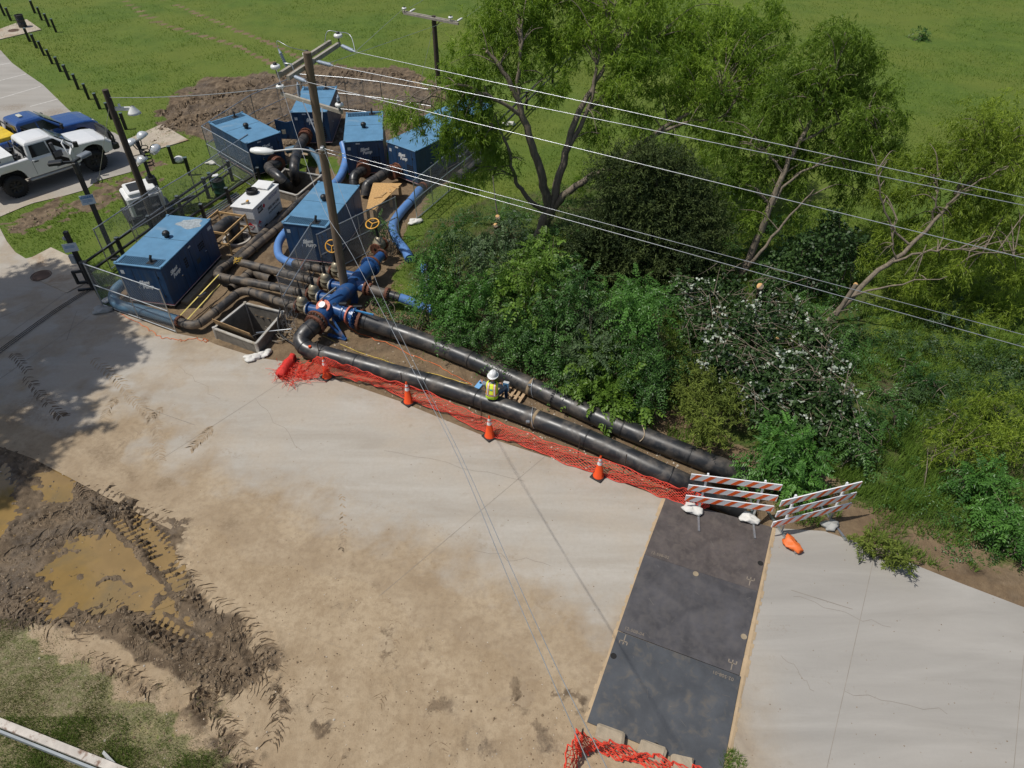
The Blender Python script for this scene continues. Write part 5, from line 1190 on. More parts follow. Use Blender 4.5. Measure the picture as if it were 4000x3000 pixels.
# wooden lamp pole
LW = thing('utility_pole', 'dark wooden pole with a small yard lamp, beside the light tower', 'utility pole', LPb)
mb = MB(); mb.tube([LPb-Vector((0, 0, .3)), LPb+Vector((0, 0, lph*.5)), LPb+Vector((0, 0, lph))], [.16, .14, .12], 14); mb.build('shaft', POLED, LW)
q = LPb+Vector((0, 0, lph-.75)); mb = MB(); mb.beam(q, q+Vector((.75, .15, -.05)), .1, .13); mb.build('lamp_arm', WHITE, LW)
mb = MB(); mb.lathe(q+Vector((.75, .15, -.05)), [(.08, .1), (.12, .02), (.22, -.12), (.27, -.2), (.2, -.2)], 16); mb.lathe(q+Vector((.3, .06, .07)), [(.05, 0), (.05, .1), (0, .11)], 8); mb.build('lamp_head', PORC, LW)
wire('guy wire from the wooden lamp pole down to the drive', [wl+Vector((0, 0, -.2)), at(385, 706, .05)], .01)
p = at(385, 706); mb = MB(); mb.cyl(p, p+Vector((-.02, 0, .14)), .05, 8); mb.solo('guy_anchor', GALV, 'small metal guy anchor at the edge of the drive', 'anchor')
# far pole
FB = at(1712, 325); fh = hgt_of(1682, 62, FB); FPo = thing('utility_pole', 'far short utility pole with a crossarm at the top of the picture', 'utility pole', FB)
mb = MB(); mb.tube([FB-Vector((0, 0, .2)), FB+Vector((0, 0, fh))], [.17, .14], 14); mb.build('shaft', POLED, FPo)
c1, c2_ = at(1575, 48, fh-.1), at(1788, 90, fh-.1)
for off in (Vector((.05, -.17, 0)), Vector((-.05, .17, 0))): mb = MB(); mb.beam(c1+off, c2_+off, .1, .13); mb.build('crossarm', ARMW, FPo)
for q in (c1.lerp(c2_, .03), c1.lerp(c2_, .88)): mb = MB(); insul_pin(mb, q+Vector((0, -.1, .07))); mb.build('pin_insulator', [PORC, BLACKM], FPo)
for q in (c1.lerp(c2_, .1), c1.lerp(c2_, .97)): mb = MB(); strain(mb, q+Vector((.05, .2, .02)), q+Vector((.35, .75, .06))); mb.build('strain_insulator', PORC, FPo)
mb = MB(); mb.beam(c1.lerp(c2_, .7), FB+Vector((0, 0, fh-.7)), .04, .04); mb.build('brace', POLED, FPo)
wire('thin wire from the far pole crossarm to the tall pole top', [c1+Vector((0, -.1, .2)), strn[0]], .009)
wire('thin wire from the far pole crossarm to the middle insulator', [c2_+Vector((-.3, -.1, .2)), strn[1]+Vector((-.3, .1, 0))], .009)
wire('wire from the far pole running away to the top edge', [c1+Vector((.35, .75, .06)), c1+Vector((14, 40, 1.5))], .009, .4)
wire('second wire from the far pole running away to the top edge', [c2_+Vector((.35, .75, .06)), c2_+Vector((14, 40, 1.5))], .009, .4)
wire('guy wire leaning from the far pole to the mud', [FB+Vector((0, 0, fh-.4)), at(1640, 330)], .01)
# low black hoses crossing the road at the left
for k in range(3):
    mb = MB(); mb.tube([p+Vector((0, 0, .03)) for p in bez([at(-60, 1410+k*9), at(60, 1322+k*8), at(200, 1222+k*7), at(300, 1158+k*6), at(385, 1108+k*5)], 6)], .011, 6); mb.solo('ground_cable', M('dusty_cable', (.06, .055, .05), .8), ('leftmost of three black cables lying across the road', 'middle of three black cables lying across the road', 'rightmost of three black cables lying across the road')[k], 'cable', 'cables across the road')
rnd = random.Random(9)
ORC = M('orange_cord', (.7, .16, .04), .6)
def cord(label, pts, mat, r=.012, jit=.06, z_=.015):
    P_ = bez([at(q[0], q[1], q[2] if len(q) > 2 else z_) for q in pts], 5); P_ = [p+Vector((rnd.uniform(-jit, jit), rnd.uniform(-jit, jit), 0)) for p in P_]
    mb = MB(); mb.tube(P_, r, 5); mb.solo('extension_cord', mat, label, 'cord')
cord('orange cord lying loose on the road before the fence panel', [(470,1225), (560,1270), (600,1300), (640,1320), (680,1322), (720,1330), (760,1320), (800,1335), (812,1330), (790,1322)], ORC)
cord('orange cord winding between the two pipelines', [(1290,1175,.9), (1320,1230,.3), (1380,1290), (1450,1320), (1540,1350), (1600,1385), (1700,1420), (1780,1470), (1840,1500)], ORC, jit=.04)
cord('yellow rope lying along the dirt between the pipelines', [(1260,1312), (1400,1375), (1480,1400), (1600,1440), (1720,1468), (1830,1500)], M('yellow_rope', (.7, .5, .1), .7), .012, .02)
STR = M('yellow_strap', (.62, .5, .14), .7)
for k, (a_, b_) in enumerate((((692,1245,.45), (855,1072,.66)), ((730,1250,.1), (858,1110,.4)))):
    p, q = at(*a_), at(*b_); mb = MB(); mb.beam(p, q, .05, .006); mb.solo('ratchet_strap', STR, ('yellow ratchet strap pulled from the hose flange to the pipe elbow', 'second slack yellow strap below the first')[k], 'strap')
p = at(775,1160,.56); mb = MB(); mb.beam(p, p+Vector((.22, .24, .02)), .09, .06); mb.solo('ratchet_buckle', CHROME, 'silver ratchet buckle on the yellow strap', 'buckle')
# tangled cables near the trench box
for k in range(5):
    c = at(1090+rnd.uniform(-30, 40), 1310+rnd.uniform(-25, 25), .03); mb = MB(); mb.tube([c+Vector((rnd.uniform(.2, .35)*math.cos(u_*1.1)+rnd.uniform(-.05, .05), rnd.uniform(.2, .3)*math.sin(u_)+rnd.uniform(-.05, .05), (.02+.035*k)+.02*math.sin(u_*3))) for u_ in np.linspace(0, 9, 30)], .014, 5)
    mb.solo('tangled_cable', M('grey_cable', (.22, .19, .15), .7), ['lowest', 'second lowest', 'middle', 'second highest', 'topmost'][k]+' grey cable in the tangle between trench box and black elbow', 'cable', 'tangled cables at the black elbow')
mb = MB(); mb.tube(bez([at(1095,1205,.6), at(1085,1260,.5), at(1100,1310,.2), at(1140,1340,.1), at(1165,1362,.1)], 8), .035, 8); mb.solo('thick_cable', BLACKP, 'thick dark cable hanging from the trench box to the black elbow', 'cable')
mb = MB(); mb.tube(bez([at(1000,1300,.47), at(1060,1293,.4), at(1140,1285,.42)], 8), .022, 6); mb.solo('chain', GALV, 'taut silver chain from the trench box to the pipe', 'chain')
# crumpled netting hanging at the valves
mb = MB()
for k in range(150):
    a_ = at(1120+rnd.uniform(-22, 40), 1150+rnd.uniform(0, 130), rnd.uniform(.1, 1.0)); mb.tube([a_, a_+Vector((rnd.uniform(-.06, .06), rnd.uniform(-.06, .06), rnd.uniform(-.35, .35)))], .005, 4)
mb.solo('crumpled_mesh', M('dull_mesh_wire', (.3, .31, .32), .5, .5), 'crumpled wire mesh bunched at the valve nearest the road', 'wire mesh')
# ------------------------------------------------------------------ pickup trucks
def loft(sl, mats=None):
    """sl: list of slices (same count) -> mesh builder"""
    mb = MB(); n = len(sl[0]); vs = [v for s_ in sl for v in s_]
    fs = [(i*n+j, i*n+(j+1) % n, (i+1)*n+(j+1) % n, (i+1)*n+j) for i in range(len(sl)-1) for j in range(n)]
    fs += [tuple(range(n))[::-1], tuple(range((len(sl)-1)*n, len(sl)*n))]
    mb.add(vs, fs, 0, False); return mb
def truck(label, loc, yaw, paint, inner, door_open, bumper_mat, lift, wheel_r, box):
    t = thing('pickup_truck', label, 'pickup truck', loc, yaw, 'parked pickup trucks')
    W = 1.98; z0 = .5+lift; belt = 1.22+lift; hood = 1.3+lift; rail = 1.34+lift; floor = .92+lift; roofz = 1.98+lift
    xr, xf = -2.95, 2.95; ax_r, ax_f = -1.95, 1.9; ar = wheel_r+.12
    def arch(cx, n=10): return [(cx+ar*math.cos(a_), z0-.02+max(0, ar*.92*math.sin(a_))) for a_ in np.linspace(0, PI, n)]
    low = [(xf-.05, z0+.05)]+[(xf-.1, z0)]+arch(ax_f)+[(ax_f-ar-.1, z0-.08), (ax_r+ar+.1, z0-.08)]+arch(ax_r)+[(xr+.1, z0), (xr, z0+.05)]
    top = [(xr, rail-.03), (xr+.04, rail), (-.98, rail), (-.95, belt+.1), (-.9, belt), (1.05, belt), (1.12, hood-.0), (1.6, hood-.02), (2.3, hood-.07), (2.72, hood-.16), (2.88, hood-.3), (xf, z0+.45)]
    k_low = len(low)
    def slc(y, ins, bed):
        out = []
        for i, (a_, z_) in enumerate(low+top):
            cx = a_ + (-ins*1.4 if a_ > 2.5 else (ins*.6 if a_ < -2.7 else 0))
            zz = z_ - (ins*.9 if i >= k_low else -ins*.2)
            if i >= k_low and bed and a_ < -.96: zz = floor if i-k_low in (1, 2) else (rail-.03 if i-k_low == 0 else zz)
            if bed and i-k_low == 1: cx = xr+.1
            if bed and i-k_low == 2: cx = -1.02
            out.append(Vector((cx, y, zz)))
        return out
    h = W/2
    sl = [slc(-h, .07, 0), slc(-h+.03, .03, 0), slc(-h+.12, .0, 0), slc(-h+.125, 0, 1), slc(-h*.4, -.02, 1), slc(h*.4, -.02, 1), slc(h-.125, 0, 1), slc(h-.12, 0, 0), slc(h-.03, .03, 0), slc(h, .07, 0)]
    body = loft(sl).build('body', paint, t, False)
    bv = body.modifiers.new('bev', 'BEVEL'); bv.width = .012; bv.segments = 1; bv.limit_method = 'ANGLE'; bv.angle_limit = R(40)
    # cab: greenhouse
    def ring(z_, x0, x1, hw): return [Vector((x0, -hw, z_)), Vector((x0+.04, -hw-.0, z_)), Vector((x1-.1, -hw, z_)), Vector((x1, -hw+.12, z_)), Vector((x1+.02, 0, z_)), Vector((x1, hw-.12, z_)), Vector((x1-.1, hw, z_)), Vector((x0+.04, hw, z_)), Vector((x0, hw, z_)), Vector((x0-.02, 0, z_))]
    cab = loft([ring(belt-.05, -.95, 1.35, h-.03), ring(belt+.03, -.95, 1.28, h-.06), ring(roofz-.14, -.86, .52, h-.2), ring(roofz-.05, -.8, .4, h-.25), ring(roofz, -.66, .2, h-.36), ring(roofz+.015, -.3, -.1, h-.7)]).build('cab', paint, t, False)
    cab.data.polygons.foreach_set('use_smooth', [False]*len(cab.data.polygons))
    bv = cab.modifiers.new('bev', 'BEVEL'); bv.width = .03; bv.segments = 2; bv.limit_method = 'ANGLE'; bv.angle_limit = R(30)
    def lerp3(a_, b_, f): return tuple(a_[i]+(b_[i]-a_[i])*f for i in range(3))
    def side_pane(x0b, x1b, x0t, x1t, sd, nm='window'):
        zb, zt = belt+.05, roofz-.18
        def yat(z_): f = (z_-belt-.03)/(roofz-.17-belt); return sd*(h-.06-.14*f+.012)
        mb = MB(); P_ = [(x0b, yat(zb), zb), (x1b, yat(zb), zb), (x1t, yat(zt), zt), (x0t, yat(zt), zt)]
        mb.prism(P_[::-sd], (0, -sd*.01, 0)); return mb.build(nm, GLASSD, t, False)
    for sd_ in (-1, 1):
        side_pane(-.78, .06, -.7, .02, sd_)
        if not (door_open and sd_ < 0): side_pane(.14, 1.02, .1, .46, sd_)
    # windscreen and rear glass lie on the cab planes
    mb = MB(); mb.prism([(1.3, -h+.24, belt+.06), (1.3, h-.24, belt+.06), (.58, h-.34, roofz-.14), (.58, -h+.34, roofz-.14)], (.02, 0, .02)); mb.build('windscreen', M('windscreen_glass', (.09, .12, .12), .08, var=.2, spec=.8), t, False)
    mb = MB(); mb.prism([(-.945, h-.25, belt+.1), (-.945, -h+.25, belt+.1), (-.87, -h+.36, roofz-.2), (-.87, h-.36, roofz-.2)], (-.02, 0, 0)); mb.build('rear_window', GLASSD, t, False)
    # door seams, handles, mirrors
    for sd_ in (-1, 1):
        for xk in (-.86, .09, 1.08):
            if door_open and sd_ < 0 and xk > 1: continue
            mb = MB(); mb.box((xk, sd_*(h-.001), belt-.35), (.014, .008, .72)); mb.build('door_seam', DARKH, t, False)
        for xk in (-.68, .28):
            if door_open and sd_ < 0 and xk > 0: continue
            mb = MB(); mb.box((xk, sd_*(h+.012), belt-.13), (.2, .03, .05), bev=.01); mb.build('door_handle', BLACKM, t, False)
        if not (door_open and sd_ < 0):
            mb = MB(); mb.box((1.06, sd_*(h+.16), belt+.14), (.12, .2, .26), bev=.04); mb.beam((1.02, sd_*(h-.05), belt+.04), (1.06, sd_*(h+.1), belt+.1), .06, .06); mb.build('mirror', BLACKM, t, False)
        mb = MB(); mb.lathe((2.78, sd_*(h-.22), hood-.33), [(.01, .1), (.1, .09), (.15, .05), (.17, 0)], 14, 0, Vector((1, sd_*.45, .25))); mb.build('headlight', M('headlight_glass', (.6, .62, .6), .12, var=.2), t, False)
        mb = MB(); mb.box((xr-.005, sd_*(h-.12), rail-.35), (.03, .14, .36)); mb.build('tail_light', M('tail_red', (.4, .02, .02), .3), t, False)
    # dark inside of the wheel wells and underside
    mb = MB(); mb.box((0, 0, z0+.12), (5.4, W-.5, .5)); mb.build('chassis', DARKH, t, False)
    mb = MB(); mb.box((2.55, 0, z0+.2), (.6, W-.4, .45)); mb.build('grille', BLACKM, t, False)
    # bumpers
    mb = MB()
    if bumper_mat is BLACKM:
        mb.box((3.05, 0, z0+.14), (.36, W+.02, .34), bev=.06)
        for sd_ in (-1, 1): mb.tube([(3.08, sd_*.86, z0+.3), (3.1, sd_*.9, z0+.62), (3.06, sd_*.72, z0+.86)], .05, 8)
        mb.tube([(3.06, -.72, z0+.86), (3.1, 0, z0+.9), (3.06, .72, z0+.86)], .05, 8)
        mb.box((3.0, 0, z0+.55), (.12, 1.5, .62), bev=.03)
        for k in range(7): mb.cyl((3.1, -.6+k*.2, z0+.28), (3.1, -.6+k*.2, z0+.86), .022, 6)
    else: mb.box((3.0, 0, z0+.12), (.24, W-.06, .28), bev=.05)
    mb.build('front_bumper', bumper_mat, t, False)
    mb = MB(); mb.box((xr-.1, 0, z0+.06), (.2, W-.1, .22), bev=.03); mb.build('rear_bumper', bumper_mat, t, False)
    for sd_ in (-1, 1):
        mb = MB(); mb.tube([(-1.25, sd_*(h+.02), z0-.16), (1.1, sd_*(h+.02), z0-.16)], .055, 10); mb.build('side_step', STEELG, t, False)
    # wheels
    for cx in (ax_r, ax_f):
        for sd_ in (-1, 1):
            c = (cx, sd_*(h-.16), wheel_r); A_ = Vector((0, sd_, 0)); r_ = wheel_r
            mb = MB(); mb.lathe(c, [(r_*.58, -.15), (r_*.93, -.16), (r_, -.1), (r_, .1), (r_*.93, .16), (r_*.6, .15)], 28, 0, A_)
            for k in range(28):
                a_ = 2*PI*k/28
                for q in (-1, 1): mb.box((cx+math.cos(a_)*r_*1.0, c[1]+q*.075, wheel_r+math.sin(a_)*r_*1.0), (.035, .1, .05), Matrix.Rotation(-a_, 3, 'Y'))
            ty = mb.build('tyre', TYRE, t, False)
            mb = MB(); mb.lathe(c, [(.02, .09), (.09, .12), (.1, .06), (r_*.45, .04), (r_*.56, .12), (r_*.6, .14), (r_*.6, .1)], 24, 0, A_)
            for k in range(8): a_ = 2*PI*k/8; mb.beam((cx+.08*math.cos(a_), c[1]+sd_*.07, wheel_r+.08*math.sin(a_)), (cx+r_*.54*math.cos(a_), c[1]+sd_*.1, wheel_r+r_*.54*math.sin(a_)), .07, .03, up=Vector((0, 1, 0)))
            mb.build('rim', BLACKM, t, False)
    if door_open:
        # opening: dark cabin box with seat, door swung on its front edge
        mb = MB(); mb.prism([(.12, -h-.004, z0+.05), (1.04, -h-.004, z0+.05), (1.06, -h-.004, belt), (.95, -h+.02, belt+.1), (.46, -h+.17, roofz-.17), (.1, -h+.17, roofz-.17), (.1, -h-.004, belt)][::-1], (0, .012, 0)); mb.build('door_opening', DARKH, t, False)
        mb = MB(); mb.box((.36, -.5-.44, belt-.1), (.42, .12, .3), bev=.05); mb.box((.25, -.85, belt+.22), (.16, .2, .5), bev=.05); mb.build('seat', M('grey_seat', (.1, .1, .11), .8), t, False)
        mb = MB(); mb.box((.58, -h-.01, z0+.02), (.9, .06, .08)); mb.build('door_sill', paint, t, False)
        hg = bpy.data.objects.new('door', None)
        o = MB(); o.prism([(0, 0, z0+.06), (-.92, 0, z0+.06), (-.95, 0, belt+.02), (-.0, 0, belt+.02)], (0, .09, 0))
        dm = o.build('open_door', paint, t, False); dm.location = (1.05, -h-.02, 0); dm.rotation_euler = (0, 0, R(62))
        o = MB(); o.prism([(-.08, .1, z0+.14), (-.86, .1, z0+.14), (-.88, .1, belt-.04), (-.08, .1, belt-.04)], (0, .02, 0)); link('door_panel', o.mesh(M('door_trim', (.5, .5, .49), .6)), dm)
        o = MB(); o.lathe((-.45, .12, z0+.42), [(.0, .01), (.1, .012), (.13, .0)], 16, 0, Vector((0, 1, 0))); o.box((-.3, .12, belt-.18), (.3, .03, .06)); link('door_speaker', o.mesh(BLACKM), dm)
        o = MB(); o.tube([(-.02, .03, belt+.02), (-.52, .14, roofz-.16), (-.9, .16, roofz-.15), (-.95, .04, belt+.02)], .035, 6); link('window_frame', o.mesh(paint), dm)
        o = MB(); o.box((-.02, -.2, belt+.14), (.12, .22, .28), bev=.04); link('mirror', o.mesh(BLACKM), dm)
    # load in the bed
    if box == 'white':
        mb = MB(); mb.box((-2.15, 0, rail+.0), (1.3, W-.34, .5), bev=.02); mb.box((-2.15, 0, rail+.26), (1.34, W-.3, .04), bev=.01); lb = mb.build('tool_chest', WHITE, t, False)
        mb = MB(); mb.box((-2.15, -W/2+.16, rail+.12), (.16, .012, .06)); link('latch', mb.mesh(BLACKM), lb)
        mb = MB()
        for k in range(8): mb.cyl((-1.35+random.uniform(-.1, .2), -.7+k*.19, floor), (-1.3+random.uniform(-.1, .2), -.7+k*.19, rail+random.uniform(.0, .25)), random.uniform(.05, .12), 10)
        mb.build('tank_cylinders', BLACKM, t, False)
        mb = MB(); mb.box((-2.87, .1, floor+.2), (.12, .5, .3)); mb.build('red_can', M('red_can', (.5, .04, .03), .5), t, False)
        mb = MB(); mb.tube([(-1.06, -.8, rail), (-1.06, -.8, rail+.35), (-1.06, .8, rail+.35), (-1.06, .8, rail)], .03, 8); mb.build('headache_rack', BLACKM, t, False)
    else:
        mb = MB(); mb.box((-1.45, 0, rail+.0), (.8, W-.36, .34), bev=.02); mb.build('yellow_box', M('yellow_box', (.72, .5, .03), .5), t, False)
        mb = MB(); mb.box((-2.2, 0, rail-.1), (.6, W-.36, .25), bev=.02); mb.build('grey_box', STEELG, t, False)
        mb = MB(); mb.tube([(-1.06, -.85, rail), (-1.06, -.75, roofz-.15), (-1.06, .75, roofz-.15), (-1.06, .85, rail)], .035, 8); mb.build('headache_rack', BLACKM, t, False)
        mb = MB(); mb.box((-.3, 0, roofz+.05), (.2, .42, .06), bev=.02); mb.build('roof_beacon', M('beacon', (.6, .6, .5), .3), t, False)
    return t
WPAINT = M('white_car_paint', (.78, .78, .77), .18, var=.03, dirt=(.5, .46, .38), dscale=.9, dlo=.62, dhi=.9, coat=.6)
BPAINT = M('blue_car_paint', (.02, .07, .24), .2, var=.05, coat=.6)
wr_, wf_ = at(79,770), at(399,663); dyaw = math.atan2(wf_.y-wr_.y, wf_.x-wr_.x)
hd = Vector((math.cos(dyaw), math.sin(dyaw), 0)); rt = Vector((hd.y, -hd.x, 0))
ctr = (wr_+wf_)/2 - rt*.9
truck('white lifted crew cab pickup with its front passenger door open', ctr, dyaw, WPAINT, None, True, BLACKM, .3, .52, 'white')
c2 = ctr - rt*3.25 + hd*.75
truck('dark blue crew cab pickup parked behind the white one', c2, dyaw+R(2), BPAINT, None, False, BPAINT, .12, .43, 'yellow')

# ------------------------------------------------------------------ light tower trailer
LT = at(585,842); lt = thing('light_tower', 'white portable light tower trailer with four round lamps on its mast', 'light tower', LT, R(35))
mb = MB(); mb.box((0, 0, .62), (1.15, 1.0, .72), bev=.06); mb.box((0, 0, 1.03), (.9, .9, .14), bev=.05); mb.build('housing', WHITE, lt, False)
mb = MB(); mb.box((-.585, 0, .62), (.01, .8, .55)); mb.box((0, -.505, .6), (.85, .01, .5)); mb.box((-.1, 0, 1.11), (.5, .6, .02)); mb.build('louvre_panel', BLACKM, lt, False)
mb = MB(); mb.box((0, 0, .22), (1.5, 1.1, .1)); mb.beam((.6, 0, .2), (1.6, 0, .25), .1, .1); mb.beam((-.2, -1.1, .15), (-.2, 1.1, .15), .08, .08); mb.build('trailer_frame', BLACKM, lt, False)
for sd_ in (-1, 1):
    mb = MB(); mb.lathe((0, sd_*.62, .28), [(.12, -.1), (.27, -.1), (.28, 0), (.27, .1), (.12, .1)], 20, 0, Vector((0, 1, 0))); mb.build('wheel', TYRE, lt, False)
    mb = MB(); mb.box((0, sd_*.62, .6), (.7, .22, .04)); mb.build('mudguard', BLACKM, lt, False)
    mb = MB(); mb.cyl((-.2, sd_*1.1, 0), (-.2, sd_*1.1, .45), .035, 8); mb.box((-.2, sd_*1.1, .01), (.18, .18, .02)); mb.build('jack_leg', BLACKM, lt, False)
lt.scale = (1.35, 1.35, 1.35)
mb0 = lt.location+Matrix.Rotation(R(35), 3, 'Z')@Vector((.45, .1, 0))*1.35
hm = hgt_of(548, 585, mb0)
inv = lambda p: (Matrix.Rotation(R(-35), 3, 'Z')@(Vector(p)-lt.location))/1.35
mb = MB(); mb.box((.45, .1, .75), (.3, .3, 1.0), bev=.03); mb.beam((.45, .1, .3), (.45, .1, hm*.45), .15, .15, up=Vector((0, 1, 0))); mb.beam((.45, .1, hm*.44), (.45, .1, hm/1.35+.3), .1, .1, up=Vector((0, 1, 0))); mb.build('mast', BLACKM, lt, False)
mb = MB(); mb.tube([(.62+.1*math.cos(u_), .25+.1*math.sin(u_), 1.5+u_*.018) for u_ in np.linspace(0, 40, 140)], .014, 5); mb.build('coiled_cable', BLACKP, lt, False)
mb = MB(); mb.beam((.45, -.45, hm/1.35), (.45, .65, hm/1.35), .06, .06); mb.build('lamp_bar', BLACKM, lt, False)
LAMPG = M('lamp_reflector', (.7, .72, .72), .2, .4, var=.06)
for k, (lx, ly) in enumerate(((552,528), (510,556), (602,580), (552,622))):
    c = inv(atY(lx, ly, mb0.y+(.3, .15, .2, -.25)[k])); dn = Vector((.35, -.2, -.85)).normalized() if k != 2 else Vector((.5, .1, -.8)).normalized()
    mb = MB(); mb.lathe(c-dn*.12, [(.03, 0), (.1, .03), (.18, .1), (.21, .19), (.2, .2), (.02, .2)], 20, 0, dn); mb.build('lamp', LAMPG, lt, False)
    mb = MB(); mb.tube([c-dn*.1, (c+Vector((.45, .1, hm/1.35)))/2-Vector((0, 0, .1)), Vector((.45, .1, hm/1.35))], .018, 6); mb.build('lamp_bracket', BLACKM, lt, False)

# ------------------------------------------------------------------ cones
REFL = M('cone_reflective_band', (.8, .8, .8), .3, var=.05)
CN = None
for k, q in enumerate([(1279,1474), (1597,1572), (1913,1706), (2337,1862)]):
    p = at(*q); lab = ['orange traffic cone nearest the rolled up net', 'orange traffic cone second from the rolled up net', 'orange traffic cone third from the rolled up net, below the worker', 'orange traffic cone nearest the barricades'][k]
    if CN is None:
        t = CN = thing('traffic_cone', lab, 'traffic cone', p, 0, 'orange cones along the net')
        mb = MB(); mb.box((0, 0, .025), (.38, .38, .05), bev=.012); mb.build('base', BLACKP, t, False)
        mb = MB(); mb.lathe((0, 0, .05), [(.165, 0), (.165, .02), (.145, .03), (.032, .82), (.03, .86), (.02, .86)], 24); mb.build('cone_body', ORANGE, t, False)
        for z_, hh in ((.52, .12), (.68, .09)):
            def rc(zz): return .145+(.032-.145)*(zz-.03)/.79+.003
            mb = MB(); mb.lathe((0, 0, .05), [(rc(z_-.0), z_), (rc(z_+hh), z_+hh)], 24); mb.build('reflective_band', REFL, t, False)
    else: t = copy_tree(CN); t.location = p; t['label'] = lab
    t.rotation_euler = (0, 0, R((44, 48, 40, 52)[k]))
# ------------------------------------------------------------------ orange safety net
def net(name, label, topl, botl, step=.06, r=.0085, parent=None, world=True):
    T_ = bez(topl, 14); B_ = bez(botl, 14); n = min(len(T_), len(B_)); mb = MB()
    L = sum((T_[i+1]-T_[i]).length for i in range(len(T_)-1)); nu = int(L/step); nv = 14
    def P_(u, v):
        f = u*(n-1); i = min(int(f), n-2); k = f-i; a_ = T_[i].lerp(T_[i+1], k); b_ = B_[i].lerp(B_[i+1], k); p = a_.lerp(b_, v)
        w_ = .05*math.sin(u*37+v*5)+.04*math.sin(u*91+v*9)+.03*math.sin(u*173-v*7); return p+Vector((w_*.5, -w_, -.03*math.sin(v*PI)))
    def seg(p, q, rr_):
        s_, uu = frame(q-p); mb.add([p+s_*rr_, p+uu*rr_, p-s_*rr_, p-uu*rr_, q+s_*rr_, q+uu*rr_, q-s_*rr_, q-uu*rr_], [(0, 1, 5, 4), (1, 2, 6, 5), (2, 3, 7, 6), (3, 0, 4, 7)])
    for i in range(nu):
        for j in range(nv):
            u0, u1 = i/nu, (i+1)/nu; v0, v1 = j/nv, (j+1)/nv
            if (i+j) % 2: seg(P_(u0, v0), P_(u1, v1), r)
            else: seg(P_(u0, v1), P_(u1, v0), r)
        seg(P_(i/nu, 0), P_((i+1)/nu, 0), r*1.6); seg(P_(i/nu, 1), P_((i+1)/nu, 1), r*1.6)
    return mb
N1 = thing('safety_net', 'long red orange safety net strung along the near pipeline', 'safety net', at(1900,1650))
tl = [at(1165,1425,.25), at(1215,1412,.55), at(1265,1396,.88), at(1360,1427,.66), at(1460,1466,.52), at(1592,1503,.74), at(1750,1568,.5), at(1900,1632,.46), at(2050,1688,.4), at(2230,1752,.45), at(2480,1842,.45), at(2640,1897,.4), at(2770,1948,.3)]
bl = [at(1160,1475,.02), at(1210,1478,.02), at(1280,1460,.35), at(1370,1478,.12), at(1460,1505,.1), at(1600,1560,.12), at(1750,1620,.06), at(1900,1690,.05), at(2050,1745,.05), at(2220,1810,.03), at(2460,1895,.03), at(2620,1950,.03), at(2760,1990,.04)]
net('mesh', '', tl, bl).build('mesh', REDNET, N1)
for q in ((1255,1420), (1575,1540), (1880,1650), (2256,1795), (2700,1975), (2432,1860)):
    p = at(*q); mb = MB(); mb.cyl(p, p+Vector((.02, 0, .95)), .016, 6); mb.build('stake', POLED, N1)
mb = MB(); c = at(1120,1430,.16); d = (at(1150,1390)-at(1095,1475)).normalized()
mb.tube([c-d*.55, c-d*.5, c-d*.3, c-d*.1, c+d*.2, c+d*.4, c+d*.55, c+d*.62], [.08, .16, .2, .17, .18, .12, .13, .06], 18); r12 = random.Random(2); mb.v = [tuple(Vector(v)+Vector((r12.gauss(0, .018), r12.gauss(0, .018), r12.gauss(0, .018)))) for v in mb.v]
ro = mb.solo('net_roll', M('rolled_red_net', (.62, .03, .02), .7, var=.3, scale=10, bmp=.8, bscale=40), 'rolled up red net lying at the end of the safety net', 'net roll')
heap = MB()
for k in range(260):
    a_ = at(1150+rnd.gauss(0, 32), 1455+rnd.gauss(0, 22), .03+abs(rnd.gauss(0, .06))); e_ = a_+Vector((rnd.gauss(0, .22), rnd.gauss(0, .16), rnd.gauss(0, .05))); m_ = (a_+e_)/2+Vector((0, 0, abs(rnd.gauss(0, .07))))
    for q in (a_, e_): q.z = max(q.z, .01)
    heap.tube([a_, m_, e_], .007, 4)
heap.solo('net_heap', REDNET, 'crumpled loose end of red net spread beside the net roll', 'net heap')
N2 = thing('safety_net', 'red orange safety net at the bottom edge below the steel plates', 'safety net', at(2264,2925))
tl = [at(2180,3060,.55), at(2235,2900,.75), at(2262,2862,.85), at(2300,2880,.55), at(2450,2920,.35), at(2600,2965,.25), at(2760,3010,.2)]
bl = [at(2205,3100,.05), at(2262,2960,.1), at(2268,2935,.1), at(2330,2935,.05), at(2460,2975,.04), at(2620,3020,.04), at(2800,3060,.03)]
net('mesh', '', tl, bl).build('mesh', REDNET, N2)
p = at(2265,2928); mb = MB(); mb.cyl(p, p+Vector((.0, .02, 1.0)), .02, 6); mb.build('stake', POLED, N2)
for k, (q, s_, rz_) in enumerate((((2378,2890), (.62, .38, .24), -18), ((2545,2945), (.55, .36, .2), -25), ((2660,2990), (.5, .3, .2), -15))):
    mb = MB(); p = at(*q); mb.box((0, 0, 0), s_, Matrix.Rotation(R(rz_), 3, 'Z'), bev=.05); rr2 = random.Random(k); mb.v = [tuple(Vector(v)+p+Vector((rr2.uniform(-.03, .03), rr2.uniform(-.03, .03), s_[2]/2+rr2.uniform(-.02, .02)))) for v in mb.v]
    mb.solo('limestone_block', STONE, ('tan stone block at the left under the plate edge', 'tan stone block wrapped by the net below the plates', 'tan stone block at the picture bottom under the net')[k], 'stone')

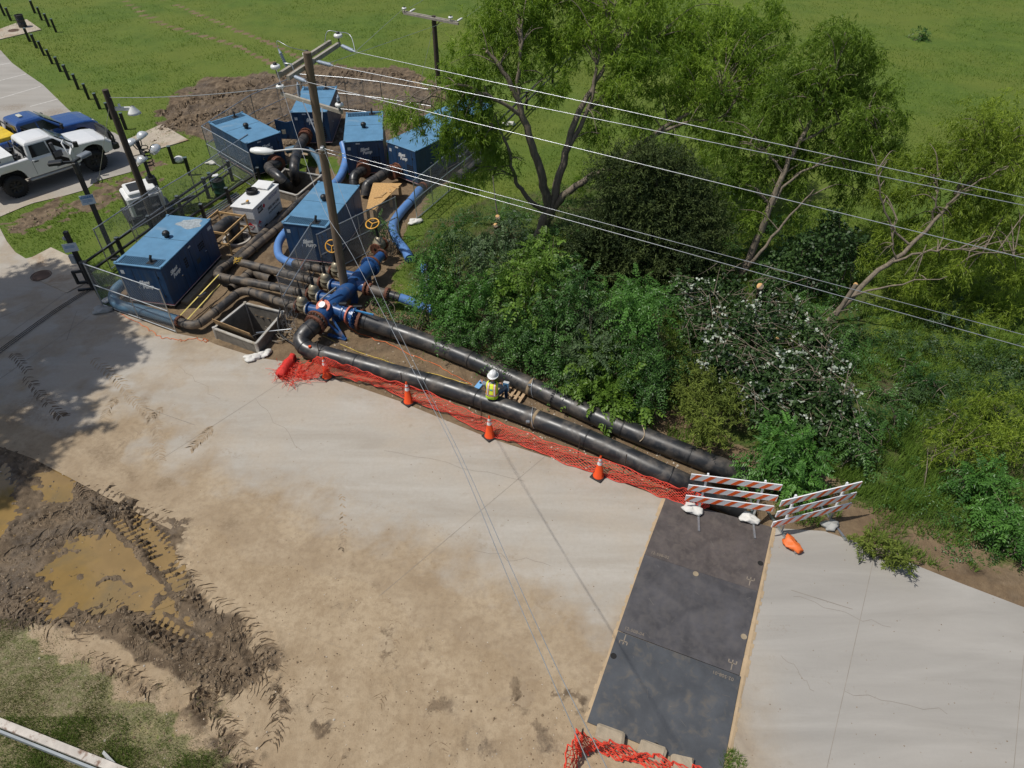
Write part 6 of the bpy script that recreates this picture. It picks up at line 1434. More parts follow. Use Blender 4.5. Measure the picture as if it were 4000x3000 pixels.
# ------------------------------------------------------------------ steel road plates
PLATE = M('rusted_road_plate', (.092, .087, .09), .5, .3, var=.35, scale=1.4, dirt=(.125, .113, .108), dscale=4, dlo=.45, dhi=.85)
PLATE2 = M('blue_grey_road_plate', (.085, .09, .097), .5, .3, var=.25, scale=1.4, dirt=(.16, .135, .105), dscale=3.2, dlo=.52, dhi=.8)
PLATE3 = M('brown_road_plate', (.1, .084, .078), .55, .25, var=.3, scale=1.8, dirt=(.15, .125, .108), dscale=5, dlo=.46, dhi=.8)
WELDM = M('tan_weld_marks', (.23, .19, .145), .8)
plates = [([(2600,1947), (3016,2062), (2960,2312), (2516,2168)], PLATE3, 'brown scuffed steel road plate under the barricade feet'),
          ([(2516,2168), (2960,2312), (2887,2641), (2412,2464)], PLATE, 'middle grey steel road plate of the three'),
          ([(2413,2467), (2893,2645), (2828,2995), (2292,2822)], PLATE2, 'blue grey steel road plate with mud stains, nearest the viewer')]
for k, (Q, mt, lab) in enumerate(plates):
    P_ = [at(*q, .0) for q in Q]; c = sum(P_, Vector())/4; P_ = [c+(p-c)*.998 for p in P_]
    if k == 2: P_[2] = P_[3]+(P_[1]-P_[0])
    t = thing('steel_plate', lab, 'steel plate', c, 0, 'steel road plates')
    z_ = .006+.002*k; mb = MB(); Pz = [Vector((p.x, p.y, z_)) for p in P_]
    if (Pz[1]-Pz[0]).cross(Pz[2]-Pz[1]).z < 0: Pz = Pz[::-1]
    mb.prism(Pz, (0, 0, .026)); pl = mb.build('plate', mt, t)
    zt = z_+.0275
    x_ = (P_[1]-P_[0]).normalized(); y_ = (P_[0]-P_[3]).normalized()
    def on(u, v): q = P_[3].lerp(P_[2], u).lerp(P_[0].lerp(P_[1], u), v); return Vector((q.x, q.y, zt))
    for (u, v) in (((.97, .4),) if k == 0 else ((.97, .42), (.47, .965)) if k == 1 else ((.03, .72), (.52, .035))):
        mb = MB(); mb.lathe(on(u, v), [(.0, .001), (.06, .001), (.062, .004), (.075, .004), (.075, 0)], 16, smooth=False); mb.build('lifting_hole', DARKH if k != 1 else M('hole_dirt', (.3, .24, .16), .9), t)
    for (u, v, sgn) in (((.92, .1, 1),) if k == 0 else ((.93, .08, 1),) if k == 1 else ((.07, .93, -1),)):
        c_ = on(u, v); mb = MB()
        for a_, b_ in (((-.0, -.14), (.0, .13)), ((-.09, .04), (-.09, .12)), ((.09, .04), (.09, .12)), ((-.09, .04), (.09, .04))):
            mb.beam(c_+(x_*a_[0]+y_*a_[1])*sgn+Vector((0, 0, .002)), c_+(x_*b_[0]+y_*b_[1])*sgn+Vector((0, 0, .002)), .025, .003)
        mb.build('lifting_slot', WELDM, t)
    txt, u, v, fl = (('12-508-02', .13, .06, 1), ('12-508-04', .13, .05, 1), ('02-508-01', .87, .94, -1))[k]
    put_text('plate_number', txt, .12, WELDM, t, on(u, v)-Vector(t.location)+Vector((0, 0, .002)), x_*fl, y_*fl)
    mb = MB(); r3 = random.Random(k+20)
    for j in range(12):
        c_ = on(r3.uniform(.05, .95), r3.uniform(.05, .95)); d_ = (x_*r3.uniform(-1, 1)+y_*r3.uniform(-1, 1)).normalized(); mb.beam(c_+Vector((0, 0, .0015)), c_+d_*r3.uniform(.04, .22)+Vector((0, 0, .0015)), r3.uniform(.004, .01), .002)
    mb.build('scratches', M('pale_scratch', (.13, .12, .11), .6), t)['kind'] = 'stuff'
# sand fillets along the plates
mb = MB()
for a_, b_ in (((2598,1950), (2290,2822)), ((3018,2062), (2834,2990))):
    pa, pb_ = at(*a_), at(*b_); r4 = random.Random(5); n = 60; d = (pb_-pa).normalized(); s_ = Vector((-d.y, d.x, 0))
    for k in range(n):
        p, q = pa.lerp(pb_, k/n), pa.lerp(pb_, (k+1)/n); w_ = .05+.06*r4.random(); mb.add([p-s_*w_+Vector((0, 0, .004)), q-s_*w_+Vector((0, 0, .004)), q+s_*.02+Vector((0, 0, .02)), p+s_*.02+Vector((0, 0, .02)), p+s_*(w_)+Vector((0, 0, .004)), q+s_*(w_)+Vector((0, 0, .004))], [(0, 1, 2, 3), (3, 2, 5, 4)])
mb.solo('sand_fillet', M('sand', (.42, .31, .19), .95, var=.15), None, None, kind='stuff')

# ------------------------------------------------------------------ barricades
BWHITE = M('barricade_white', (.84, .84, .84), .35, var=.06); BORG = M('barricade_orange', (.9, .13, .015), .4, var=.06)
def barricade(label, a, b, flip):
    a = Vector(a); b = Vector(b); d = (b-a).normalized(); W_ = (b-a).length; n_ = Vector((d.y, -d.x, 0))
    c = (a+b)/2; t = thing('barricade', label, 'barricade', c, 0, 'striped barricades')
    for p in (a, b):
        mb = MB(); mb.beam(p+Vector((0, 0, .08)), p+Vector((0, 0, 1.6)), .05, .05, up=d); mb.build('upright', BWHITE, t)
        mb = MB(); mb.beam(p+n_*.75+Vector((0, 0, .045)), p-n_*.75+Vector((0, 0, .045)), .055, .05); mb.beam(p+Vector((0, 0, .08)), p+Vector((0, 0, .5)), .062, .062, up=d); mb.build('foot', GALV, t)
    o_ = .44
    for z_ in (.55, 1.0, 1.45):
        p, q = a-d*o_+n_*.045+Vector((0, 0, z_)), b+d*o_+n_*.045+Vector((0, 0, z_)); mb = MB(); mb.beam(p, q, .03, .23); rl = mb.build('rail', BWHITE, t)
        L = (q-p).length; k = 0; x0 = -.06
        while x0 < L-.05:
            mb = MB(); f = p+n_*.016; z1, z2 = -.108, .108; s = .2
            ids = [max(x0, .01), min(x0+.15, L-.01), min(max(x0+.15+s*flip, .01), L-.01), min(max(x0+s*flip, .01), L-.01)]
            vs = [f+d*ids[0]+Vector((0, 0, z1)), f+d*ids[1]+Vector((0, 0, z1)), f+d*ids[2]+Vector((0, 0, z2)), f+d*ids[3]+Vector((0, 0, z2))]
            mb.prism(vs if (vs[1]-vs[0]).cross(vs[2]-vs[1]).dot(n_) > 0 else vs[::-1], n_*.002); sub(mb, 'stripe', BORG, rl); x0 += .375
    return t
barricade('orange and white striped barricade standing on the steel plate end', at(2726,1995), at(2938,2022), 1)
barricade('orange and white striped barricade in the grass right of the plates', at(3049,2078), at(3240,2030), 1)
def sandbag(label, q, mat, s=1., rz=0., sq=.5):
    p = at(*q); r5 = random.Random(int(q[0])); mb = MB(); nu, nv = 16, 9; vs = []
    for i in range(nv):
        th = PI*i/(nv-1)
        for j in range(nu):
            a_ = 2*PI*j/nu; r_ = math.sin(th)**.6; w_ = 1+.2*math.sin(3*a_+i*.6+q[0])+.1*math.sin(7*a_-i+q[1])+.1*r5.uniform(-1, 1)
            vs.append(Vector((.3*s*r_*math.cos(a_)*w_, .2*s*r_*math.sin(a_)*w_, max(-.001, .09*s*(math.cos(th)*.9+.75)*(1+.18*math.sin(2*a_+q[1]))))))
    Mz = Matrix.Rotation(R(rz), 3, 'Z'); mb.add([p+Mz@v for v in vs], [(i*nu+j, i*nu+(j+1) % nu, (i+1)*nu+(j+1) % nu, (i+1)*nu+j) for i in range(nv-1) for j in range(nu)], 0, True)
    mb.v = [tuple(v) for v in mb.v]; return mb.solo('sandbag', mat, label, 'sandbag', 'sandbags')
def lift(o, dz): o.location.z += dz
for o in (sandbag('white sandbag on the left foot of the barricade on the plate', (2702,1998), SANDW, .95, -25), sandbag('white sandbag on the right foot of the barricade on the plate', (2922,2034), SANDW, .9, -15)): lift(o, .06)
lift(sandbag('silver white sandbag on the rear foot of the right barricade', (3240,2058), SANDG, .85, 10), .04)
lift(sandbag('bright orange sandbag hanging on the front foot of the right barricade', (3090,2132), SANDO, .95, -62), .04)
sandbag('left of the two white sandbags before the near trench box', (985,1402), SANDW, 1.0, 10); sandbag('right of the two white sandbags before the near trench box', (1035,1385), SANDW, .9, 40)
sandbag('grey sandbag on the corner foot of the fence by the road', (402,1216), SANDG, 1.15, 12); lift(sandbag('white sandbag against the dull blue hose at the fence corner', (420,1180), SANDW, .7, 70), .05)
sandbag('white sack under the willow near the dark pipe rail', (1985,490), SANDW, 1.2, 10); sandbag('white sack on the ground right of the blue hose', (1622,870), SANDW, 1.1, 30); sandbag('white sack beside the yellow handwheel valve', (1502,955), SANDW, 1.0, 80)
sandbag('white rag at the fence foot near the left corner pump', (825,640), SANDW, .9, 0)

# ------------------------------------------------------------------ worker on the near pipeline
def skinned(name, V, E, Rd, mats, parent, sub_=2, matfn=None):
    me = bpy.data.meshes.new(name); me.from_pydata(V, E, []); o = bpy.data.objects.new(name, me); C.objects.link(o)
    m = o.modifiers.new('skin', 'SKIN'); m.use_smooth_shade = True; m.branch_smoothing = .4
    for i, r_ in enumerate(Rd): sv = me.skin_vertices[0].data[i]; sv.radius = r_ if hasattr(r_, '__len__') else (r_, r_); sv.use_root = (i == 0)
    s_ = o.modifiers.new('sub', 'SUBSURF'); s_.levels = sub_; s_.render_levels = sub_
    dg = bpy.context.evaluated_depsgraph_get(); m2 = bpy.data.meshes.new_from_object(o.evaluated_get(dg)); bpy.data.objects.remove(o)
    m2.materials.clear()
    for q in mats: m2.materials.append(q)
    if matfn:
        for p in m2.polygons: p.material_index = matfn(p.center); p.use_smooth = True
    return link(name, m2, parent)
SKIN = M('skin', (.45, .23, .15), .55, var=.08); SHIRT = M('grey_shirt', (.22, .25, .28), .85, var=.15); JEAN = M('denim', (.04, .07, .13), .85, var=.25); BOOT = M('brown_boot', (.13, .08, .05), .8); HAIR = M('dark_hair', (.03, .02, .015), .8)
HIVIS = M('hi_vis_yellow', (.78, .95, .06), .6, var=.06); HIVIS2 = M('hi_vis_lime', (.5, .85, .04), .6, var=.06); TRIMO = M('vest_orange', (.85, .2, .04), .6); TRIMS = M('vest_silver', (.62, .58, .56), .35)
cA, dA = alA(.47)
best = min(np.linspace(.3, .7, 161), key=lambda f: abs(alA(f)[0].x-at(1925,1545,.6).x)); cA, dA = alA(best)
WK = thing('person', 'worker in yellow vest and white hard hat sitting on the near pipeline', 'person', (cA.x, cA.y, 0), math.atan2(dA.y, dA.x)+R(14))
# local: +y faces away from the viewer (the way the worker looks), x to his right
st = ra*2+.01
V = [(0, -.06, st+.1), (0, -.04, st+.3), (0, .02, st+.5), (0, .03, st+.58), (0, .07, st+.66), (0, .1, st+.78), (0, .11, st+.86),
     (-.19, .03, st+.5), (-.31, .14, st+.32), (-.42, .34, st+.24), (-.45, .42, st+.22),
     (.19, .03, st+.5), (.29, .16, st+.3), (.2, .36, st+.22), (.16, .44, st+.2),
     (-.11, -.02, st+.08), (-.3, .38, st+.14), (-.3, .44, .1), (-.31, .58, .06),
     (.11, -.02, st+.08), (.36, .36, st+.16), (.34, .46, .16), (.38, .6, .12)]
E_ = [(0, 1), (1, 2), (2, 3), (3, 4), (4, 5), (5, 6), (2, 7), (7, 8), (8, 9), (9, 10), (2, 11), (11, 12), (12, 13), (13, 14), (0, 15), (15, 16), (16, 17), (17, 18), (0, 19), (19, 20), (20, 21), (21, 22)]
Rd = [(.17, .13), (.155, .12), (.15, .11), (.065, .065), (.06, .06), (.085, .1), (.075, .085), .075, .052, .036, .04, .075, .052, .036, .04, .1, .075, .055, .05, .1, .075, .055, .05]
def fing(base, wrist, sgn):
    b = Vector(V[base]); d = (b-Vector(V[wrist])).normalized(); s_ = d.cross(Vector((0, 0, 1))).normalized()
    for k, (off, ln) in enumerate(((-.032, .06), (-.011, .07), (.011, .068), (.03, .055))):
        i = len(V); V.append(tuple(b+d*.05+s_*off)); V.append(tuple(b+d*(.05+ln)+s_*off*1.15+Vector((0, 0, -.03)))); E_.append((base, i)); E_.append((i, i+1)); Rd.extend([.011, .009])
    i = len(V); V.append(tuple(b+d*.02-s_*.05*sgn)); V.append(tuple(b+d*.06-s_*.065*sgn)); E_.append((base, i)); E_.append((i, i+1)); Rd.extend([.013, .01])
fing(10, 9, 1); fing(14, 13, -1)
def bm(c):
    if c.z > st+.64: return 0
    if c.y > .3 and c.z > st+.1 and (abs(c.x+.43) < .12 or abs(c.x-.18) < .1) and c.z > st+.15: return 0
    if c.z < .2 and c.y > .35: return 3
    if c.z > st+.17 or (abs(c.x) > .2 and c.y < .25 and c.z > st+.2): return 1
    return 2
bd = skinned('body', V, E_, Rd, [SKIN, SHIRT, JEAN, BOOT], WK, 2, bm)
mb = MB()      # vest: rings round the torso
def vring(z_, hx, hy, cy, n=20): return [Vector((hx*math.copysign(abs(math.cos(u_))**.7, math.cos(u_)), cy+hy*math.copysign(abs(math.sin(u_))**.8, math.sin(u_)), z_)) for u_ in np.linspace(0, 2*PI, n+1)[:-1]]
rings = [vring(st+.06, .205, .165, -.05), vring(st+.14, .2, .165, -.05), vring(st+.26, .19, .16, -.035), vring(st+.36, .19, .158, -.01), vring(st+.46, .2, .155, .01), vring(st+.54, .19, .13, .03), vring(st+.585, .13, .1, .04)]
n = 20; vs = [v for r_ in rings for v in r_]
for i in range(len(rings)-1):
    mb.add([*rings[i], *rings[i+1]], [(j, (j+1) % n, n+(j+1) % n, n+j) for j in range(n)], 1 if i == 0 else 0, True)
vest = mb.build('vest', [HIVIS, HIVIS2], WK, False)
def band(za, zb, hx, hy, cy, mt, nm):
    mb = MB(); a_, b_ = vring(za, hx, hy, cy), vring(zb, hx, hy, cy); mb.add([*a_, *b_], [(j, (j+1) % n, n+(j+1) % n, n+j) for j in range(n)], 0, True); link(nm, mb.mesh(mt), vest)
band(st+.17, st+.25, .206, .171, -.042, TRIMO, 'orange_trim'); band(st+.187, st+.233, .209, .174, -.042, TRIMS, 'silver_band')
for sd_ in (-1, 1):
    for w_, mt, nm, e in ((.04, TRIMO, 'orange_trim', .006), (.023, TRIMS, 'silver_band', .01)):
        mb = MB(); prof = [(st+.22, -.2), (st+.36, -.172), (st+.46, -.148), (st+.54, -.105), (st+.6, -.03)]
        P_ = [Vector((sd_*(.115-.02*i/4), yy_-e, zz_+e*.5)) for i, (zz_, yy_) in enumerate(prof)]
        for p, q in zip(P_[:-1], P_[1:]): mb.add([p-Vector((w_, 0, 0)), p+Vector((w_, 0, 0)), q+Vector((w_, 0, 0)), q-Vector((w_, 0, 0))], [(0, 1, 2, 3)])
        link(nm, mb.mesh(mt), vest)
mb = MB(); mb.box((0, -.168, st+.42), (.11, .006, .035)); link('back_logo', mb.mesh(M('vest_blue_print', (.1, .4, .6), .6)), vest)
hc = Vector((0, .105, st+.83)); mb = MB(); mb.lathe(hc, [(.2, -.01), (.155, .005), (.15, .03), (.14, .09), (.1, .14), (.05, .16), (.01, .163)], 24)
mb.v = [tuple(hc+Vector(((v[0]-hc.x)*.88, (v[1]-hc.y)*1.08, v[2]-hc.z))) for v in mb.v]; hat = mb.build('hard_hat', PORC, WK, False)
mb = MB(); mb.tube([hc+Vector((0, y_, .165-.9*y_*y_*4)) for y_ in np.linspace(-.13, .13, 9)], .018, 8); link('hat_ridge', mb.mesh(PORC), hat)
mb = MB(); mb.lathe(hc+Vector((0, -.01, -.14)), [(.07, 0), (.1, .05), (.1, .13)], 14); mb.v = [v for v in mb.v]; mb.build('hair', HAIR, WK, False)
mb = MB(); fz = hc+Vector((0, .1, -.06)); mb.lathe(fz, [(.02, -.02), (.016, .02), (.004, .045)], 8, 0, Vector((0, 1, -.2))); mb.build('nose', SKIN, WK, False)
for sd_ in (-1, 1):
    mb = MB(); mb.lathe(hc+Vector((sd_*.035, .09, -.035)), [(.0, .014), (.012, .01), (.013, 0)], 8, 0, Vector((0, 1, 0))); mb.build('eye', HAIR, WK, False)
    mb = MB(); mb.lathe(hc+Vector((sd_*.09, .0, -.06)), [(.0, .012), (.025, .008), (.03, 0), (.02, -.01)], 8, 0, Vector((sd_, 0, 0))); mb.build('ear', SKIN, WK, False)
mb = MB(); mb.box(hc+Vector((0, .1, -.11)), (.045, .01, .01)); mb.build('mouth', M('lips', (.3, .1, .09), .6), WK, False)
# instruments and pallet
LBL = M('instrument_blue', (.1, .32, .6), .4, var=.05); IVORY = M('instrument_grey', (.55, .56, .55), .5)
def instr(label, p, rz_, tilt, lid):
    t = thing('meter_case', label, 'meter case', p, rz_); Mx = Matrix.Rotation(tilt, 3, 'X')
    mb = MB(); mb.box((0, 0, .17), (.2, .12, .34), Mx, bev=.015); b_ = mb.build('case', IVORY, t, False)
    mb = MB(); mb.box(Vector((0, 0, .17))+Mx@Vector((0, -.063, 0)), (.19, .008, .33), Mx); f_ = mb.build('front_panel', LBL, t, False)
    mb = MB(); mb.box(Vector((0, 0, .17))+Mx@Vector((0, -.069, .06)), (.09, .006, .06), Mx); link('screen', mb.mesh(DARKH), f_)
q = at(1978,1522,.16); instr('blue and grey meter case standing on the pallet beside the worker', q, R(-18), 0, 0)
q = at(1876,1520,.35); instr('blue topped meter case held by the worker on the pipe', q, R(-40), R(-70), 0)
PALW = M('pallet_wood', (.42, .29, .17), .85, var=.25, scale=4)
p0 = at(1990,1548,0); PT = thing('pallet', 'small wooden pallet lying between the two pipelines beside the worker', 'pallet', p0, math.atan2(dA.y, dA.x)+R(3))
for k in range(6): mb = MB(); mb.box((-.45+k*.18, 0, .125), (.1, .72, .02)); mb.build('slat', PALW, PT, False)
for k in range(3): mb = MB(); mb.box((0, -.32+k*.32, .06), (1.02, .045, .1)); mb.build('stringer', PALW, PT, False)

# ------------------------------------------------------------------ weathered rail at the bottom left, scraps
a_, b_ = at(-60,2800,.45), at(470,3010,.45); GR = thing('timber_rail', 'weathered white painted rail crossing the bottom left corner', 'rail', at(200,2960,0))
OLDW = M('flaking_white_paint', (.55, .5, .44), .8, var=.2, scale=3, dirt=(.22, .14, .1), dscale=3.5, dlo=.5, dhi=.62)
mb = MB(); mb.beam(a_, b_+(b_-a_)*.3, .16, .1); mb.build('cap_board', OLDW, GR)
mb = MB(); n_ = Vector(((b_-a_).y, -(b_-a_).x, 0)).normalized(); mb.beam(a_+n_*.13+Vector((0, 0, -.1)), b_+(b_-a_)*.3+n_*.13+Vector((0, 0, -.1)), .05, .16); mb.build('side_board', M('grey_paint_board', (.3, .33, .35), .7, var=.2), GR)
for f in (.2, 1.2):
    q = a_.lerp(b_, f); mb = MB(); mb.box((q.x, q.y, .19), (.12, .12, .4)); mb.build('post', PLANK, GR)
q = at(440,2985,.02); mb = MB(); mb.prism([q+Vector((-.3, .2, .02)), q+Vector((.3, -.25, .1)), q+Vector((.34, -.17, .16)), q+Vector((-.28, .26, .04))], (0, 0, .02)); mb.solo('metal_strip', STEELG, 'bent grey metal strip in the grass beside the weathered rail', 'metal strip')
# ------------------------------------------------------------------ foliage
def unit(v): return v/np.maximum(np.linalg.norm(v, axis=-1, keepdims=True), 1e-9)
def rdir(n): return unit(rng.normal(size=(n, 3)))
def leaf_mesh(name, pos, axis, nrm, L, W, mat, var, kind='lance', org=(0, 0, 0)):
    """pos, axis, nrm: n x 3; L, W, var: n -> one mesh of leaf quads"""
    axis = unit(axis); side = unit(np.cross(axis, nrm)); nn = np.cross(side, axis)
    L = L[:, None]; W = W[:, None]
    if kind == 'round':
        v = [pos, pos+axis*L*.25+side*W*.45, pos+axis*L*.65+side*W*.45, pos+axis*L, pos+axis*L*.65-side*W*.45, pos+axis*L*.25-side*W*.45]
    else:
        v = [pos, pos+axis*L*.4+side*W*.5+nn*W*.12, pos+axis*L-nn*L*.12, pos+axis*L*.4-side*W*.5+nn*W*.12]
    k = len(v); V = np.stack(v, 1).reshape(-1, 3)-np.array(org); f = np.arange(len(pos)*k).reshape(-1, k)
    V[:, 2] = np.maximum(V[:, 2], .01-org[2])
    return npmesh(name, V, f, mat, {'var': np.repeat(np.clip(var, 0, 1), k)}, False)
def blob_pts(c, r, n, shell=.45, flat=.8):
    d = rdir(n); u = rng.random(n)**(1/3.)*(1-shell)+shell*rng.random(n)**.3
    lump = 1+.28*np.sin(d[:, 0]*4.3+c[0]*3)*np.sin(d[:, 2]*5.1+c[1]*2)+.2*np.sin(d[:, 1]*6.7+c[2])
    p = d*(u*lump)[:, None]*r; p[:, 2] *= flat
    return np.array(c)+p, d
def sprays(kind, blobs, dens, mat, name, parent, org, leafL, leafW, per=11, droop=.6, tlen=1.):
    """twigs with leaves spread through the blobs"""
    P, A, N, LL, WW, VV = [], [], [], [], [], []
    for (c, r) in blobs:
        nt = max(6, int(dens*r*r)); p, d = blob_pts(c, r, nt)
        # branchlets gather in clumps so that gaps stay open
        ncl = max(4, int(nt/(16 if kind != 'frond' else 11))); cl, cd_ = blob_pts(c, r, ncl); w_ = rng.integers(0, ncl, nt)
        p = np.where((rng.random(nt) < .72)[:, None], cl[w_]+rng.normal(size=(nt, 3))*.17*max(r, .6)**.5, p)
        tw = unit(d*.7+rng.normal(size=(nt, 3))*.45+np.array([0, 0, -droop]))
        tl_ = rng.uniform(.25, .55, nt)*.8 if kind != 'frond' else rng.uniform(.3, .7, nt)
        tl_ = tl_*tlen; tv = rng.normal(.5, .2, nt)+rng.normal(0, .2)
        if kind == 'frond':
            s_ = unit(np.cross(tw, np.array([0, 0, 1.])+rng.normal(size=(nt, 3))*.35)); up = np.cross(s_, tw)
            up *= np.sign(up[:, 2:3]+1e-6)
            npair = per//2
            for k in range(per):
                f = .22+.78*(k//2)/max(npair-1, 1); sg = 1 if k % 2 else -1
                q = p+tw*(tl_*f)[:, None]+np.array([0, 0, -1])*(tl_*f*f*.25)[:, None]
                a_ = unit(s_*sg*.85+tw*.55+rng.normal(size=(nt, 3))*.15+np.array([0, 0, -.22])); P.append(q); A.append(a_); N.append(unit(up+rng.normal(size=(nt, 3))*.25))
                LL.append(leafL*rng.uniform(.75, 1.2, nt)*(1.05-.35*f)); WW.append(leafW*rng.uniform(.8, 1.2, nt)); VV.append(tv+rng.normal(0, .1, nt))
        else:
            for k in range(per):
                f = (k+rng.random(nt))/per; q = p+tw*(tl_*f)[:, None]+np.array([0, 0, -1])*(tl_*f*f*.35*droop)[:, None]
                a_ = unit(tw*.6+rng.normal(size=(nt, 3))*.55+np.array([0, 0, -.35*droop])); P.append(q); A.append(a_); N.append(unit(rng.normal(size=(nt, 3))*.7+np.array([0, 0, .8])))
                LL.append(leafL*rng.uniform(.7, 1.25, nt)); WW.append(leafW*rng.uniform(.75, 1.25, nt)); VV.append(tv+rng.normal(0, .12, nt))
    P = np.concatenate(P); A = np.concatenate(A); N = np.concatenate(N); LL = np.concatenate(LL); WW = np.concatenate(WW); VV = np.concatenate(VV)
    me = leaf_mesh(name, P, A, N, LL, WW, mat, VV, 'round' if kind == 'round' else 'lance', org)
    return link(name, me, parent)
def limb(mb, pts, r0, r1, n=8, wob=.04, seed=0):
    P_ = bez(pts, 5); k = len(P_); r6 = random.Random(seed)
    P_ = [p+Vector((r6.uniform(-wob, wob), r6.uniform(-wob, wob), r6.uniform(-wob, wob))) if 0 < i < k-1 else p for i, p in enumerate(P_)]
    mb.tube(P_, [r0+(r1-r0)*i/(k-1) for i in range(k)], n); return P_
def twigs(mb, limbs, blobs, nper, r=.018, seed=1):
    """thin branches from the limbs out into the crown"""
    pts = [p for l in limbs for p in l[len(l)//3:]]; r7 = random.Random(seed)
    for c, rad in blobs:
        c = Vector(c); near = sorted(pts, key=lambda p: (p-c).length)[:6]
        for k in range(nper):
            a_ = r7.choice(near); e = c+Vector((r7.gauss(0, .45), r7.gauss(0, .45), r7.gauss(0, .4)))*rad; m_ = a_.lerp(e, .5)+Vector((0, 0, .18*(e-a_).length))
            if (e-a_).length > 4.5: continue
            P_ = bez([a_, m_, e], 5); kk = len(P_); mb.tube(P_, [r*1.5*(1-.75*i/(kk-1)) for i in range(kk)], 5)
def tree(name, label, limbs, blobs, leafm, barkm, dens, leafL, leafW, per, droop, trunk_r, group=None, kind='lance', ntw=3, base=None, cat='tree'):
    b = base or limbs[0][0][0]; t = thing(name, label, cat, (b.x, b.y, 0), 0, group); org = (b.x, b.y, 0)
    mb = MB(); LPs = []
    for i, (pts, r0, r1) in enumerate(limbs): LPs.append(limb(mb, pts, r0, r1, 10, .05, i))
    bl = [(tuple(atY(px_, py_, Y_)), r_) for px_, py_, Y_, r_ in blobs]
    twigs(mb, LPs, bl, ntw); mb.build('trunk', barkm, t)
    sprays(kind, bl, dens, leafm, 'crown', t, org, leafL, leafW, per, droop)
    return t, LPs
WIL = leafmat('willow_leaf', (.075, .15, .014), (.29, .41, .05), .42); WIL2 = leafmat('willow_leaf_dark', (.07, .13, .013), (.24, .35, .045), .42); WIL3 = leafmat('willow_leaf_yellow', (.11, .17, .016), (.31, .4, .05), .4)
SHR = leafmat('shrub_leaf', (.025, .07, .016), (.1, .21, .045), .28, .4); SHRB = leafmat('bright_shrub_leaf', (.035, .1, .018), (.125, .28, .05), .3, .4)
CED = leafmat('cedar_foliage', (.026, .048, .013), (.1, .135, .035), .15, .7); CEDY = leafmat('cut_cedar_foliage', (.065, .1, .014), (.2, .25, .04), .2, .7)
VINE = leafmat('vine_leaf', (.022, .05, .016), (.07, .13, .035), .2, .45); PALE = leafmat('pale_leaf_underside', (.33, .38, .3), (.62, .66, .56), .15, .7)
def Yp(px_, py_, Y_): return atY(px_, py_, Y_)
wb = at(2102, 940)
limbs = [([wb, Yp(2128,872,27.4), Yp(2152,815,27.4)], .3, .24),
 ([Yp(2150,822,27.4), Yp(2118,700,27.3), Yp(2082,570,27.2), Yp(2040,450,27.2), Yp(2006,350,27.3), Yp(1955,262,27.4), Yp(1900,200,27.5)], .2, .05),
 ([Yp(2020,380,27.3), Yp(2032,200,27.6), Yp(2045,60,28)], .09, .03),
 ([Yp(2155,815,27.4), Yp(2200,640,27.7), Yp(2262,440,28.2), Yp(2345,290,28.8), Yp(2445,140,29.4)], .19, .05),
 ([Yp(2210,600,27.8), Yp(2300,420,28.3), Yp(2330,250,28.8), Yp(2400,20,29.6)], .11, .03),
 ([Yp(2160,815,27.4), Yp(2250,725,27.4), Yp(2410,635,27.6), Yp(2560,520,28), Yp(2700,440,28.5), Yp(2830,365,29)], .17, .04),
 ([Yp(2540,535,28), Yp(2700,475,28.2), Yp(2840,480,28.3)], .08, .03),
 ([Yp(2145,830,27.4), Yp(2060,770,27.2), Yp(2010,690,27), Yp(1980,570,26.8), Yp(1920,480,26.6)], .12, .035),
 ([Yp(2300,430,28.3), Yp(2420,300,29), Yp(2560,150,30)], .09, .03),
 ([Yp(2040,450,27.2), Yp(1900,370,26.8), Yp(1760,330,26.5), Yp(1640,400,26.3)], .08, .02)]
blobs = [(1560,420,26.5,.7), (1745,300,27,.9), (1640,480,26.5,.6), (1880,150,28,1.0), (1800,420,27,1.0), (1960,50,29,1.3), (2010,220,28,.9), (2170,40,30,1.6), (2220,190,29,.9), (2400,80,30,1.6), (2540,190,29.3,1.2), (2430,310,28.6,.9), (2600,50,31,1.6), (2750,120,31,1.5), (2890,110,31,1.2), (2950,240,30,1.1), (2760,290,29.3,1.2), (2860,390,28.6,1.0), (2340,520,28,.7), (1960,620,27,.75), (1850,560,27,.7), (2500,470,28,.8), (2640,580,28,.6), (1760,560,26.8,.6), (2080,120,29,1.1), (1840,690,26.8,.6), (2300,130,29.5,.9), (2980,60,32,.9), (2050,-60,30,1.3), (2450,-60,31.5,1.4), (2250,-90,31,1.4), (1900,480,27,.8), (1780,470,26.6,.7), (1880,330,27.3,.9), (2140,330,28,.8), (2620,330,29,1.0), (2700,420,28.6,.9), (2960,330,29.5,1.0), (2900,480,28.4,.9), (2780,520,28.2,.8), (2380,400,28.4,.7), (2560,590,28,.6), (1860,500,26.4,.6), (2480,220,29.3,.9), (3020,150,31,1.0), (2700,210,30,1.0)]
tree('willow_tree', 'big spreading willow with several bare limbs in the middle of the picture', limbs, blobs, WIL, BARKG, 215, .2, .036, 12, .75, .3, 'willows', ntw=4)
b2 = at(2885, 1085)
limbs = [([b2, Yp(2950,960,24.6), Yp(3000,830,24.8), Yp(3055,680,25.2), Yp(3125,550,25.6), Yp(3205,400,26), Yp(3270,260,26.5)], .16, .04),
 ([Yp(2990,860,24.8), Yp(3090,700,25), Yp(3290,590,25.4)], .07, .02), ([Yp(3060,680,25.2), Yp(3000,600,25.5), Yp(2930,560,25.8)], .06, .02), ([Yp(3130,550,25.6), Yp(3280,480,26), Yp(3400,430,26.2)], .06, .02),
 ([b2, Yp(2950,1010,24.3), Yp(3060,870,24.5), Yp(3180,740,24.7)], .1, .02)]
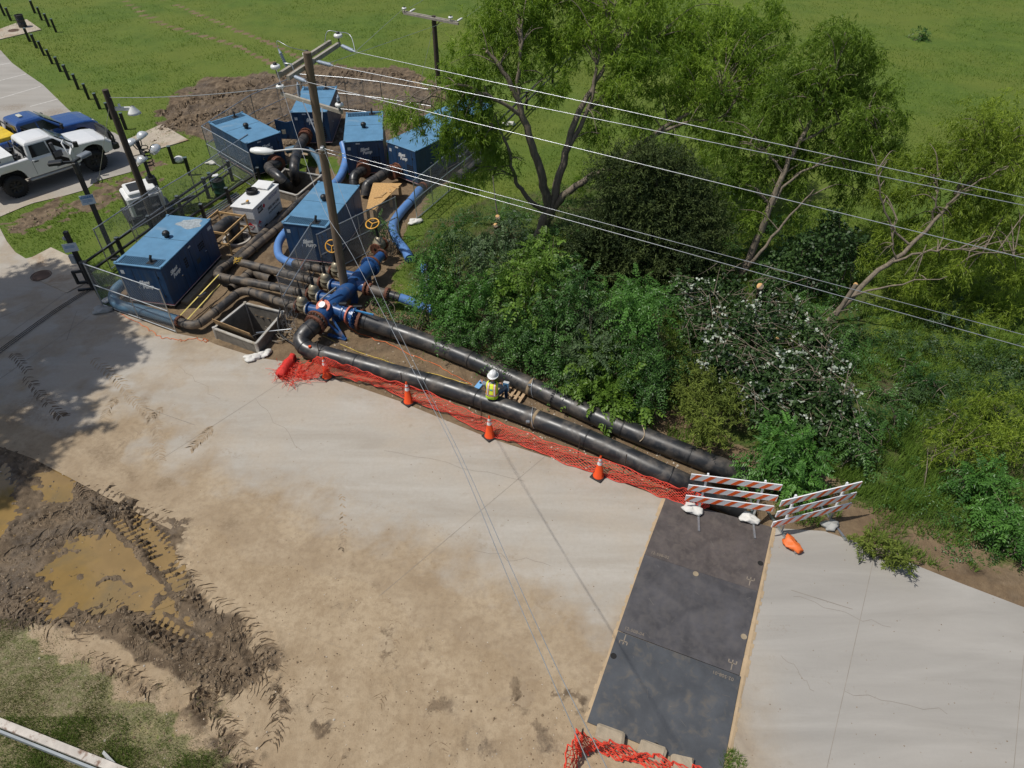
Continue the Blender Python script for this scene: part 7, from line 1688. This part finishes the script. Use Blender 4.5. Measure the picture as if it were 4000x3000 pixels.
blobs = [(3290,140,27,.95), (3200,240,27,1.05), (3360,250,27,.9), (3110,350,26.5,1.1), (3410,390,26.5,.95), (3260,420,26,1.1), (3480,450,26.3,.7), (3010,500,26,.95), (3190,570,26,.95), (3350,550,26,1.0), (3100,700,25.5,.7), (2960,690,25.5,.65), (3290,660,25.6,.6), (2900,600,26,.7), (3470,580,26,.6), (3150,820,25,.6), (2940,850,25,.6), (3040,410,26.4,.8), (2860,720,25.8,.7), (2830,520,26.4,.7), (3420,690,25.8,.55), (3080,600,26,.8), (3230,330,26.6,.8), (3330,760,25.2,.5), (2980,780,25.2,.5)]
tree('willow_tree', 'slim leaning willow with drooping crown right of the big willow', limbs, blobs, WIL2, BARKG, 260, .2, .036, 12, .85, .2, 'willows')
b3 = at(3225, 1265)
limbs = [([b3, Yp(3400,1090,21.8), Yp(3560,960,22.2), Yp(3700,800,22.8), Yp(3850,650,23.4), Yp(3995,525,24)], .11, .02),
 ([Yp(3470,1035,22), Yp(3600,985,21.8), Yp(3750,972,21.6), Yp(3960,1000,21.4)], .05, .015), ([Yp(3640,870,22.6), Yp(3660,760,22.8), Yp(3668,690,23)], .04, .012), ([Yp(3560,960,22.2), Yp(3470,860,22.5), Yp(3430,700,22.8), Yp(3405,570,23.2)], .045, .012),
 ([Yp(3700,800,22.8), Yp(3800,720,22.6), Yp(3940,650,22.4)], .05, .012), ([Yp(3300,1170,21.6), Yp(3480,1115,21), Yp(3700,1080,20.6)], .05, .012), ([Yp(3730,760,23), Yp(3780,640,23.4), Yp(3850,540,23.8)], .05, .012), ([Yp(3500,1010,22), Yp(3490,930,22.2), Yp(3505,860,22.4)], .03, .01)]
blobs = [(3800,470,23.8,.8), (3950,460,23.8,.9), (3700,590,23.6,.75), (3850,620,23.2,.85), (3970,690,22.8,.7), (3500,640,24,.6), (3610,720,23.5,.7), (3780,780,23,.75), (3940,850,22.5,.8), (3590,880,23,.6), (3850,990,22,.7), (3990,1050,21.6,.7), (3440,760,23.5,.45), (4060,580,23.5,.9), (3700,950,22.4,.5), (3420,980,22.6,.45), (3560,1080,21.4,.5), (3650,640,23.6,.6), (3540,760,23.4,.5), (3900,760,22.9,.7), (3700,850,22.8,.6), (3850,900,22.5,.6), (3480,900,22.9,.5), (3640,1010,22,.5), (3950,960,22,.6), (3740,1060,21.4,.5), (3880,540,23.6,.7)]
tree('willow_tree', 'thin yellowish willow leaning to the right edge, many bare twigs', limbs, blobs, WIL3, BARKG, 260, .18, .032, 12, .8, .15, 'willows', ntw=4)
# out of the picture on the left: the tree whose shade lies over the road
b4 = Vector((-27., 16.5, 0)); t4 = thing('shade_tree', 'tree outside the left edge whose shade falls on the road', 'tree', b4)
mb = MB(); limb(mb, [b4, b4+Vector((.2, .2, 6)), b4+Vector((.6, .4, 12))], .4, .15); 
bl4 = [((-21.6, 19.8, 7.2), 1.5), ((-20.8, 21.6, 7.4), 1.4), ((-20.0, 18.3, 7.3), 1.6), ((-21.6, 16.6, 7.5), 1.7), ((-23., 22.6, 7.4), 1.6), ((-19.5, 20.2, 7.6), 1.2), ((-23.2, 19, 8.2), 1.8), ((-21., 14.6, 7.3), 1.5), ((-18.9, 16.9, 7.6), .9), ((-23., 14.5, 7.6), 1.6), ((-21.9, 12.8, 7.2), 1.2), ((-21.2, 23.2, 7.5), 1.0), ((-20.6, 11.2, 7.), .9), ((-19.3, 13.4, 7.3), 1.3), ((-18.4, 15.0, 7.5), 1.0), ((-19.8, 12.2, 7.), 1.2), ((-17.9, 18.6, 7.8), .8)]
bl4 = [((c[0]-6.5/math.tan(SUN_EL), c[1], c[2]+6.5), r_*1.12) for c, r_ in bl4]
for c, r_ in bl4: limb(mb, [b4+Vector((.6, .4, 11)), (b4+Vector((.6, .4, 12))).lerp(Vector(c), .6)+Vector((0, 0, .3)), Vector(c)], .12, .03, 6)
mb.build('trunk', BARKG, t4); sprays('lance', bl4, 330, WIL2, 'crown', t4, tuple(b4), .26, .09, 9, .5)
# a bank of growth: its surface rises behind a foot line, blobs sit just under that surface
pbx = np.array([p.x for p in ptsB]); pby = np.array([p.y for p in ptsB]); o_ = np.argsort(pbx); pbx, pby = pbx[o_], pby[o_]
def foot_pipe(x_): return float(np.interp(x_, pbx, pby))+.5
def inpoly(P_, x_, y_): return sdist(np.array(P_, float), np.array([x_]), np.array([y_]))[0] > 0
def bank(P_, step, foot, z0, slope, zmax, r, seed=1, hole=0, rough=.15):
    r11 = random.Random(seed); P_ = np.array(P_, float); out = []
    for yy_ in np.arange(P_[:, 1].min(), P_[:, 1].max(), step):
        for xx_ in np.arange(P_[:, 0].min(), P_[:, 0].max(), step):
            a_, b_ = xx_+r11.uniform(-.5, .5)*step, yy_+r11.uniform(-.5, .5)*step
            if not inpoly(P_, a_, b_): continue
            if hole and float(fbm(np.array([a_]), np.array([b_]), .012, seed+60)[0]) > hole: continue
            d = ray(a_, b_); rk = r*r11.uniform(.75, 1.3); zm = zmax*r11.uniform(1-rough*1.5, 1+rough)
            for t_ in np.arange(8, 45, .1):
                q = np.array([0, 0, CAM_H])+d*t_; dd_ = q[1]-foot(q[0])
                if q[2] < .15 or (dd_ > -.2 and q[2] < min(z0+slope*max(dd_, 0), zm)): break
            q = q+d/np.linalg.norm(d)*rk*.35; q[2] = max(q[2], .2); out.append((a_, b_, tuple(q), rk))
    return out
def lifted(px_, py_, Y_, r_, zmin):
    p = atY(px_, py_, Y_); return tuple(p if p.z > zmin else at(px_, py_, zmin))
# cedars
def cedar(label, base, blobs, mat, dens=260, group='dark cedars', zmin=.2):
    b = at(*base); t = thing('cedar_tree', label, 'cedar', (b.x, b.y, 0), 0, group); bl = [(lifted(*q, zmin), q[3]) for q in blobs]
    mb = MB(); tops = sorted(bl, key=lambda q: -q[0][2])[0][0]; limb(mb, [b, b.lerp(Vector(tops), .5), Vector(tops)], .16, .03); mb.build('trunk', BARKG, t)
    sprays('lance', bl, dens, mat, 'crown', t, (b.x, b.y, 0), .13, .035, 16, .15)
CB = bank([(2230,1010), (2260,880), (2330,800), (2380,600), (2440,760), (2520,560), (2580,540), (2630,640), (2690,640), (2740,760), (2790,830), (2840,960), (2800,1090), (2600,1150), (2400,1150)], 62, lambda x_: 23.6, .5, 2.6, 5.6, .6, 5, .66, .35)
def cedar2(label, base, sel):
    b = at(*base); t = thing('cedar_tree', label, 'cedar', (b.x, b.y, 0), 0, 'dark cedars'); bl = [(q[2], q[3]) for q in CB if sel(q[0])]
    mb = MB(); tops = max(bl, key=lambda q: q[0][2])[0]; limb(mb, [b, b.lerp(Vector(tops), .5), Vector(tops)], .16, .03); mb.build('trunk', BARKG, t)
    sprays('lance', bl, 200, CED, 'crown', t, (b.x, b.y, 0), .15, .04, 18, -.05, 1.9)
cedar2('dark cedar behind the leafy shrubs, left half of the dark mass', (2420,1090), lambda q: q < 2530)
cedar2('dark cedar beside the slim willow trunk, right half of the dark mass', (2640,1080), lambda q: q >= 2530)
cedar('cut cedar branch hanging yellowish over the brush pile', (2760,1640), [(2640,1390,19.2,.5), (2700,1480,18.6,.55), (2740,1580,17.8,.55), (2790,1660,17.2,.5), (2860,1590,17.6,.4), (2680,1560,18,.4), (2820,1520,18,.4)], CEDY, 420, zmin=1.15)
cedar('cut cedar boughs lying below the big willow trunk', (2230,1010), [(2230,950,25,.5), (2320,1000,24.6,.5), (2180,1020,24.6,.4)], CEDY, 330)
cedar('small cut cedar bough lying at the concrete edge on the right', (3420,2150), [(3400,2125,11.2,.26), (3470,2150,11,.26), (3520,2180,10.7,.2)], CEDY, 600)
# leafy shrubs: every bush its own thing
def shrub(label, blobs, mat, dens=150, leafL=.13, leafW=.05, per=13, kind='frond', droop=.45, name='shrub', stems=7, group='leafy shrubs by the pipelines', bark=BARKG, zmin=.4):
    bl = [q if len(q) == 2 else (lifted(*q, zmin), q[3]) for q in blobs]; c = np.mean([b_[0] for b_ in bl], 0); base = Vector((c[0], c[1]+.2, 0)); stems = max(1, min(stems, 40//len(bl)))
    t = thing(name, label, 'shrub', base, 0, group); mb = MB(); r8 = random.Random(int(c[0]*10))
    for (p, r_) in bl:
        for k in range(stems):
            e = Vector(p)+Vector((r8.gauss(0, .4), r8.gauss(0, .4), r8.gauss(0, .3)))*r_; g_ = Vector((p[0]+r8.gauss(0, .3), p[1]+r8.gauss(.1, .3), 0))
            if e.z < .1: e.z = .1
            P_ = bez([g_, g_.lerp(e, .5)+Vector((r8.gauss(0, .1), r8.gauss(0, .1), .1)), e], 4); mb.tube(P_, [.022*(1-.7*i/(len(P_)-1)) for i in range(len(P_))], 5)
    mb.build('stems', bark, t)['kind'] = 'stuff'; sprays(kind, bl, dens, mat, 'foliage', t, tuple(base), leafL, leafW, per, droop)
    return t
SHR2 = leafmat('grey_green_leaf', (.04, .075, .03), (.13, .2, .075), .25, .5); SHR3 = leafmat('lime_leaf', (.06, .12, .015), (.2, .33, .05), .35, .45)
def shrub_set(seeds, blobs, dens, **kw):
    for k, (sx_, sy_, lab, mt) in enumerate(seeds):
        mine = [(q[2], q[3]) for q in blobs if min(range(len(seeds)), key=lambda m: (seeds[m][0]-q[0])**2+(seeds[m][1]-q[1])**2) == k]
        if mine:
            kk = dict(kw); f_ = (1, .8, 1.15, .9, 1.25, .75)[k % 6]; kk['leafL'] *= f_; kk['leafW'] *= f_*(1, 1.15, .9)[k % 3]; shrub(lab, mine, (mt, mt, SHR2, mt, SHR3, mt)[k % 6], dens/f_, **kk)
SB = bank([(1540,1130), (1560,1010), (1640,930), (1760,880), (1900,870), (2020,900), (2120,960), (2250,1010), (2420,1110), (2600,1130), (2570,1300), (2640,1420), (2600,1560), (2490,1640), (2350,1580), (2200,1505), (2050,1435), (1900,1365), (1760,1305), (1680,1250), (1700,1180), (1600,1180)], 64, foot_pipe, .95, 1.0, 2.8, .5, 2, .63, .35)
shrub_set([(1590,1000,'leafy shrub hugging the blue hose beside the fence', SHR), (1690,1020,'leafy shrub at the left end of the bushes above the blue hose end', SHRB),
 (1890,930,'bushy green shrub right under the big willow trunk', SHR), (1830,1120,'bright leafy shrub in the front of the bushes above the far pipeline', SHRB),
 (2060,1080,'tall bright shrub in the middle of the bush row', SHRB), (1950,1260,'leafy shrub in the bush row right above the seated worker', SHR), (2250,1130,'dark shrub in the bush row below the cedars', SHR),
 (2150,1330,'leafy shrub leaning over the far pipeline where the strap is', SHR), (2330,1290,'round bright shrub in the front of the bush row', SHRB), (2470,1240,'leafy shrub in the bush row next to the brush pile', SHRB),
 (2400,1470,'low shrub hanging down to the far pipeline by the rope', SHR), (2540,1480,'shrub between the bush row and the cut cedar branch', SHR)], SB, 165, leafL=.15, leafW=.062)
shrub('young bright sapling with long compound leaves behind the barricades', [(tuple(at(*q)), r_) for q, r_ in (((3060,1690,1.6), .5), ((3000,1760,1.3), .42), ((3120,1750,1.4), .5), ((3060,1830,1.0), .45), ((3150,1840,.9), .4), ((2965,1830,.8), .3), ((3110,1900,.7), .3), ((3180,1760,1.2), .35))], SHRB, 330, .16, .06, 15)
shrub('weed tuft of leaves beside the blue manifold outlet', [(1478,1165,22.9,.22), (1510,1185,22.6,.25)], SHRB, 500, .09, .05, 9)
shrub('weeds growing along the far pipeline near the manifold', [(1560,1270,21.5,.2), (1520,1245,21.8,.2), (1640,1245,21.8,.35), (1600,1230,22,.3)], SHR, 420, .09, .05, 9)
shrub('leaves climbing over the yellow handwheel', [(1490,910,26.4,.3), (1500,880,26.6,.25)], SHR, 420, .1, .05, 11)
shrub('vine covered dark shrub between the slim and the yellowish willow', [(3150,960,24,.7), (3260,880,24.6,.7), (3060,1030,23.6,.6), (3250,1020,23.4,.6), (3170,1090,22.8,.55), (3330,960,24,.5)], VINE, 260, .12, .09, 8, 'round', .5, zmin=1.0)
shrub('dark shrub at the foot of the yellowish willow', [(3180,1230,21.4,.6), (3300,1290,20.8,.5), (3260,1400,19.6,.5), (3080,1180,22,.5)], SHR, 190, zmin=0.7)
shrub('dark leafy shrub right of the brush pile', [(3320,1620,17,.6), (3430,1660,16.6,.55), (3360,1730,16,.5), (3500,1600,17.2,.4)], SHR, 240, zmin=0.8)
shrub('feathery bush at the right edge above the road verge', [(3750,1640,17,.7), (3900,1570,17.6,.75), (3850,1720,16.2,.7), (3980,1700,16.2,.7), (3680,1740,16,.5)], WIL3, 260, .13, .03, 12, 'lance', .6, zmin=1.0)
shrub('bright leafy bush hanging over the verge at the right edge', [(3850,1880,14.8,.6), (3950,1960,14.1,.65), (3770,1850,15,.45), (3980,2080,13.2,.6), (3900,2040,13.5,.45)], SHRB, 260, .14, .055, 13, zmin=0.75)
shrub('dark low bush behind the sunlit tall grass on the right', [(3560,1420,19.2,.5), (3650,1500,18.4,.5), (3480,1520,18.4,.45)], SHR, 200, zmin=0.5)
shrub('small bush standing alone in the far field', [(3600,135,58,.45)], SHR, 220, .2, .08, 10)
# brush pile: cut vines with pale leaf undersides
bl = [(q[2], q[3]) for q in bank([(2600,1140), (2760,1080), (3000,1090), (3120,1180), (3220,1320), (3290,1480), (3350,1640), (3360,1760), (3290,1800), (3210,1700), (3100,1610), (2960,1620), (2860,1600), (2800,1450), (2700,1330), (2600,1260)], 72, foot_pipe, .3, .5, 1.15, .42, 4)]
c = np.mean([b_[0] for b_ in bl], 0)
BP = thing('brush_pile', 'heap of cut branches and vines with pale leaf undersides', 'brush pile', (c[0], c[1], 0)); og = (c[0], c[1], 0)
sprays('round', bl, 240, VINE, 'green_leaves', BP, og, .11, .085, 9, .5); sprays('round', [q for q in bl if rng.random() < .55], 75, PALE, 'pale_leaves', BP, og, .1, .08, 6, .5); sprays('frond', bl, 50, SHR, 'fern_leaves', BP, og, .11, .04, 11, .4)
mb = MB(); r9 = random.Random(3)
for (p, r_) in bl:
    for k in range(6):
        a_ = Vector(p)+Vector((r9.gauss(0, .6), r9.gauss(0, .6), r9.gauss(.2, .6)))*r_; a_.z = max(a_.z, .05); d = Vector((r9.gauss(0, 1), r9.gauss(0, 1), r9.gauss(0, .35))).normalized(); L = r9.uniform(.4, 1.5)
        P_ = bez([a_-d*L/2, a_+Vector((0, 0, r9.uniform(-.1, .15))), a_+d*L/2], 4)
        for q in P_: q.z = max(q.z, .03)
        mb.tube(P_, [.014*(1-.6*i/(len(P_)-1)) for i in range(len(P_))], 4)
mb.build('dead_branches', M('brown_twig_bark', (.2, .16, .12), .9, var=.4), BP)['kind'] = 'stuff'
# dead stems, stumps
def stump(label, foot, cut, Y_, r, wide=1.):
    e = atY(*cut, Y_); b = Vector((at(*foot).x, at(*foot).y, 0)); t = thing('cut_stump', label, 'stump', b, 0, 'freshly cut stumps')
    mb = MB(); mb.tube([b, b.lerp(e, .5)+Vector((.02, .02, 0)), e], [r*1.25, r*1.05, r], 12); mb.build('stem', BARKG, t)
    d = (e-b).normalized(); fd = (d+Vector((0, -.75, .55))).normalized(); mb = MB(); mb.lathe(e-fd*.02, [(r*1.02, -.03), (r*1.02, .015), (r*.5, .02), (.001, .021)], 14, 0, fd); mb.build('cut_face', CUTW, t)
stump('thick cut stump standing highest in the brush pile', (2960,1190), (2970,1118), 21.6, .12)
stump('slanting cut stem with pale end left of the brush pile middle', (2900,1270), (2920,1248), 20.6, .1)
stump('short cut stem with round pale end in the brush pile middle', (3030,1380), (3038,1325), 19.4, .085)
stump('thin cut stem leaning at the right side of the brush pile', (3140,1440), (3177,1355), 19.2, .07)
stump('long cut limb pointing up left of the yellowish willow trunk', (3225,1290), (3345,1110), 21.2, .08)
stump('tall cut stem with a pale face before the big willow', (1950,930), (1944,848), 25.6, .1)
stump('lower cut stem with a pale face close to the big willow', (1946,960), (1936,880), 25.3, .09)
r10 = random.Random(8)
for k, (pts, Y_) in enumerate(((((1945,850), (1935,780), (1925,690)), 25.8), (((2640,1540), (2700,1450), (2735,1415)), 18.6), (((3150,1420), (3170,1480), (3178,1550)), 18.6), (((2300,955), (2260,935), (2230,915)), 25), (((2200,1420), (2300,1330), (2330,1290)), 20.2), (((2560,1420), (2500,1520), (2450,1600)), 18.4), (((3300,1500), (3240,1420), (3200,1400)), 19), (((3700,1600), (3830,1690), (3990,1780)), 16.2), (((3760,1830), (3850,1770), (3960,1700)), 15.6))):
    P_ = bez([atY(*q, Y_) for q in pts], 5)
    mb = MB(); mb.tube(P_, [.035*(1-.5*i/(len(P_)-1)) for i in range(len(P_))], 6)
    for j in range(4):
        q = P_[r10.randrange(2, len(P_))]; mb.tube([q, q+Vector((r10.uniform(-.4, .4), r10.uniform(-.2, .2), r10.uniform(0, .4)))], [.015, .005], 4)
    mb.solo('dead_branch', BARKL, ('bare upright pole of wood before the big willow', 'bare stick pointing down out of the cut cedar', 'split bark stem at the right of the brush pile', 'short cut log lying under the big willow', 'bare twig crossing the middle shrubs', 'bare twig hanging over the far pipeline', 'bare twig reaching right out of the brush pile', 'long bare twig in the feathery bush at the right edge', 'bare twig low at the right edge')[k], 'branch')
# undergrowth that fills the ground between the bushes
def undergrowth(label, P_, step, z0, zmax, r, mat, dens, kind, lL, lW, per, seed):
    b_ = [(q[2], q[3]) for q in bank(P_, step, lambda x_: -99, z0, 0, zmax, r, seed)]
    o = sprays(kind, b_, dens, mat, 'undergrowth', None, (0, 0, 0), lL, lW, per, .4); props(o, label, 'undergrowth', kind='stuff')
undergrowth('light willow regrowth behind the dark cedars', [(2250,700), (2450,560), (2800,560), (3000,700), (2960,880), (2820,830), (2700,660), (2450,640), (2300,760)], 85, .9, 1.6, .6, WIL, 120, 'lance', .19, .034, 12, 16)
undergrowth('leafy regrowth between the big trunk and the cedars', [(2080,880), (2180,820), (2330,860), (2360,1000), (2250,1060), (2120,980)], 75, 1.0, 1.2, .5, SHR, 150, 'frond', .13, .05, 11, 17)
undergrowth('light regrowth under the yellowish willow', [(3330,900), (3480,760), (3700,850), (3950,950), (4080,1100), (4080,1400), (3800,1250), (3550,1180), (3400,1080)], 95, .9, 1.4, .6, WIL3, 100, 'lance', .18, .032, 12, 18)
undergrowth('dark undergrowth between cedars and willows', [(2700,1000), (2900,900), (3200,850), (3400,1000), (3330,1180), (3450,1350), (3520,1600), (3380,1560), (3200,1230), (2950,1090)], 85, .45, .45, .55, SHR, 130, 'frond', .13, .05, 11, 11)
undergrowth('dark green undergrowth along the right edge', [(3450,1250), (3700,1200), (4080,1350), (4080,1650), (3800,1600), (3600,1700), (3480,1560)], 95, .4, .4, .6, VINE, 130, 'frond', .14, .05, 11, 12)
undergrowth('low leaves under the willow trunk', [(1700,860), (1900,760), (2150,720), (2280,760), (2230,930), (2050,880), (1850,870)], 85, .4, .4, .55, SHR, 130, 'frond', .13, .05, 11, 13)
undergrowth('loose undergrowth on the far side of the bushes', [(3380,1000), (3700,950), (4080,1050), (4080,1300), (3700,1200), (3450,1250)], 120, .3, .3, .6, WIL3, 70, 'lance', .16, .03, 11, 14)
undergrowth('ragged weeds at the foot of the right bushes', [(3550,1800), (3750,1930), (4080,2100), (4080,2280), (3850,2200), (3600,2050), (3450,1900)], 80, .2, .2, .35, SHR, 130, 'frond', .1, .04, 11, 15)
# ------------------------------------------------------------------ grass
GRS = leafmat('grass_blade', (.068, .13, .012), (.18, .27, .03), .3); GRD = leafmat('verge_grass_blade', (.06, .12, .016), (.2, .31, .05), .3); GRY = leafmat('dry_grass_blade', (.13, .11, .05), (.34, .29, .17), .2)
def grass(name, px_rng, py_rng, n, hgt, wid, mat, cond, label=None, clump=0.):
    px_ = rng.uniform(*px_rng, n); u = rng.random(n); lo, hi = py_rng
    py_ = lo+(hi-lo)*u
    d = (py_-1500)/FPX; dy = _cf[1]-_cu[1]*d; dz = _cf[2]-_cu[2]*d; tt = -CAM_H/dz; X_ = (px_-2000)/FPX*tt; Y_ = dy*tt
    X_ = X_+rng.normal(size=n)*.02; ok = cond(X_, Y_); X_, Y_ = X_[ok], Y_[ok]; m = len(X_); Z_ = ground_z(X_, Y_)
    h_ = hgt*rng.uniform(.5, 1.3, m)*(1+clump*(fbm(X_, Y_, 1.2, 77)-.5)*2); dist = np.sqrt(X_**2+Y_**2+CAM_H**2); w_ = wid*(dist/25.)**.4*rng.uniform(.7, 1.3, m)
    a_ = rng.uniform(0, 2*PI, m); ln = rng.uniform(.15, .8, m)*h_; c, s_ = np.cos(a_), np.sin(a_)
    b = np.stack([X_, Y_, Z_-.01], 1); sd_ = np.stack([-s_, c, 0*c], 1)*w_[:, None]/2; tip = b+np.stack([c*ln, s_*ln, h_], 1)
    V = np.stack([b-sd_, b+sd_, tip], 1).reshape(-1, 3); f = np.arange(3*m).reshape(-1, 3)
    var = np.clip(.25+.55*fbm(X_, Y_, .5, 61)+rng.normal(0, .15, m), 0, 1)
    o = link(name, npmesh(name, V, f, mat, {'var': np.repeat(var, 3)}, False)); return props(o, label, 'grass', kind='stuff')
def isgrass(X_, Y_):
    m = masks(X_, Y_); bare = np.maximum.reduce([m['soil'], m['mud'], m['dirt']]); nz = fbm(X_, Y_, 2.5, 71)
    return (m['road'] < -.05) & (bare < .25+.5*nz) & (sdist(shrinkp(PIT1, 1.3), X_, Y_) < 0)
grass('grass', (-100, 4100), (-20, 1450), 300000, .11, .03, GRS, lambda a_, b_: isgrass(a_, b_) & (fbm(a_, b_, .35, 97) > .25+.4*rng.random(len(a_))), 'mown green field grass', .9)
grass('grass', (2600, 4100), (500, 1750), 60000, .3, .03, GRD, lambda a_, b_: (sdist(SHRUBP, a_, b_) > -2.5) & (fbm(a_, b_, .9, 72) > .46), 'tall green grass under the willows on the right', .6)
grass('verge_grass', (3000, 4100), (1650, 2420), 26000, .26, .022, GRD, lambda a_, b_: (sdist(ROADP, a_, b_) < -.12) & (fbm(a_, b_, 1.1, 73) > .5) & (sdist(TRENCHP, a_, b_) < -.2), 'tufts of verge grass along the right road edge', .6)
grass('verge_grass', (3150, 3700), (1650, 2000), 9000, .42, .024, GRD, lambda a_, b_: (sdist(ROADP, a_, b_) < -.5) & (fbm(a_, b_, 1.5, 79) > .45), 'long bright grass behind the right barricade', .6)
GRO = leafmat('olive_grass_blade', (.09, .11, .025), (.22, .24, .075), .25)
grass('corner_grass', (-60, 1000), (2420, 3060), 90000, .06, .014, GRO, lambda a_, b_: masks(a_, b_)['grassl']*(fbm(a_, b_, 1.6, 74)*1.8-.55) > rng.random(len(a_)), 'patchy olive grass in the lower left corner', .6)
grass('corner_grass', (-60, 900), (2800, 3060), 22000, .12, .016, leafmat('corner_grass_blade', (.09, .14, .025), (.22, .3, .07), .3), lambda a_, b_: sm(.55, 1, masks(a_, b_)['grassl'])*sm(8.2, 6.6, b_)*(fbm(a_, b_, 1.4, 76)*2-.5) > rng.random(len(a_)), 'lush grass round the weathered rail', .6)
grass('dry_grass', (-60, 1050), (2420, 3060), 60000, .04, .012, GRY, lambda a_, b_: masks(a_, b_)['grassl'] > rng.random(len(a_))*1.2, 'dry straw in the lower left corner', .3)
grass('roadside_weeds', (1200, 2700), (1280, 1960), 9000, .12, .02, GRD, lambda a_, b_: (sdist(ROADP, a_, b_) < -.1) & (fbm(a_, b_, 1.9, 75) > .63), 'small weeds between the pipelines', .5)
grass('roadside_weeds', (2820, 2920), (2930, 3050), 700, .18, .02, GRD, lambda a_, b_: (np.hypot(a_-at(2865,2985).x, b_-at(2865,2985).y) < .28), 'tuft of weeds at the corner of the lowest plate', .3)
